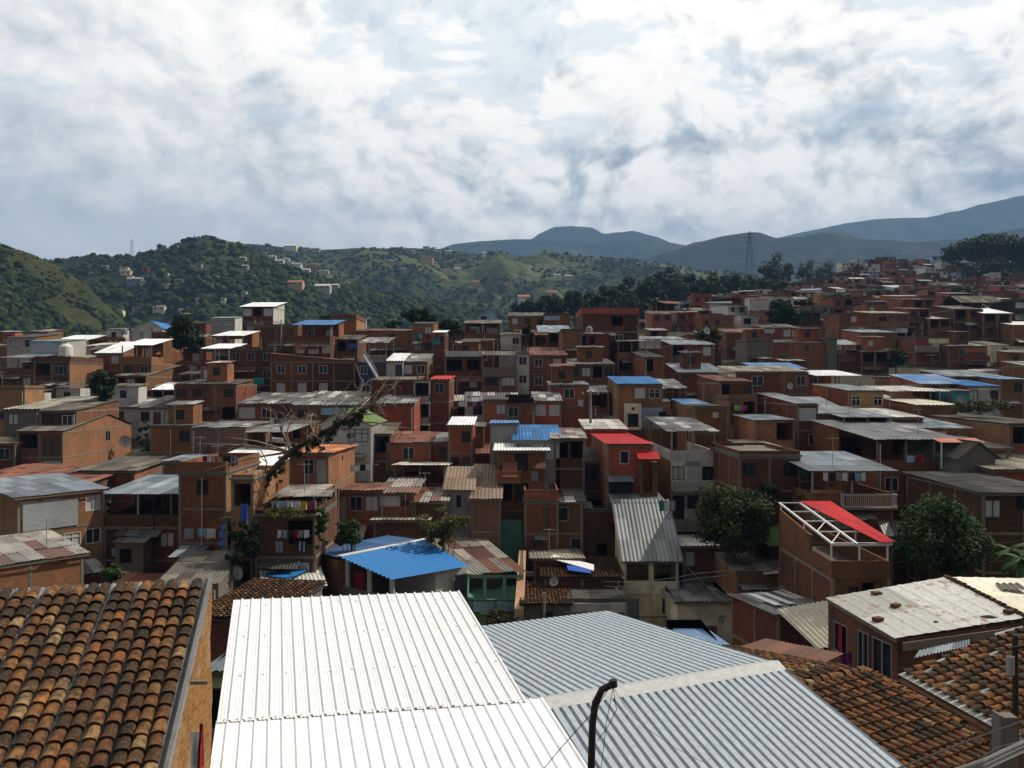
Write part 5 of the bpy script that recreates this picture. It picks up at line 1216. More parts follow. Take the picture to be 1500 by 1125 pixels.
n6 = (M2-Ff).cross(Lf-Ff).normalized()
for px, py, lab in BR_:
    p = on_plane(px, py, Ff, n6); mb = MB()
    mb.box(-.2, .2, -.14, .14, .03, .2); 
    for q in range(3): mb.box(-.15+q*.11, -.07+q*.11, -.15, -.141, .07, .16)
    o = mb.build('loose_brick', MATS['bd'], loc=p); o.rotation_euler = (0, 0, rng.random()*.6); tag(o, lab, 'brick', 'bricks weighing down the peeling white roof')
for px, py, lab in ((1448, 905, 'dark torn cloth scrap on the peeling white roof'), (1371, 913, 'small dark scrap near the front edge of the peeling white roof')):
    p = on_plane(px, py, Ff, n6); mb = MB(); s_ = .5 if px > 1400 else .18
    pts = [Vector((math.cos(a)*s_*(.6+.4*rng.random()), math.sin(a)*s_*.4, .05)) for a in [k*.7 for k in range(9)]]; c_ = Vector((0, 0, .12))
    for k in range(9): mb.face([pts[k], pts[(k+1) % 9], c_])
    o = mb.build('scrap', MATS['k_dark'], loc=p); tag(o, lab, 'scrap')
n7 = (M2+ex-M2).cross(M1-M2).normalized()
p = on_plane(1482, 866, M2, n7); mb = MB(); sheets(mb, (-.6, -.3, .1), (.6, -.3, .1), (.7, .5, .2), (-.5, .5, .2), pitch=.3, amp=.08, jit=.1, sw=3); o = mb.build('roofing_sheet', MATS['f'], loc=p); tag(o, 'small corrugated sheet piece lying on the bright roof at the right edge', 'sheet')
# 7. poles, cables
def pole(pts, rad, mat, lab, cat='pole', name='utility_pole', n=10, parts=None):
    o = Vector(pts[0]); root = empty(name, o); tag(root, lab, cat); mb = MB(); mb.tube([Vector(p)-o for p in pts], rad, n); mb.build('pole_shaft', MATS[mat], root, True); return root, o
YB = 9.0
bp = [P(862, 1400, YB), P(866, 1125, YB), P(868, 1060, YB), P(872, 1030, YB), P(882, 1010, YB), P(900, 1001, YB)]
rt_, o_ = pole(bp, [.046, .044, .042, .042, .04, .04], 'rustpole', 'rusty service pole with bent over top in front of the grey corrugated roof', name='service_pole')
mb = MB(); mb.tube([P(898, 996, YB)-o_, P(899, 1006, YB)-o_], .046, 10); mb.build('pole_cap', MATS['rustpole'], rt_)
def cable(pts, rad, lab, mat='cable', sag=0, grp='overhead cables'):
    pts = [Vector(p) for p in pts]; o = pts[0].copy(); out = []
    for i in range(len(pts)-1):
        for k in range(8):
            t = k/8; p = pts[i].lerp(pts[i+1], t); p = p-Vector((0, 0, sag*4*t*(1-t))); out.append(p-o)
    out.append(pts[-1]-o); mb = MB(); mb.tube(out, rad, 5); ob = mb.build('cable', MATS[mat], loc=o); tag(ob, lab, 'cable', grp); return ob
cable([P(895, 1003, YB), P(872, 1040, YB-.1), P(840, 1075, YB-.2), P(818, 1100, YB-.3), P(795, 1128, YB-.4)], .005, 'thin dark cable looping left from the bent service pole over the white roof')
cable([P(898, 1006, YB), P(903, 1040, YB), P(890, 1065, YB), P(875, 1085, YB)], .004, 'thin cable loop hanging beside the bent service pole')
cable([P(898, 1006, YB), P(888, 1060, YB), P(880, 1130, YB)], .004, 'thin cable dropping along the right of the bent service pole')
cable([P(898, 1006, YB), P(940, 1060, 10), P(1040, 1120, 10), P(1080, 1150, 10)], .003, 'faint thin cable sweeping right from the bent service pole', sag=.05)
cable([P(1310, 1128, 9), P(1410, 1088, 9.5), P(1510, 1052, 10)], .011, 'upper thick black cable crossing the lower right corner')
cable([P(1410, 1130, 9), P(1460, 1095, 9.5), P(1510, 1082, 10)], .008, 'lower black cable crossing the right corner')
for k, (ya, yb_) in enumerate(((1117, 1090), (1124, 1096), (1131, 1104))):
    cable([P(1395, ya+12, 6), P(1440, ya-3, 6.1), P(1475, (ya+yb_)/2-6, 6.3), P(1510, yb_-8, 6.5)], .014, ['top', 'middle', 'bottom'][k]+' pale grey cable of the thick bundle in the lower right corner', 'cableg')
rp, o_ = pole([P(1488, 1095, 19), P(1487, 930, 19)], [.075, .065], 'rustpole', 'dark wooden utility pole beside the broken tile roof at the right edge')
mb = MB(); p = P(1480, 975, 18.9)-o_; mb.tube([p+Vector((0, 0, .22)), p-Vector((0, 0, .22))], .09, 10); mb.build('transformer_box', MATS['gy'], rp)
mb = MB(); p = P(1482, 950, 18.9)-o_; mb.bar(p, p+Vector((.5, 0, .1)), .07); mb.build('bracket', MATS['rustpole'], rp)
mb = MB(); q = [P(1458, 1062, 18.2), P(1500, 1055, 18.2)]; mb.box(-.02, .34, -.15, .15, -2, .2); mb.box(-.08, -.022, -.17, .17, -2, .25); o = mb.build('masonry_pillar', MATS['c'], loc=P(1464, 1060, 18.2)); tag(o, 'weathered tan masonry block at the foot of the dark utility pole', 'masonry block')
# other poles
def cpole(px, py0, py1, Y, lab, r=.12, mat='pole', arm=0):
    rt_, o_ = pole([P(px, py0, Y), P(px, py1, Y)], [r, r*.7], mat, lab)
    if arm:
        mb = MB(); p = P(px, py1, Y)-o_-Vector((0, 0, .4)); mb.bar(p-Vector((arm, 0, 0)), p+Vector((arm, 0, 0)), .1); mb.build('crossarm', MATS['wood2'], rt_)
        for s_ in (-.9, 0, .9): mb = MB(); q = p+Vector((arm*s_, 0, .05)); mb.tube([q, q+Vector((0, 0, .18))], .05, 6); mb.build('insulator', MATS['white'], rt_)
cpole(1178, 880, 808, 54.5, 'grey utility pole with crossarm beside the flat concrete roof', .13, 'pole', .7)
cpole(797, 925, 868, 55.5, 'concrete pole in front of the red tiled house', .13)
cpole(993, 925, 800, 58.5, 'tall thin grey pole at the right corner of the cream three-storey house', .08)
cpole(865, 620, 572, 84, 'pale concrete pole with stub arms in the middle of the hillside', .16, 'pole', .9)
cpole(412, 520, 468, 121, 'bare concrete pole left of the blue-roofed terrace tower', .13, 'pole')
cpole(382, 512, 494, 115.5, 'short pole on the roof with planks', .13, 'wood2')
for (ya, yb_, nm_) in ((846, 798, 'upper'), (853, 805, 'lower')):
    cable([P(885, ya+6, 52), P(1020, ya-10+4, 53), P(1178, yb_+14, 54.4)], .016, nm_+' grey wire strung toward the pole by the flat concrete roof', 'cableg', .2)
cable([P(1178, 815, 54.4), P(1330, 822, 50), P(1510, 815, 48)], .016, 'lowest wire passing in front of the round green tree', 'cableg', .3)
cable([P(1178, 812, 54.4), P(1330, 808, 50), P(1510, 803, 48)], .014, 'middle wire passing in front of the round green tree', 'cableg', .3)
cable([P(1290, 797, 52), P(1400, 795, 50), P(1510, 788, 48)], .014, 'upper wire passing in front of the round green tree', 'cableg', .2)
cable([P(993, 815, 58.4), P(1080, 892, 52), P(1160, 884, 50)], .012, 'thin wire drooping across the long cream house front', 'cableg', .3)
cable([P(993, 905, 56), P(1060, 897, 54), P(1165, 872, 54)], .012, 'low wire crossing the windows of the long cream house', 'cableg', .2)
cable([P(797, 870, 55.5), P(860, 912, 54), P(915, 920, 53)], .012, 'wire running from the concrete pole past the low white house', 'cableg', .2)
# satellite dishes
def dish(px, py, Y, r, lab, yaw=.3):
    root = empty('satellite_dish', P(px, py, Y), yaw); tag(root, lab, 'satellite dish', 'satellite dishes on roofs'); mb = MB(); n = 14
    rings = [[(math.cos(6.2832*k/n)*r*q, -.12*r+.35*r*(-q*q), math.sin(6.2832*k/n)*r*q+r) for k in range(n)] for q in (.02, .5, 1)]
    for a, b in ((0, 1), (1, 2)):
        for k in range(n): k2 = (k+1) % n; mb.face([rings[a][k], rings[b][k], rings[b][k2], rings[a][k2]])
    mb.build('reflector', MATS['dish'], root, True); mb = MB(); mb.bar((0, 0, -.1), (0, .1, r), .06); mb.bar((0, -.1, r*.4), (0, -r*.9, r), .04); mb.build('bracket', MATS['iron'], root)
dish(184, 655, 91, .7, 'dark satellite dish against the sunlit orange gable wall'); dish(352, 848, 50, .45, 'grey satellite dish below the dull grey sheet roof', -.5)
dish(1156, 570, 93.5, .4, 'small white satellite dish on the skylight dotted house'); dish(1056, 915, 52, .35, 'pale satellite dish near the long cream house')
dish(1034, 489, 120, .55, 'white satellite dish above the white corner bay house'); dish(810, 858, 56, .35, 'white satellite dish on the small red tiled roof'); dish(731, 905, 57.5, .35, 'satellite dish low on the green balcony house')
# ------------------------------------------------------------- vegetation
nr = np.random.RandomState(5)
def mesh_np(name, verts, faces, mat, rnd=None, parent=None, smooth=False):
    me = bpy.data.meshes.new(name); nv = len(verts); nf, k = faces.shape
    me.vertices.add(nv); me.vertices.foreach_set('co', verts.astype(np.float32).ravel())
    me.loops.add(nf*k); me.loops.foreach_set('vertex_index', faces.astype(np.int32).ravel())
    me.polygons.add(nf); me.polygons.foreach_set('loop_start', np.arange(0, nf*k, k, dtype=np.int32)); me.polygons.foreach_set('loop_total', np.full(nf, k, np.int32))
    if rnd is not None: at = me.attributes.new('rnd', 'FLOAT', 'FACE'); at.data.foreach_set('value', rnd.astype(np.float32))
    if smooth: me.polygons.foreach_set('use_smooth', np.ones(nf, bool))
    me.update(calc_edges=True); me.validate(); me.materials.append(MATS[mat]) if isinstance(mat, str) else me.materials.append(mat)
    o = bpy.data.objects.new(name, me); COL.objects.link(o)
    if parent is not None: o.parent = parent
    return o
def leaves(cent, rad, n, size, flat=.5):
    """n leaf quads in clumps: cent (k,3), rad (k,)"""
    k = len(cent); idx = nr.randint(0, k, n)
    d = nr.normal(size=(n, 3)); d /= np.linalg.norm(d, axis=1)[:, None]
    rr = rad[idx]*(nr.rand(n)**.33)
    p = cent[idx]+d*rr[:, None]*np.array([1, 1, .8])
    nrm = d*.8+nr.normal(size=(n, 3))*.6+np.array([0, 0, flat]); nrm /= np.linalg.norm(nrm, axis=1)[:, None]
    t = np.cross(nrm, nr.normal(size=(n, 3))); t /= np.linalg.norm(t, axis=1)[:, None]; b = np.cross(nrm, t)
    s = size*(.6+.8*nr.rand(n))[:, None]
    v = np.stack([p-t*s, p-b*s*.55, p+t*s, p+b*s*.55], 1).reshape(-1, 3)
    f = np.arange(n*4).reshape(n, 4)
    r = np.clip(.5*nr.rand(n)+.5*nr.rand(k)[idx], 0, 1)
    return v, f, r
def tree(px, py_top, py_bot, Y, wpx, lab, mat='lfd', n=1400, leaf=.25, shape='round', clumps=22, name='tree', grp='trees among the houses', trunk=True, hollow=.35, base=None, leafcat='tree'):
    top = P(px, py_top, Y); bot = P(px, py_bot, Y); W = wpx/F*Y/2; Hh = (top.z-bot.z)
    gz = min(Zt(bot.x, Y), bot.z-.3) if base is None else base
    root = empty(name, (bot.x, Y, gz)); tag(root, lab, leafcat, grp)
    FOOT.append((bot.x, Y, W*.6, W, W, 0))
    c = []; r = []
    cz = (top.z+bot.z)/2-gz
    for i in range(clumps):
        d = nr.normal(size=3); d /= np.linalg.norm(d); q = (hollow+(1-hollow)*nr.rand())
        if shape == 'umbrella': x = np.array([d[0]*W*q, d[1]*W*q, cz+Hh*.10+abs(d[2])*Hh*.2+.2*Hh*(1-q)]); rad = W*.19*(.7+.6*nr.rand())
        elif shape == 'cone': zz = nr.rand(); x = np.array([d[0]*W*.7*(1-zz), d[1]*W*.7*(1-zz), cz-Hh*.45+zz*Hh*.9]); rad = W*.4*(1.1-zz)
        elif shape == 'sparse': x = np.array([d[0]*W*q, d[1]*W*q, cz+d[2]*Hh*.45*q]); rad = W*.2*(.6+.8*nr.rand())
        else: x = np.array([d[0]*W*.85*q, d[1]*W*.8*q, cz+d[2]*Hh*.40*q]); rad = min(W, Hh/2)*.34*(.7+.7*nr.rand())
        c.append(x); r.append(rad)
    c = np.array(c); r = np.array(r)
    v, f, rr = leaves(c, r, n, leaf)
    mesh_np('crown', v, f, mat, rr, root)
    if trunk:
        mb = MB(); tr = max(.12, W*.06); zt = cz if shape != 'umbrella' else cz+Hh*.1
        mb.tube([(0, 0, 0), (W*.04, 0, zt*.4), (0, W*.03, zt*.75), (0, 0, zt)], [tr*1.2, tr, tr*.8, tr*.5], 7)
        for i in range(min(9, clumps)):
            e = Vector(c[i]); s0 = Vector((0, 0, zt*(.35+.35*rng.random()))); mid = s0.lerp(e, .5)+Vector((0, 0, -Hh*.04)); mb.tube([s0, mid, e], [tr*.5, tr*.32, tr*.12], 5)
        mb.build('trunk', MATS['bark'], root, True)
    return root
T = tree
T(1380, 727, 850, 50, 132, 'large round bright green tree between the steel frame house and right edge', 'lfr', 19000, .125, clumps=60, hollow=.35)
T(1072, 706, 810, 58.5, 142, 'wide olive coloured scrubby tree left of the white steel frame', 'lfr2', 15000, .15, 'round', 70, hollow=.15)
T(1122, 703, 745, 61, 50, 'darker leafy tree behind the wide olive tree', 'lf', 1800, .18, clumps=20)
T(1182, 715, 740, 60, 40, 'low shrub with yellow leaves behind the red sheets', 'lfy', 700, .14, clumps=12)
T(650, 738, 805, 56, 76, 'sparse yellowish bush by the mossy roof edge', 'lfy', 3000, .13, 'sparse', 44, hollow=.15)
T(515, 754, 815, 54.5, 46, 'small round green bush left of the mossy roof edge', 'lf', 2200, .14, clumps=22, hollow=.15)
T(470, 722, 815, 50.8, 26, 'climbing green vine at the end of the overgrown terrace', 'lfg', 3600, .1, 'sparse', 46, 'vine', hollow=.1, trunk=False)
T(358, 755, 835, 50.5, 56, 'dark creeping vine over the overgrown brick front', 'lfd', 3200, .12, 'sparse', 46, 'vine', trunk=False)
T(425, 738, 756, 51.5, 80, 'row of potted leafy plants along the overgrown terrace', 'lfy', 900, .09, 'sparse', 26, 'potted_plants', trunk=False)
T(165, 824, 852, 47, 42, 'leafy shrub behind the big tile roof ridge', 'lf', 1200, .13, clumps=16)
T(269, 457, 523, 131, 50, 'tall dark green tree right of the white gabled house', 'lfd', 3200, .34, clumps=34)
T(148, 536, 590, 92, 46, 'shadowy dark tree beside the plastered gable', 'lfd', 1800, .28, clumps=22)
T(213, 612, 690, 92, 24, 'narrow green shrub at the end of the orange gable wall', 'lfd', 1600, .2, 'sparse', 26, trunk=False)
T(612, 450, 480, 150, 62, 'dark round crowned tree behind the narrow brick tower', 'lfd', 2200, .4, clumps=28)
T(575, 468, 482, 150, 30, 'light green bush left of the dark round crowned tree', 'lfg', 700, .34, clumps=12)
T(480, 458, 474, 150, 26, 'light green bush behind the blue-roofed terrace tower', 'lfg', 600, .34, clumps=10)
T(660, 466, 492, 150, 44, 'dark tree behind the curved white sheet roof', 'lfd', 1300, .4, clumps=18)
T(770, 474, 494, 128, 30, 'bushes between orange house and off-white house', 'lfd', 600, .3, clumps=10)
T(1148, 440, 478, 186, 72, 'dark dense tree mass left of the palm', 'lfd', 3600, .42, clumps=36)
T(1040, 474, 500, 130, 56, 'low leafy green bush above the white satellite dish', 'lf', 1800, .32, clumps=20)
T(1285, 426, 452, 300, 42, 'dark round tree below the white three-storey house', 'lfd', 1800, .5, clumps=20)
T(1412, 418, 450, 280, 52, 'dark leafy tree left of the dark pavilion roof', 'lfd', 2000, .5, clumps=22)
T(1352, 438, 450, 300, 24, 'low green shrub on the slope right of the bluish house', 'lfd', 500, .45, clumps=8)
T(1312, 510, 540, 133, 34, 'dim shrub on the ledge below the crumpled zinc porch', 'lfd', 900, .3, clumps=14)
T(1440, 588, 600, 80, 90, 'strip of low weeds below the white house under the blue roof', 'lfo', 900, .2, 'sparse', 20, 'shrub', trunk=False)
T(735, 880, 925, 55, 50, 'tangled bush below the green balcony house', 'lfo', 900, .13, 'sparse', 18)
T(948, 450, 478, 230, 26, 'dark slim tree among the first houses of the right slope', 'lfd', 900, .45, clumps=12)
# ridge trees on the right
G2 = 'dark trees along the ridge'
for px, t_, b_, Y, w, lab in [(800, 432, 462, 235, 60, 'leftmost low dark tree of the ridge line'), (843, 424, 468, 215, 74, 'broad dark tree above the plain brick block'), (876, 432, 466, 200, 50, 'dark tree just above the massive brick block'), (905, 412, 462, 240, 66, 'dark tree with layered crown right of the broad one'),
        (940, 402, 458, 250, 58, 'mid height dark ridge tree left of the tallest crown'), (983, 386, 440, 265, 78, 'tall rounded dark tree topping the ridge'), (1000, 412, 455, 235, 60, 'lower dark tree in front of the tallest ridge tree'), (1035, 402, 452, 250, 58, 'dark tree right of the tallest ridge crown'),
        (1062, 393, 448, 262, 50, 'dark green ridge tree left of the pylon'), (1090, 404, 446, 262, 50, 'dark tree below the lattice pylon'), (1120, 402, 444, 245, 56, 'spreading dark tree below the umbrella crowned tree'), (1100, 416, 452, 225, 60, 'low pale green tree on the slope under the pylon'), (970, 430, 462, 222, 46, 'small dark tree above the pale blue patched house'),
        (920, 434, 466, 215, 44, 'small dark bush tree at the ridge foot'), (768, 440, 462, 240, 40, 'small dark tree at the left foot of the ridge')]:
    T(px, t_, b_, Y*1.42, w*1.4, lab, 'lfd', 3200, .8, clumps=34, grp=G2, hollow=.2)
T(1138, 370, 428, 440, 60, 'umbrella crowned tree standing out on the skyline', 'lfd', 1800, .8, 'round', 16, grp=G2)
T(1182, 377, 424, 450, 46, 'left bright green tree of the skyline pair', 'lf', 1200, .55, clumps=16, grp=G2); T(1210, 380, 424, 450, 46, 'right bright green tree of the skyline pair', 'lf', 1200, .55, clumps=16, grp=G2)
T(1082, 396, 428, 430, 54, 'flat topped dark tree beside the skyline pylon', 'lfd', 700, .5, clumps=10, grp=G2)
T(1452, 346, 410, 460, 128, 'giant spreading dark tree on the right skyline', 'lfd', 9000, 1.05, 'umbrella', 90, grp=G2); T(1455, 378, 432, 430, 112, 'dense lower foliage mass under the giant spreading tree', 'lfd', 5000, .9, clumps=50, grp=G2)
T(1510, 352, 420, 450, 90, 'tall dark tree at the right edge of the skyline', 'lfd', 3200, .9, clumps=30, grp=G2)
for px, t_, w, lab in [(1322, 381, 36, 'spiky dark bush on the skyline'), (1365, 383, 46, 'low hedge like tree on the skyline')]: T(px, t_, t_+14, 530, w, lab, 'lf', 700, .9, clumps=10, grp=G2)
# palms and banana
def palm(px, py, Y, hh, lab, nfr=22, fl=2.6, mat='lfd', name='palm_tree', broad=.12):
    top = P(px, py, Y); gz = Zt(top.x, Y); root = empty(name, (top.x, Y, gz)); tag(root, lab, 'palm' if name == 'palm_tree' else 'plant')
    z = top.z-gz; mb = MB(); mb.tube([(0, 0, 0), (.1, 0, z*.5), (0, 0, z)], [.3, .24, .2] if name == 'palm_tree' else [.12, .1, .08], 8); mb.build('trunk', MATS['bark'], root, True)
    mb = MB()
    for i in range(nfr):
        a = i*2.4; el = .9-1.7*(i/nfr); pts = []
        for k in range(7): t = k/6; pts.append(Vector((math.cos(a)*fl*t*math.cos(el*(1-t*.5)), math.sin(a)*fl*t*math.cos(el*(1-t*.5)), z+fl*(math.sin(el)*t-.55*t*t))))
        for k in range(6):
            d = (pts[k+1]-pts[k]).normalized(); sd = d.cross(Vector((0, 0, 1))).normalized(); w0 = fl*broad*math.sin(math.pi*(k+.6)/7.2); w1 = fl*broad*math.sin(math.pi*(k+1.6)/7.2) if k < 5 else 0.01
            for sg in (-1, 1):
                if broad < .15:
                    for q in range(3):
                        p = pts[k].lerp(pts[k+1], q/3); mb.face([p, p+d*fl*.05, p+sd*sg*w0*2+d*fl*.12-Vector((0, 0, w0*.9))], None)
                else: mb.face([pts[k], pts[k+1], pts[k+1]+sd*sg*w1-Vector((0, 0, w1*.3)), pts[k]+sd*sg*w0-Vector((0, 0, w0*.3))])
    mb.build('fronds', MATS[mat], root)
palm(1222, 434, 215, 8, 'dark palm tree standing above the pale green low house', 46, 4.2)
palm(1150, 520, 132, 2, 'small dark palm like plant by the long low brick wall', 14, 1.2)
palm(1480, 805, 49, 3, 'banana plant with broad leaves at the right edge below the wires', 9, 1.5, 'lfg', 'banana_plant', .2)
palm(1496, 818, 47, 3, 'second banana plant at the right edge, nearer the white roof', 8, 1.4, 'lfg', 'banana_plant', .2)
# leaning bare tree with moss and air plants
Yt = 56
root = empty('bare_tree', P(372, 800, Yt)); tag(root, 'leaning bare tree with mossy trunk and air plants in front of the white roof', 'tree'); o_ = Vector(root.location)
tp = [P(352, 800, Yt), P(358, 742, Yt), P(386, 702, Yt), P(425, 662, Yt), P(462, 640, Yt), P(500, 618, Yt), P(530, 602, Yt)]
mb = MB(); mb.tube([p-o_ for p in tp], [.26, .25, .23, .2, .17, .13, .07], 9); mb.build('trunk', MATS['bark'], root, True)
mb = MB()
def twig(p, d, ln, rad, lv):
    pts = [p]; 
    for k in range(4): d = (d+Vector((rng.gauss(0, .22), rng.gauss(0, .22), rng.gauss(0, .16)))).normalized(); pts.append(pts[-1]+d*ln/4)
    mb.tube(pts, [rad*(1-.18*k) for k in range(5)], 5)
    if lv > 0:
        for k in range(3): twig(pts[rng.randint(1, 4)], (d+Vector((rng.gauss(0, .7), rng.gauss(0, .5), rng.gauss(0, .6)))).normalized(), ln*.55, rad*.5, lv-1)
for i in (2, 3, 3, 3, 4, 4, 4, 5, 5, 5, 5, 6, 6, 6, 6, 6):
    twig(tp[i]-o_, Vector((rng.gauss(-.1 if i < 5 else .5, .6), rng.gauss(0, .4), .55+.4*rng.random())).normalized(), 2.4 if i > 4 else 2.9, .075, 2)
for tgt in ((288, 650), (300, 690), (330, 640), (600, 628), (565, 605), (545, 580)):
    e = P(*tgt, Yt)-o_; s0 = (tp[3] if tgt[0] < 400 else tp[5])-o_; mid = s0.lerp(e, .5)+Vector((0, 0, .2)); mb.tube([s0, mid, e], [.1, .06, .02], 5)
mb.build('branches', MATS['twig'], root, True)
cs = []; rs = []
for i in range(150):
    k = 1.6+4.4*rng.random(); a = tp[int(k)].lerp(tp[min(6, int(k)+1)], k-int(k))-o_; cs.append([a.x+rng.gauss(0, .28), a.y+rng.gauss(0, .3), a.z+.1-abs(rng.gauss(0, .45))]); rs.append(.12+.26*rng.random()**1.5)
v, f, r_ = leaves(np.array(cs), np.array(rs), 6500, .085, -.3); v[:, 2] -= 0; mesh_np('moss_and_air_plants', v, f, 'lfm', r_, root)
# ------------------------------------------------------------- small landmarks on the slopes
def pylon(px, py0, py1, Y, wpx, lab):
    b = P(px, py1, Y); t = P(px, py0, Y); hh = t.z-b.z; w = wpx/F*Y/2; root = empty('pylon', b); tag(root, lab, 'pylon', 'electricity pylons'); mb = MB(); bw = max(.07, hh*.005)
    lv = 7
    def c(k, sx, sy): q = 1-.82*k/lv; return Vector((sx*w*q, sy*w*q, hh*k/lv))
    for k in range(lv):
        for sx, sy in ((-1, -1), (1, -1), (1, 1), (-1, 1)):
            mb.bar(c(k, sx, sy), c(k+1, sx, sy), bw)
            sx2, sy2 = (-sy, sx); mb.bar(c(k, sx, sy), c(k+1, sx2, sy2), bw*.6); mb.bar(c(k+1, sx, sy), c(k+1, sx2, sy2), bw*.6)
    mb.build('tower', MATS['pylon'], root)
    for q in (.72, .84, .95):
        mb = MB(); mb.bar((-w*1.15, 0, hh*q), (w*1.15, 0, hh*q), bw); mb.bar((-w*1.15, 0, hh*q), (0, 0, hh*(q+.05)), bw*.7); mb.bar((w*1.15, 0, hh*q), (0, 0, hh*(q+.05)), bw*.7); mb.build('crossarm', MATS['pylon'], root)
pylon(1098, 339, 398, 440, 11, 'tall lattice pylon on the tree ridge right of centre')
# ------------------------------------------------------------- ground and hills
def interp(tab, x):
    if x <= tab[0][0]: return tab[0][1]
    for (a, b), (c, d) in zip(tab, tab[1:]):
        if x <= c:
            t = (x-a)/(c-a); t = t*t*(3-2*t)*.5+t*.5; return b+(d-b)*t
    return tab[-1][1]
k = NT('ground_mat'); pos = k.pos()
gcol = k.mix(k.ramp(k.noise(.15, 6, pos, .65), [(.42, 0), (.58, 1)]), (.055,.045,.034), (.025,.035,.014))
gcol = k.mix(k.ramp(k.noise(1.5, 5, pos), [(.45, 0), (.65, .6)]), gcol, (.10,.085,.065)); k.bump(k.noise(2.5, 6, pos), .2); k.out(gcol, .95, 0, .1)
vs = []; fs = []
ys = [0, 6, 12, 18, 24, 30, 36, 42, 48, 54, 60, 66, 72, 78, 84, 92, 100, 108, 116, 124, 132, 140, 150, 160, 172, 185, 200, 220, 240, 260, 280, 300, 320, 340, 360, 380, 410, 430, 450, 475, 500, 520, 540, 570, 620, 699]
NXg = 70
for y in ys:
    hw = max(70, y*1.25)
    for i in range(NXg+1):
        x = -hw+2*hw*i/NXg; vs.append((x, y, Zt(x, y)-.15))
for j in range(len(ys)-1):
    for i in range(NXg): a = j*(NXg+1)+i; fs.append((a, a+1, a+NXg+2, a+NXg+1))
me = bpy.data.meshes.new('ground'); me.from_pydata(vs, [], fs); me.materials.append(MATS['ground_mat']); o = bpy.data.objects.new('ground', me); COL.objects.link(o); o['kind'] = 'structure'
k = NT('valley_mat'); pos = k.pos(); k.out(k.mix(k.noise(.01, 6, pos), (.02,.035,.012), (.05,.07,.02)), .95, 0, .1)
me = bpy.data.meshes.new('valley_floor'); me.from_pydata([(-6300, -80, -31), (6300, -80, -31), (6300, 6600, -31), (-6300, 6600, -31)], [], [(0, 1, 2, 3)]); me.materials.append(MATS['valley_mat']); o = bpy.data.objects.new('valley_floor', me); COL.objects.link(o); o['kind'] = 'structure'

def hill_mat(name, dark, mid, grass, sc, soil=None, thr=(.45, .6), bumpd=6):
    k = NT(name); pos = k.pos()
    g = k.noise(sc*.22, 6, pos, .6, .4); t = k.noise(sc*1.6, 5, pos, .7)
    vor = k.n('TexVoronoi'); vor.inputs['Scale'].default_value = sc*2.6; k.l(pos, vor.inputs['Vector'])
    col = k.mix(k.ramp(t, [(.35, 0), (.65, 1)]), dark, mid)
    col = k.mix(k.ramp(g, [(thr[0], 0), (thr[1], 1)]), col, grass)
    col = k.mix(k.math('MULTIPLY', k.ramp(vor.outputs['Distance'], [(0, 0), (.7, 1)]), .5), col, k.mix(.7, col, dark))
    if soil:
        for (sx, sy, sz, sr) in soil:
            sub = k.n('VectorMath', operation='DISTANCE'); k.l(pos, sub.inputs[0]); sub.inputs[1].default_value = (sx, sy, sz)
            dn = k.math('ADD', k.math('DIVIDE', sub.outputs['Value'], sr), k.math('MULTIPLY', k.noise(sc*.9, 6, pos, .7), 1.5))
            col = k.mix(k.ramp(dn, [(.0, 1), (.98, 1), (1.3/1.0 if False else 1.0, 0)]) if False else k.math('SUBTRACT', 1.0, k.math('MULTIPLY', k.math('SUBTRACT', dn, 1.1), 2.5, True), True), col, (.20,.115,.055))
    k.bump(k.math('ADD', t, k.math('MULTIPLY', vor.outputs['Distance'], .6)), bumpd, .9)
    return k.out(col, .95, 0, .05)
HILL = {}
def hill(name, sil, Yr, Y0, zb, mat, Yback=None, amp=.05, nx=220, ny=44, pw=1.25, p0=-260, p1=1760, seed=0, nsc=1.0):
    Yback = Yback or Yr*1.25
    def z(px, Y):
        zr = (CY-interp(sil, px))/F*Yr
        x = (px-CX)/F*Y
        nn = mnoise.fractal((x/Yr*7*nsc+seed, Y/Yr*7*nsc, seed), .9, 2.1, 5)
        rg = abs(mnoise.fractal((x/Yr*4.5*nsc+seed+9, Y/Yr*3*nsc, seed), .8, 2.0, 4))
        if Y <= Yr:
            t = max(0, (Y-Y0)/(Yr-Y0)); s = t**pw; fade = 4*t*(1-t)
            v = zb+(zr-zb)*s
            v += amp*(zr-zb)*(nn*.6+.5-rg*1.6)*fade
            v = min(v, (zr/Yr)*Y*(.985 if t < .97 else 1.0)+(zb*0))
            v += amp*.10*(zr-zb)*nn*(1 if t > .5 else t*2)
        else:
            t = (Y-Yr)/(Yback-Yr); v = zr*(1-t)+zb*t+amp*.10*(zr-zb)*nn
        return v
    Ys = [Y0+(Yr-Y0)*(j/ny) for j in range(ny+1)]+[Yr+(Yback-Yr)*j/5 for j in range(1, 6)]
    vs = []; fs = []
    for Y in Ys:
        for i in range(nx+1):
            px = p0+(p1-p0)*i/nx; vs.append(((px-CX)/F*Y, Y, z(px, Y)))
    for j in range(len(Ys)-1):
        for i in range(nx): a = j*(nx+1)+i; fs.append((a, a+1, a+nx+2, a+nx+1))
    me = bpy.data.meshes.new(name); me.from_pydata(vs, [], fs); me.materials.append(MATS[mat]); me.polygons.foreach_set('use_smooth', [True]*len(fs))
    o = bpy.data.objects.new(name, me); COL.objects.link(o); o['kind'] = 'structure'; HILL[name] = (z, Y0, Yr); return z
SILA = [(-260, 325), (-60, 345), (0, 358), (40, 370), (80, 388), (120, 412), (160, 450), (210, 500), (260, 560), (330, 640)]
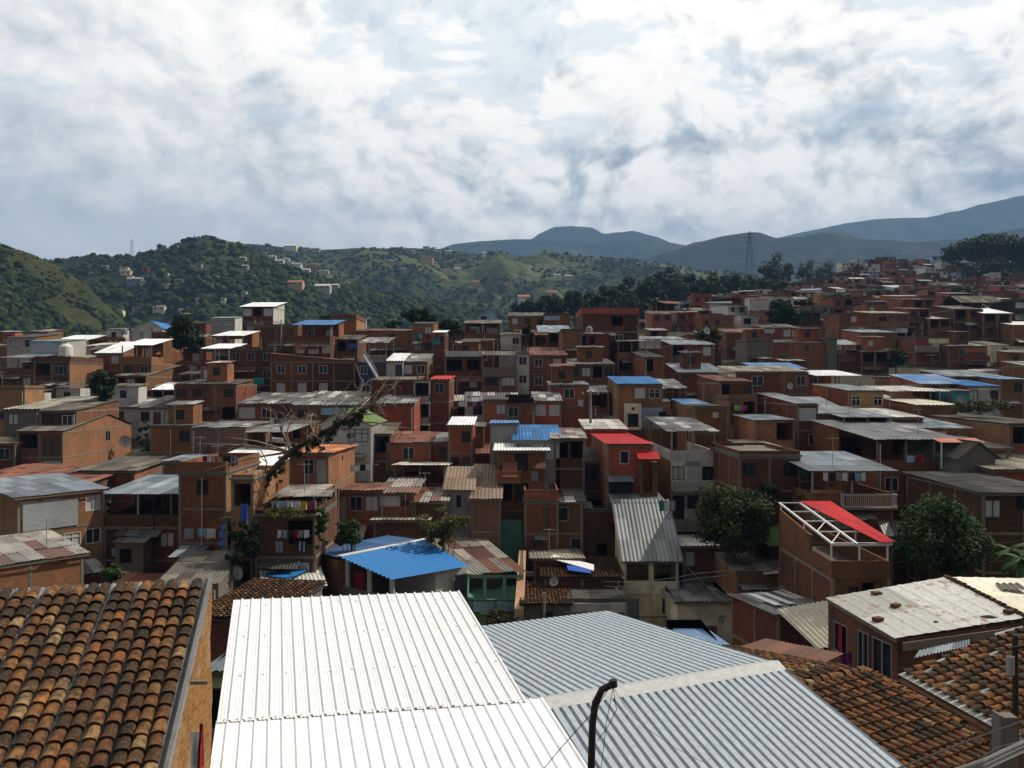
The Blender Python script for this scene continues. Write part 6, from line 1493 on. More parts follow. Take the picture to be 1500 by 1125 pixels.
SILB1 = [(-260, 392), (90, 382), (130, 374), (165, 377), (200, 377), (240, 366), (275, 352), (303, 346), (322, 352), (350, 361), (390, 380), (440, 398), (500, 416), (560, 430), (640, 446), (720, 456), (820, 470), (1000, 490), (1760, 540)]
SILB = [(-260, 392), (-40, 384), (90, 380), (130, 373), (165, 376), (200, 376), (240, 366), (275, 352), (303, 346), (322, 352), (360, 357), (420, 360), (480, 363), (540, 361), (600, 362), (660, 366), (700, 372), (725, 366), (760, 374), (800, 368), (850, 374), (900, 380), (960, 386), (1040, 396), (1200, 420), (1760, 460)]
SILC = [(-260, 420), (560, 380), (640, 366), (668, 357), (710, 353), (760, 351), (800, 349), (840, 352), (880, 356), (920, 352), (950, 349), (980, 354), (1000, 362), (1060, 366), (1400, 380), (1760, 380)]
SILC2 = [(-260, 440), (700, 380), (770, 356), (795, 341), (812, 333), (835, 331), (866, 334), (885, 344), (905, 341), (930, 338), (960, 345), (985, 356), (1020, 362), (1760, 400)]
SILD = [(-260, 470), (860, 400), (940, 380), (985, 368), (1020, 354), (1060, 345), (1110, 341), (1140, 350), (1175, 346), (1210, 338), (1232, 340), (1262, 350), (1300, 352), (1340, 355), (1400, 350), (1500, 334), (1760, 310)]
SILE = [(-260, 420), (1000, 372), (1130, 350), (1200, 336), (1240, 327), (1290, 321), (1350, 318), (1400, 309), (1440, 299), (1500, 286), (1560, 280), (1760, 276)]
sp = P(20, 442, 400)
hill_mat('hillA', (.012,.022,.007), (.030,.045,.012), (.050,.052,.017), .06, [(sp.x, sp.y, sp.z, 26)], (.36, .5), 3)
hill_mat('hillB', (.010,.020,.007), (.022,.038,.012), (.058,.075,.026), .03, None, (.50, .6), 5)
hill_mat('hillB2', (.016,.028,.010), (.035,.052,.016), (.10,.115,.042), .022, None, (.44, .56), 7)
hill_mat('hillC', (.012,.022,.010), (.022,.036,.014), (.045,.06,.022), .012, None, (.5, .62), 14)
hill_mat('hillD', (.010,.018,.009), (.020,.030,.013), (.05,.06,.026), .018, None, (.52, .62), 10)
zA = hill('hillside', SILA, 520, 290, -30, 'hillA', amp=.05, p1=360, nx=110, seed=3)
zB1 = hill('green_hill', SILB1, 820, 430, -30, 'hillB', amp=.10, nx=300, ny=70, seed=7, pw=1.1)
zB2 = hill('rear_green_hill', SILB, 1480, 760, -30, 'hillB2', amp=.15, nx=320, ny=90, seed=41, pw=1.05, nsc=1.5)
hill('far_hill', SILD, 2900, 1900, 0, 'hillD', amp=.11, nx=300, seed=13, ny=60, nsc=1.6)
hill('far_mountain', SILC, 4100, 3000, 0, 'hillC', amp=.13, nx=260, seed=17, nsc=1.8)
hill('mountain_peak', SILC2, 5000, 4200, 0, 'hillC', amp=.12, nx=260, seed=23, nsc=2)
hill('high_mountain', SILE, 5100, 3600, 0, 'hillC', amp=.10, nx=260, seed=29, nsc=2)
def zB(px, Y): return max(zB1(px, Y) if Y < 1000 else -30, zB2(px, Y) if Y > 762 else -30)
# forest on the hills
def ico(n=1):
    import bmesh
    bm = bmesh.new(); bmesh.ops.create_icosphere(bm, subdivisions=n, radius=1); v = np.array([x.co[:] for x in bm.verts]); f = np.array([[q.index for q in p.verts] for p in bm.faces]); bm.free(); return v, f
IV, IF = ico(2)
def blobs(name, pts, rad, mat, lab=None):
    var = [IV*(1+.34*nr.normal(size=(len(IV), 1)).clip(-1.4, 1.4))*np.array([1, 1, .85]) for _ in range(10)]
    n = len(pts); allv = np.empty((n*len(IV), 3)); r = np.empty(n*len(IF))
    for i in range(n):
        a = nr.rand()*6.28; ca, sa = math.cos(a), math.sin(a); v = var[nr.randint(10)]
        w = np.stack([v[:, 0]*ca-v[:, 1]*sa, v[:, 0]*sa+v[:, 1]*ca, v[:, 2]], 1)*rad[i]
        allv[i*len(IV):(i+1)*len(IV)] = w+pts[i]; r[i*len(IF):(i+1)*len(IF)] = np.clip(nr.rand()+.22*nr.normal(size=len(IF)), 0, 1)
    f = (IF[None]+(np.arange(n)*len(IV))[:, None, None]).reshape(-1, 3)
    o = mesh_np(name, allv, f, mat, r); o['kind'] = 'stuff'; return o
def fmat(name, stops):
    k = NT(name); c = k.ramp(k.attr(), stops); b = k.noise(.9, 4, k.pos(), .7); k.bump(b, .6, 1.0)
    c = k.mix(k.math('MULTIPLY', k.ramp(b, [(.4, 0), (.7, 1)]), .6), c, k.mix(.6, c, (.008,.014,.005))); k.out(c, .9, 0, .1)
fmat('forest', [(0, (.010,.020,.007)), (.5, (.021,.038,.011)), (.85, (.036,.056,.015)), (1, (.06,.08,.022))])
def on_hill(px, py, z, Y0, Yr):
    Y = Y0
    while Y < Yr:
        if (CY-py)/F*Y <= z(px, Y): return Y
        Y += 4
    return Yr-6
CW = dict(w='white', c='cream', b='brick red', g='grey', y='pale yellow', u='bluish grey', t='tan')
FM = dict(w='w', c='yl', b='br', g='gy', y='y', u='zb', t='pe')
RM = dict(r='td', z='z', w='w', o='oc')
FARH = [(153, 393, 9, 'w', 'z', 'small white house alone at the left among dark hill trees'), (181, 396, 12, 'w', 'r', 'white house with red roof topping the left cluster on the hill'), (184, 403, 14, 'y', 'z', 'pale yellow terraced house in the left hill cluster'), (190, 411, 8, 'c', 'r', 'little cream house just below the pale yellow one'), (196, 418, 22, 'u', 'z', 'long bluish grey house at the bottom of the left hill cluster'), (209, 419, 8, 'c', 'z', 'cream end house right of the long bluish one'),
        (212, 398, 10, 'b', 'r', 'red house high on the hill between the two clusters'), (243, 406, 6, 'w', 'r', 'tall narrow white house with red base on the hill'), (242, 421, 10, 'y', 'r', 'low pale yellow house under the tall narrow one'), (262, 416, 13, 'w', 'r', 'white house with red roof right of the tall narrow one'), (292, 393, 6, 'g', 'z', 'small grey hut on the hill above the white red-roofed house'), (199, 457, 12, 'w', 'r', 'white house with rounded reddish roof above the white gabled house'), (232, 456, 17, 'c', 'z', 'low cream house with flat grey roof behind the white gabled house'), (176, 466, 7, 'y', 'z', 'narrow yellowish building left of the white gabled house'), (266, 460, 10, 'w', 'z', 'white sloped roof house half hidden behind the dark tree'), (274, 466, 10, 'w', 'o', 'white gable house below the sloped roof behind the tree'),
        (292, 445, 12, 'w', 'z', 'group of white walls in the trees left of the tower house'), (327, 444, 6, 'w', 'z', 'tiny white hut beside a light green tree'), (357, 436, 7, 'w', 'z', 'small white house just above the white-topped tower roof'), (355, 381, 9, 'g', 'w', 'pale roof near the top of the hill left of the white villa'), (358, 394, 9, 'w', 'w', 'pale roofed house below the pale roof on the hill'), (399, 380, 10, 'w', 'w', 'left wing of the white villa cluster on the hill'), (409, 385, 12, 'w', 'w', 'middle white block of the white villa cluster'), (419, 381, 9, 'w', 'w', 'highest white block of the white villa cluster'), (424, 387, 8, 'w', 'z', 'right lower block of the white villa cluster'), (433, 393, 15, 'w', 'z', 'white gable house right below the white villa cluster'), (456, 393, 13, 'b', 'r', 'red walled house right of the white gable house'), (448, 399, 11, 'w', 'w', 'small bright white house below the red walled house'), (474, 401, 14, 't', 'z', 'tan house with long roof right of the red walled house'), (436, 412, 9, 'u', 'z', 'grey roofed house in the hollow below the villa'), (432, 423, 22, 't', 'o', 'wide tan house with terracotta roof in the trees'), (472, 427, 22, 'w', 'w', 'long low white building above the red earth mound'), (491, 421, 10, 'w', 'w', 'small house with pale roof beside the long low white building'), (497, 413, 9, 'g', 'r', 'grey house with dark roof on the path'), (508, 419, 7, 'w', 'z', 'whitish house on the path right of the grey one'),
        (425, 366, 18, 'c', 'w', 'pale building on the hilltop above the villa'), (448, 366, 10, 'w', 'z', 'white hilltop house beside the pale building'), (462, 368, 12, 't', 'w', 'tan hilltop house right of the white hilltop house'), (605, 371, 5, 'w', 'w', 'narrow bright white tower house on the hill crest'), (573, 385, 8, 'w', 'w', 'white house on the slope left of the crest tower'), (624, 364, 9, 'w', 'r', 'white crest house left of the bright one'), (635, 366, 5, 'w', 'w', 'bright white crest house'), (641, 370, 9, 'g', 'z', 'grey crest house with pale roof'), (657, 370, 10, 'w', 'z', 'last pale house on the right of the crest'), (625, 383, 18, 't', 'r', 'tan house row on the slope below the crest'), (669, 395, 9, 'w', 'w', 'bright white roof in the middle of the far slope'), (692, 376, 9, 't', 'r', 'tan house left of the rounded knoll'), (709, 374, 6, 'c', 'w', 'cream house against the rounded knoll'), (757, 411, 9, 'w', 'r', 'white house with red roof low on the far slope'), (697, 415, 9, 't', 'o', 'tan house near the orange clearing'), (811, 396, 7, 'w', 'z', 'white house far right on the distant slope'), (816, 405, 10, 'c', 'w', 'cream house in the far right hamlet'), (833, 408, 12, 't', 'z', 'tan long house in the far right hamlet'), (822, 397, 6, 'w', 'w', 'second white house above the far right hamlet'), (768, 441, 19, 'c', 'o', 'cream long building low behind the small blue and white gable'), (810, 434, 14, 't', 'o', 'tan building beside the dark ridge trees'), (650, 409, 8, 't', 'o', 'tan house lone in the middle of the far slope'), (748, 421, 7, 't', 'r', 'brownish house under the white red-roofed one'), (590, 399, 7, 'g', 'z', 'grey hut on the wooded slope below the crest tower')]
FPOS = []
for px_, py_, wp_ in [q[:3] for q in FARH]:
    Y_ = on_hill(px_, py_+3, zB, 432, 1480); FPOS.append(((px_-CX)/F*Y_, Y_, wp_/F*Y_))
pts = []; rad = []
for _ in range(36000):
    if nr.rand() < .5: Y = 440+400*nr.rand(); zf = zB1; t = (Y-430)/390; near_ = True
    else: Y = 770+730*nr.rand(); zf = zB2; t = (Y-760)/720; near_ = False
    px = -120+1250*nr.rand(); x = (px-CX)/F*Y
    d = mnoise.fractal((x/90+4, Y/90, 2.2), .8, 2, 4)
    if near_: dens = 1.05+d*.9-.3*max(0, t-.6)-(.5 if (px < 340 and t > .62) else 0)
    else: dens = .52+d*1.3
    if nr.rand() > dens: continue
    if any(abs(x-q[0]) < q[2]*.5+1 and -13 < Y-q[1] < 3 for q in FPOS): continue
    z = zf(px, Y); r = (1.6+2.8*nr.rand()**1.6)*(1 if near_ else .9)
    pts.append((x, Y, z+r*.45)); rad.append(r)
blobs('forest', pts, rad, 'forest')
pts = []; rad = []
for _ in range(16000):
    Y = 295+230*nr.rand(); px = -120+420*nr.rand(); x = (px-CX)/F*Y
    d = mnoise.fractal((x/45+1, Y/45, 5.2), .8, 2, 4); t = (Y-290)/230
    big_ = nr.rand() < 1.2-1.15*t+d*1.1+max(0, (px-90)/160)
    if not big_ and nr.rand() > .45+d: continue
    r = .9+2.3*nr.rand()**2 if big_ else .35+.8*nr.rand()**2
    pts.append((x, Y, zA(px, Y)+r*.35)); rad.append(r)
blobs('woodland', pts, rad, 'forest')
# far-off houses between the trees
G3 = 'far houses among the hill trees'
for px, py, wpx, wc, rc, lab in FARH:
    Y = on_hill(px, py+3, zB, 432, 1480); w = wpx/F*Y; hh = max(3.5, w*.42) if wpx > 7 else w*1.0; dp = max(5, w*.6)
    p = P(px, py, Y); zg = zB(px, Y); root = empty('house', (p.x, Y, zg+1)); tag(root, lab, 'house', G3)
    z0 = -4; z1 = max(hh, p.z+hh*.5-zg-1); mb = MB(); mb.box(-w/2, w/2, 0, dp, z0, z1); mb.build('wall', MATS[FM[wc]], root)
    for q in range(max(1, int(w/4))):
        mb = MB(); x = -w/2+w*(q+.5)/max(1, int(w/4)); mb.box(x-.6, x+.6, -.06, -.001, z1-2.3, z1-.9); mb.build('window', MATS['gl'], root)
    mb = MB(); rs = w*.16
    mb.face([(-w/2-.4, -.5, z1), (w/2+.4, -.5, z1), (w/2+.4, dp/2, z1+rs), (-w/2-.4, dp/2, z1+rs)]); mb.face([(w/2+.4, dp+.5, z1), (-w/2-.4, dp+.5, z1), (-w/2-.4, dp/2, z1+rs), (w/2+.4, dp/2, z1+rs)])
    for x in (-w/2, w/2): mb.face([(x, 0, z1), (x, dp, z1), (x, dp/2, z1+rs)])
    mb.build('roof', MATS[RM[rc]], root)
# red earth mound roof
pylon(193, 351, 377, 1000, 5, 'left lattice pylon on the far skyline'); pylon(285, 344, 364, 960, 5, 'lattice pylon on the shoulder of the pointed hill'); pylon(641, 442, 470, 430, 6, 'pylon in front of the wooded hill above the blue-roofed terrace'); 
p = P(529, 431, 620); cp = empty('tower', (p.x, 640, zB(529, 640))); mb = MB(); mb.tube([(0, 0, 0), (0, 0, 14)], [.9, .7], 8); mb.build('shaft', MATS['white'], cp); mb = MB(); mb.bar((-2.2, 0, 13), (2.2, 0, 14.4), 1.0, .8); mb.build('tank', MATS['white'], cp); tag(cp, 'slim white water tower standing in the green hillside', 'tower')
# ------------------------------------------------------------- infill houses
ORDW = ['nearest', 'second', 'third', 'fourth', 'fifth', 'sixth', 'seventh', 'eighth', 'ninth', 'tenth', 'eleventh', 'twelfth']
RN = dict(f='mossy grey', fd='dark', z='light grey', zp='patchy grey', zb='bluish', zr='streaky rusty', r='rust brown', td='old tile', w='off-white', W='white', R='red', c='flat')
WN = dict(b='brick', b2='brown brick', bd='dark brick', br='red brick', wp='whitish', c='grey', yl='cream', lb='pale blue', w='white', pk='pinkish', g='green', gl='pale green')
LMK = [(h.px, h.py, h.nm) for h in HOUSES if h.nm]+[(1222, 440, 'palm tree'), (1285, 438, 'dark round tree'), (1148, 455, 'dense dark tree mass'), (1412, 432, 'dark leafy tree'), (1455, 410, 'giant skyline tree'), (1195, 395, 'skyline tree pair'), (1140, 400, 'umbrella crowned tree'), (1098, 400, 'ridge pylon'), (1320, 395, 'skyline bushes'), (1316, 422, 'white three-storey house'), (1366, 392, 'small white skyline roof')]
INF = []
def pick(ws): 
    t = rng.random()*sum(w for _, w in ws)
    for a, w in ws:
        t -= w
        if t <= 0: return a
    return ws[0][0]
def infill(x0, x1, ye, Y, dep, win, roof, wall, rt, side=None, **kw):
    h = house(x0, x1, ye, Y, dep, win, roof if roof != 'c' else 'fd', None, None, None, wall=wall, side=side, rt='F' if roof == 'c' else rt, **kw)
    h.roof = roof; INF.append(h); return h
def overlaps(x, y, r, f=.8):
    return any((x-q[0])**2+(y-q[1])**2 < (f*(r+q[2]))**2 for q in FOOT)
h3 = house(1306, 1332, 421, 335, 9, 'ww|ww|ww', 'w', 418, 'white three-storey house standing out on the upper right slope', None, wall='w', side='lb', fm='fk')
house(1383, 1403, 386, 520, 9, 'OO|..', 'w', 384, 'small pavilion with white roof on the skyline under the giant tree', None, wall='b', T=2)
HAND = list(HOUSES)
[FOOT.append((P(1319, 0, y_).x, y_, 7, 6, 6, 0)) for y_ in (326, 314)]; FOOT.append((P(1393, 0, 508).x, 508, 6, 6, 6, 0))
NF = 0
for h in HAND: h.vis = 1.45 if h.Y < 100 else 2.1
Yc = 50
while Yc < 158:
    x = -.66*Yc-4
    while x < .68*Yc+4:
        w = 3.6+3.2*rng.random(); dep = 4.5+3*rng.random(); xx = x+rng.random()*2; yy = Yc+rng.random()*4; r = math.hypot(w, dep)/2
        x += 2.6
        if overlaps(xx+w/2, yy+dep/2, r, .68): continue
        zg = Zt(xx+w/2, yy); ze = zg+2.5+(rng.random()*1.6 if rng.random() < .7 else 3.0)
        px0 = CX+xx/yy*F; px1 = CX+(xx+w)/yy*F; pye = CY-ze/yy*F; top = pye-.6/yy*F
        bad = False; hid = False; cxp = (px0+px1)/2
        for h in HAND:
            hx0 = h.px-h.w*F/h.Y/2*abs(h.c); hx1 = h.px+h.w*F/h.Y/2*abs(h.c)
            if px1 < hx0 or px0 > hx1: continue
            if h.Y > yy+1 and top < h.py+h.vis*SH*F/h.Y*.92: bad = True; break
            if h.Y < yy and hx0 < px0+4 and hx1 > px1-4 and h.py < top: hid = True
        if bad or hid: continue
        win = ''.join(rng.choice('w.sdog') for _ in range(max(1, int(w/2.6))))+'|'+''.join(rng.choice('w.d') for _ in range(max(1, int(w/2.6))))
        infill(px0, px1, pye, yy, dep, win, pick([('f', 3), ('fd', 3), ('zp', 3), ('z', 2), ('zr', 2), ('r', 2), ('zb', 2), ('td', 1), ('w', 1)]), pick([('b', 4), ('bd', 3), ('br', 2), ('b2', 2), ('wp', .6), ('c', .8)]), rng.choice('MMMGL'), side=None)
        NF += 1
    Yc += 4.0
print('infill town', NF)
bound = [(200, 945), (240, 978), (300, 1030), (380, 1088), (440, 1150), (500, 1225), (545, 1245)]
NB = 0
Yc = 192
while Yc < 526:
    px = interp(bound, Yc)+rng.random()*16
    while px < 1525:
        w = 4.8+4.2*rng.random()**1.5; yy = Yc+(rng.random()-.5)*6; wpx = w/yy*F; dep = 8
        xx = (px-CX)/F*yy; hit = False
        for q in FOOT:
            if (xx+w/2-q[0])**2+(yy+4-q[1])**2 < (.55*(w/2+q[2]))**2: hit = True
        if not hit:
            zg = Zt(xx+w/2, yy); ze = zg+rng.choice([3.2, 4.4, 5.6, 5.8, 6.2, 7.6])
            ns = 2 if w > 6.5 else 2
            fl = lambda: ''.join(rng.choice('ww.owgO' if w > 6 else 'w.ogw') for _ in range(max(2, int(w/2.4))))
            yw = rng.choice([0, 0, 0, 0, 12, -14, 22, -8])
            infill(px, px+wpx*.97, CY-ze/yy*F, yy, dep, fl()+'|'+fl()+'|'+fl(), pick([('f', 2), ('fd', 2), ('zp', 1.5), ('z', 1.5), ('r', 2), ('c', 3.5), ('w', 1), ('zb', .8), ('td', 1)]), pick([('b', 5), ('br', 4), ('b2', 4), ('bd', 2), ('wp', 1.3), ('lb', .5), ('c', .8), ('yl', .6), ('w', .8), ('gl', .3)]), rng.choice('MMGML'), yaw=yw, par=rng.choice([.1, .4, .7]), T=1 if rng.random() < .22 else 0)
            NB += 1
        px += wpx*(1.0+.22*rng.random()) if rng.random() < .8 else wpx*1.6
    Yc *= 1.046
print('infill hill', NB)
for i_, h_ in enumerate(HOUSES):
    if h_.Y < 190 and h_.root.name in bpy.data.objects and h_ not in (hb, hl, hG, h47, hF, hBl, hY, hV, hT, hW, hC, h61, h50, h74, hR, h67, h20): enrich(h_, 1000+i_)
for i_, h_ in enumerate([q for q in HAND if q.nm and 50 < q.Y < 130 and q.w > 3]):
    q_ = random.Random(500+i_)
    if q_.random() < .55 or h_ in (hF, hBl, h50, h61, hG): continue
    z_ = h_.H-SH*(1.0 if q_.random() < .6 else 2.0)+.75+.3*q_.random()
    if z_ < 2: continue
    for m_ in q_.sample(['k_white', 'k_lblue', 'k_red', 'k_grey', 'k_teal', 'k_dark', 'k_white'], q_.choice([2, 3])):
        u_ = .3+(h_.w-1.2)*q_.random(); lab_ = '%s cloth hung on the front of the %s' % (CN[m_], h_.nm)
        if lab_ in LABELS: continue
        mb, *_ = cloth((0, 0, 0), (h_.c, h_.s, 0), .45+.3*q_.random(), .6+.3*q_.random(), m_, '')
        o = mb.build('hanging_cloth', MATS[m_], loc=h_.root.matrix_basis @ Vector((u_, -.2, z_))); tag(o, lab_, 'laundry', 'cloths hung on house fronts')
# labels of the infill houses from the nearest landmark
usedk = {}
for h in sorted(INF, key=lambda h: min(math.hypot(h.px-l[0], (h.py-l[1])*1.6) for l in LMK)):
    h.cand = sorted(LMK, key=lambda l: math.hypot(h.px-l[0], (h.py-l[1])*1.6))[:6]; done = False
    for rnk in range(12):
        for lx, ly, nm in h.cand:
            dx, dy = h.px-lx, (h.py-ly)*1.6
            d = ('right of' if dx > 0 else 'left of') if abs(dx) > abs(dy) else ('below' if dy > 0 else 'above')
            key = (h.wall, h.roof, d, nm)
            if len(('%s house with %s roof' % (WN[h.wall], RN[h.roof])).split())+len(nm.split())+(4 if rnk == 0 else 7) > 16: continue
            if usedk.get(key, 0) == rnk:
                usedk[key] = rnk+1
                base = '%s house with %s roof' % (WN[h.wall], RN[h.roof])
                tag(h.root, ('%s, %s the %s' % (base, d, nm)) if rnk == 0 else '%s %s, going %s the %s' % (ORDW[rnk], base, d.replace(' of', ' from').replace('below', 'down from').replace('above', 'up from'), nm), 'house', GRP); done = True; break
        if done: break

# ------------------------------------------------------------- drop what nothing shows, merge the smallest houses
def kids(o): 
    r = [o]
    for c in CH.get(o.name, []): r += kids(c)
    return r
CH = {}
for o in COL.objects:
    if o.parent: CH.setdefault(o.parent.name, []).append(o)
ROOT = {}
for o in COL.objects:
    if o.parent is None:
        for q in kids(o): ROOT[q.name] = o.name
bpy.context.view_layer.update(); CNT = {}; IDS = {}
def hull(p):
    p = sorted(set(map(tuple, np.round(p, 1))))
    if len(p) < 3: return p
    def half(q):
        r = []
        for a in q:
            while len(r) > 1 and (r[-1][0]-r[-2][0])*(a[1]-r[-2][1])-(r[-1][1]-r[-2][1])*(a[0]-r[-2][0]) <= 0: r.pop()
            r.append(a)
        return r
    return half(p)[:-1]+half(p[::-1])[:-1]
buf = np.full((563, 750), -1, np.int32); items = []
for o in COL.objects:
    if o.type != 'MESH' or o.parent is None: continue
    r_ = ROOT[o.name]
    if not o.name.split('.')[0] in ('wall', 'roof', 'roof_slab', 'parapet', 'roof_tiles', 'roof_deck', 'upper_wall'): continue
    n_ = len(o.data.vertices); c_ = np.empty(n_*3, np.float32); o.data.vertices.foreach_get('co', c_); c_ = c_.reshape(-1, 3)
    if n_ > 600: c_ = c_[::max(1, n_//600)]
    M = np.array(o.matrix_world); w_ = c_ @ M[:3, :3].T+M[:3, 3]; w_ = w_[w_[:, 1] > 1]
    if len(w_) < 3: continue
    items.append((w_[:, 1].mean(), r_, np.stack([(CX+w_[:, 0]/w_[:, 1]*F)/2, (CY-w_[:, 2]/w_[:, 1]*F)/2], 1)))
items.sort(key=lambda t: -t[0])
for dpt, r_, q_ in items:
    i_ = IDS.setdefault(r_, len(IDS)); hl_ = hull(q_)
    if len(hl_) < 3: continue
    x0_, y0_ = np.floor(np.min(hl_, 0)).astype(int); x1_, y1_ = np.ceil(np.max(hl_, 0)).astype(int)
    x0_, y0_, x1_, y1_ = max(0, x0_), max(0, y0_), min(750, x1_+1), min(563, y1_+1)
    if x1_ <= x0_ or y1_ <= y0_: continue
    gx, gy = np.meshgrid(np.arange(x0_, x1_)+.5, np.arange(y0_, y1_)+.5); ins = np.ones(gx.shape, bool)
    for a_, b_ in zip(hl_, hl_[1:]+hl_[:1]): ins &= (b_[0]-a_[0])*(gy-a_[1])-(b_[1]-a_[1])*(gx-a_[0]) >= -1e-6
    buf[y0_:y1_, x0_:x1_][ins] = i_
inv = {v: k for k, v in IDS.items()}
for a_, n_ in zip(*np.unique(buf, return_counts=True)):
    if a_ >= 0: CNT[inv[a_]] = int(n_)
def kill(r):
    for q in kids(r): bpy.data.objects.remove(q)
allh = [o for o in COL.objects if o.get('category') == 'house']
gone = [o for o in allh if CNT.get(o.name, 0) == 0]
left_ = sorted([o for o in allh if o not in gone], key=lambda o: -CNT[o.name])
print('houses seen', len(left_), 'gone', len(gone))
for o in gone:
    print('GONE', o.get('label')) if not any(h.root == o for h in INF) else None
for o in gone: LABELS.pop(o.get('label'), None); kill(o)
rest = left_[294:]
bpy.context.view_layer.update()
if rest:
    vs, fs, mi, rn, ml, uvs, tn = [], [], [], [], [], [], []
    for o in rest:
        tone_ = rng.random()-.5
        for q in kids(o):
            if q.type != 'MESH': continue
            M = q.matrix_world; b = len(vs); vs += [M @ v_.co for v_ in q.data.vertices]; at = q.data.attributes['rnd'].data
            sm = [ml.index(m_) if m_ in ml else (ml.append(m_) or len(ml)-1) for m_ in q.data.materials]
            for p_ in q.data.polygons: fs.append([b+i_ for i_ in p_.vertices]); mi.append(sm[p_.material_index]); rn.append(at[p_.index].value); tn.append(tone_)
            uu = np.empty(len(q.data.loops)*2, np.float32); q.data.uv_layers[0].data.foreach_get('uv', uu); uvs.append(uu)
    me = bpy.data.meshes.new('far_houses'); me.from_pydata(vs, [], fs)
    for m_ in ml: me.materials.append(m_)
    me.polygons.foreach_set('material_index', mi); at = me.attributes.new('rnd', 'FLOAT', 'FACE'); at.data.foreach_set('value', rn); me.uv_layers.new(name='UVMap').data.foreach_set('uv', np.concatenate(uvs)); at = me.attributes.new('tone', 'FLOAT', 'FACE'); at.data.foreach_set('value', tn)
    for o in rest: LABELS.pop(o.get('label'), None); kill(o)
    o = bpy.data.objects.new('far_houses', me); COL.objects.link(o); tag(o, 'farthest tiny houses scattered over the hill slopes', 'houses', None, 'stuff')
# ------------------------------------------------------------- haze
k = NT('haze_mat'); k.t.nodes.remove(k.b); pv = k.n('VolumePrincipled'); pv.inputs['Color'].default_value = (.27, .47, .80, 1); pv.inputs['Density'].default_value = HAZE; pv.inputs['Anisotropy'].default_value = .0
k.l(pv.outputs[0], k.t.nodes['Material Output'].inputs['Volume'])
mb = MB(); mb.box(-6400, 6400, -300, 6700, -33, 1420); o = mb.build('haze', MATS['haze_mat']); o['kind'] = 'stuff'
# ------------------------------------------------------------- sky, sun, camera
SUN_AZ = R(72); SUN_EL = R(44)
sd = Vector((math.sin(SUN_AZ)*math.cos(SUN_EL), math.cos(SUN_AZ)*math.cos(SUN_EL), math.sin(SUN_EL)))
W = bpy.data.worlds.new('World'); S.world = W; W.use_nodes = True
wt = W.node_tree; wt.nodes.clear()
class WN_(NT):
    def __init__(s): s.t = wt
w = WN_()
out = w.n('OutputWorld'); sky = w.n('TexSky'); sky.sky_type = 'NISHITA'; sky.sun_disc = False; sky.sun_elevation = SUN_EL; sky.sun_rotation = SUN_AZ; sky.air_density = 1.0; sky.dust_density = 1.0
b1 = w.n('Background'); w.l(sky.outputs[0], b1.inputs[0]); b1.inputs[1].default_value = .10
d = w.n('TexCoord').outputs['Generated']
sep = w.n('SeparateXYZ'); w.l(d, sep.inputs[0]); dx, dy, dz = sep.outputs
zc = w.math('MAXIMUM', dz, 0.0)
den = w.math('ADD', zc, .16)
comb = w.n('CombineXYZ'); w.l(w.math('DIVIDE', dx, den), comb.inputs[0]); w.l(w.math('DIVIDE', dy, den), comb.inputs[1]); comb.inputs[2].default_value = 3.7
pl = comb.outputs[0]
def off(vec, o):
    v = w.n('VectorMath', operation='ADD'); w.l(vec, v.inputs[0]); v.inputs[1].default_value = o; return v.outputs[0]
def smooth(x, a, b):
    m = w.n('MapRange'); m.interpolation_type = 'SMOOTHSTEP'; w.l(x, m.inputs[0]); m.inputs[1].default_value = a; m.inputs[2].default_value = b; return m.outputs[0]

def blob(px, py, r, amp):
    c = Vector(((px-CX)/F, 1, (CY-py)/F)).normalized(); v = w.n('VectorMath', operation='DOT_PRODUCT'); w.l(d, v.inputs[0]); v.inputs[1].default_value = c
    return w.math('MULTIPLY', smooth(v.outputs['Value'], math.cos(r/F), 1.0), amp)
def add(*a):
    x = a[0]
    for b in a[1:]: x = w.math('ADD', x, b)
    return x
warp = w.n('TexNoise'); warp.inputs['Scale'].default_value = 5.5; warp.inputs['Detail'].default_value = 5; w.l(d, warp.inputs['Vector'])
def mad(vec, sc):
    v = w.n('VectorMath', operation='MULTIPLY_ADD'); w.l(warp.outputs['Color'], v.inputs[0]); v.inputs[1].default_value = (sc, sc, sc); w.l(vec, v.inputs[2]); return v.outputs[0]
# cloud masses: billowy cells on the direction, shaded from the sun side
cv = mad(w.scale(d, (7.6, 7.6, 10.2)), .9)
SO = (.11, .02, .15)
def puff(o, sc=1.0):
    v = w.n('TexVoronoi', feature='F1'); v.inputs['Scale'].default_value = sc; v.inputs['Detail'].default_value = 3.5; v.inputs['Roughness'].default_value = .55; v.inputs['Lacunarity'].default_value = 2.1; v.normalize = True
    w.l(off(cv, o), v.inputs['Vector']); return w.math('SUBTRACT', 1.0, v.outputs['Distance'])
P0 = puff((1.3, 4.4, .6), 1.5); P1 = puff((1.3+SO[0], 4.4+SO[1], .6+SO[2]), 1.5)
A0 = w.noise(1.1, 13, off(cv, (2.3, 4.4, .6)), .58); A1 = w.noise(1.1, 13, off(cv, (2.3+.2, 4.4, .6+.26)), .58)
edge = w.math('ADD', w.math('MULTIPLY', w.math('SUBTRACT', P0, P1), 1.0), w.math('MULTIPLY', w.math('SUBTRACT', A0, A1), .8))
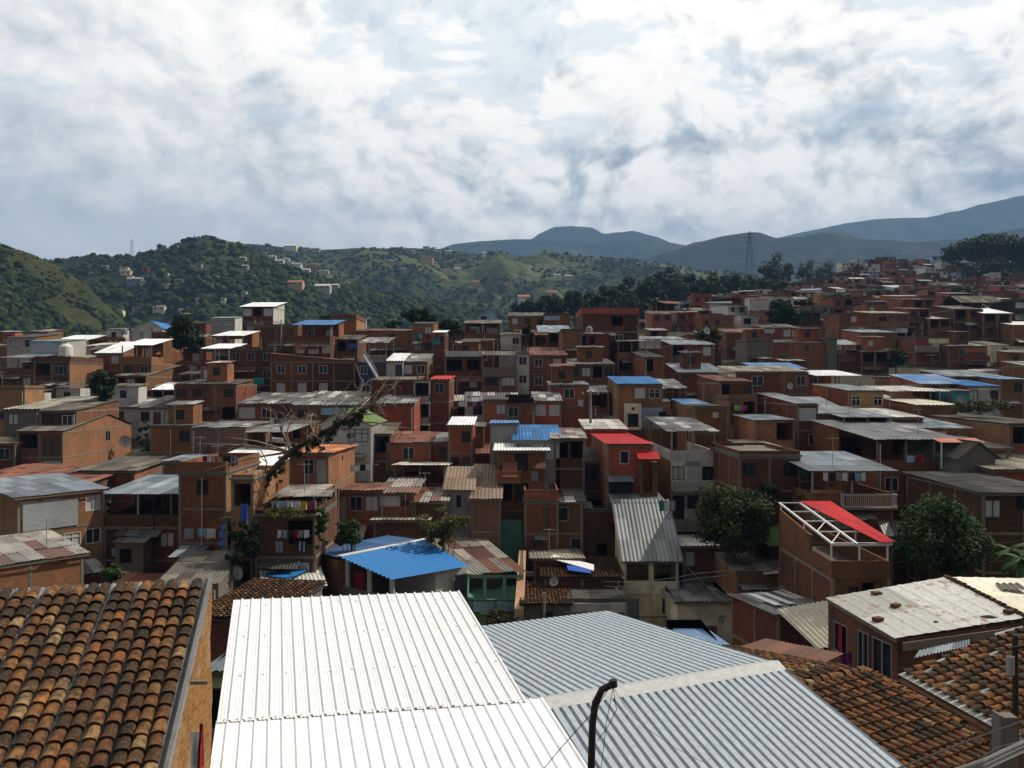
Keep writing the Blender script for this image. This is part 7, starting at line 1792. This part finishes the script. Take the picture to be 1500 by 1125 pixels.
# thin rippled layer high up
pm = mad(w.scale(pl, (1.0, 1.5, 1)), .25)
hi = w.noise(2.6, 9, pm, .62); vh = w.n('TexVoronoi', feature='F1'); vh.inputs['Scale'].default_value = 3.4; vh.inputs['Detail'].default_value = 3; vh.inputs['Roughness'].default_value = .6; vh.normalize = True
w.l(mad(pl, .55), vh.inputs['Vector'])
hi2 = add(w.math('MULTIPLY', w.math('SUBTRACT', .95, vh.outputs['Distance']), .75), w.math('MULTIPLY', w.noise(7.0, 6, pm, .6), .35), -.16)
big = add(blob(1050, 150, 420, .10), blob(880, 255, 150, .10), blob(1200, 60, 300, .03), blob(300, 60, 420, .06), blob(1480, 160, 220, .05), blob(620, 150, 260, .05), blob(720, 230, 130, .05),
          blob(120, 330, 420, -.10), blob(420, 330, 260, -.07), blob(950, 300, 190, -.18), blob(1300, 255, 190, -.10), blob(40, 40, 260, -.07), blob(740, 310, 200, -.08), blob(1500, 330, 260, -.12))
low = w.math('SUBTRACT', 1.0, smooth(dz, .14, .25))
amp = w.math('SUBTRACT', 1.0, w.math('MULTIPLY', low, .72))
amp = w.math('MULTIPLY', amp, w.math('ADD', .42, w.math('MULTIPLY', smooth(dx, -.42, .05), .58)))
det = add(w.math('MULTIPLY', w.math('SUBTRACT', A0, .5), .36), w.math('MULTIPLY', w.math('SUBTRACT', P0, .62), .45), w.math('MULTIPLY', edge, 2.0))
L = add(.67, big, w.math('MULTIPLY', det, w.math('MULTIPLY', amp, 1.0)), w.math('MULTIPLY', smooth(dz, .12, .44), .16), w.math('MULTIPLY', w.math('SUBTRACT', hi2, .5), w.math('ADD', .10, w.math('MULTIPLY', smooth(dz, .24, .4), .50))), w.math('MULTIPLY', low, -.05))
cloudc = w.ramp(L, [(0, (.19, .255, .32)), (.22, (.29, .355, .41)), (.42, (.45, .505, .54)), (.62, (.67, .71, .725)), (.82, (.90, .91, .90)), (1, (1.0, 1.0, .98))])
gapf = w.math('ADD', add(w.math('MULTIPLY', w.math('SUBTRACT', hi, .5), 2.0), w.math('MULTIPLY', w.math('SUBTRACT', hi2, .47), 1.6)), w.math('MULTIPLY', w.math('SUBTRACT', A0, .5), .6))
gapb = add(blob(700, 30, 230, .20), blob(830, 110, 190, .16), blob(1290, 120, 170, .18), blob(1490, 70, 170, .18), blob(560, 90, 120, .12), blob(380, 20, 150, .10), blob(960, 60, 120, .12))
gap = w.math('MULTIPLY', smooth(w.math('SUBTRACT', gapb, gapf), .12, .36), smooth(dz, .23, .33))
cc = w.mix(w.math('MULTIPLY', gap, .5), cloudc, (.50, .64, .76))
# unseen sky behind the viewer, dimmed to keep camera-facing house fronts dark
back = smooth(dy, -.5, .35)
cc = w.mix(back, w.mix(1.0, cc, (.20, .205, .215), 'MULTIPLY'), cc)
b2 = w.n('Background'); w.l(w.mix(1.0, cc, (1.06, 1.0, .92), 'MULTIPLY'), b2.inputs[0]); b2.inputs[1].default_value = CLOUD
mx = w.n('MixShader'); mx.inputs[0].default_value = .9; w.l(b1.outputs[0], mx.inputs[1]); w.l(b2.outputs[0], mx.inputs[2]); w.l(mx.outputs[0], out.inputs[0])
W.cycles.sampling_method = 'MANUAL'; W.cycles.sample_map_resolution = 512
sl = bpy.data.lights.new('sun', 'SUN'); sl.energy = SUNE; sl.angle = R(.53); sl.color = (1.0, .91, .77)
so = bpy.data.objects.new('sun', sl); COL.objects.link(so); so.rotation_euler = sd.to_track_quat('Z', 'Y').to_euler(); so.location = sd*300
cam = bpy.data.cameras.new('camera'); co = bpy.data.objects.new('camera', cam); COL.objects.link(co); S.camera = co
cam.sensor_width = 36; cam.lens = 36*F/1500; cam.clip_start = .1; cam.clip_end = 20000; co.location = (0, 0, 0); co.rotation_euler = (R(90), 0, 0)
S.view_settings.view_transform = 'Standard'; S.view_settings.look = 'None'; S.view_settings.gamma = 1; S.view_settings.exposure = EXPO
S.render.engine = 'CYCLES'; S.cycles.max_bounces = 6; S.cycles.volume_bounces = 0; S.cycles.use_denoising = True
for lab, os_ in list(LABELS.items()):
    if len(os_) > 1 and not all('pipe' in o.name for o in os_): print('DUP', len(os_), lab)
    n = len(lab.split())
    if n < 4 or n > 16: print('LEN', n, lab)
for o in S.objects:
    if o.parent is None and o.type in ('EMPTY', 'MESH') and 'label' not in o.keys() and 'kind' not in o.keys(): print('NOLABEL', o.name)
print('objects', len(S.objects), 'houses', len(HOUSES))
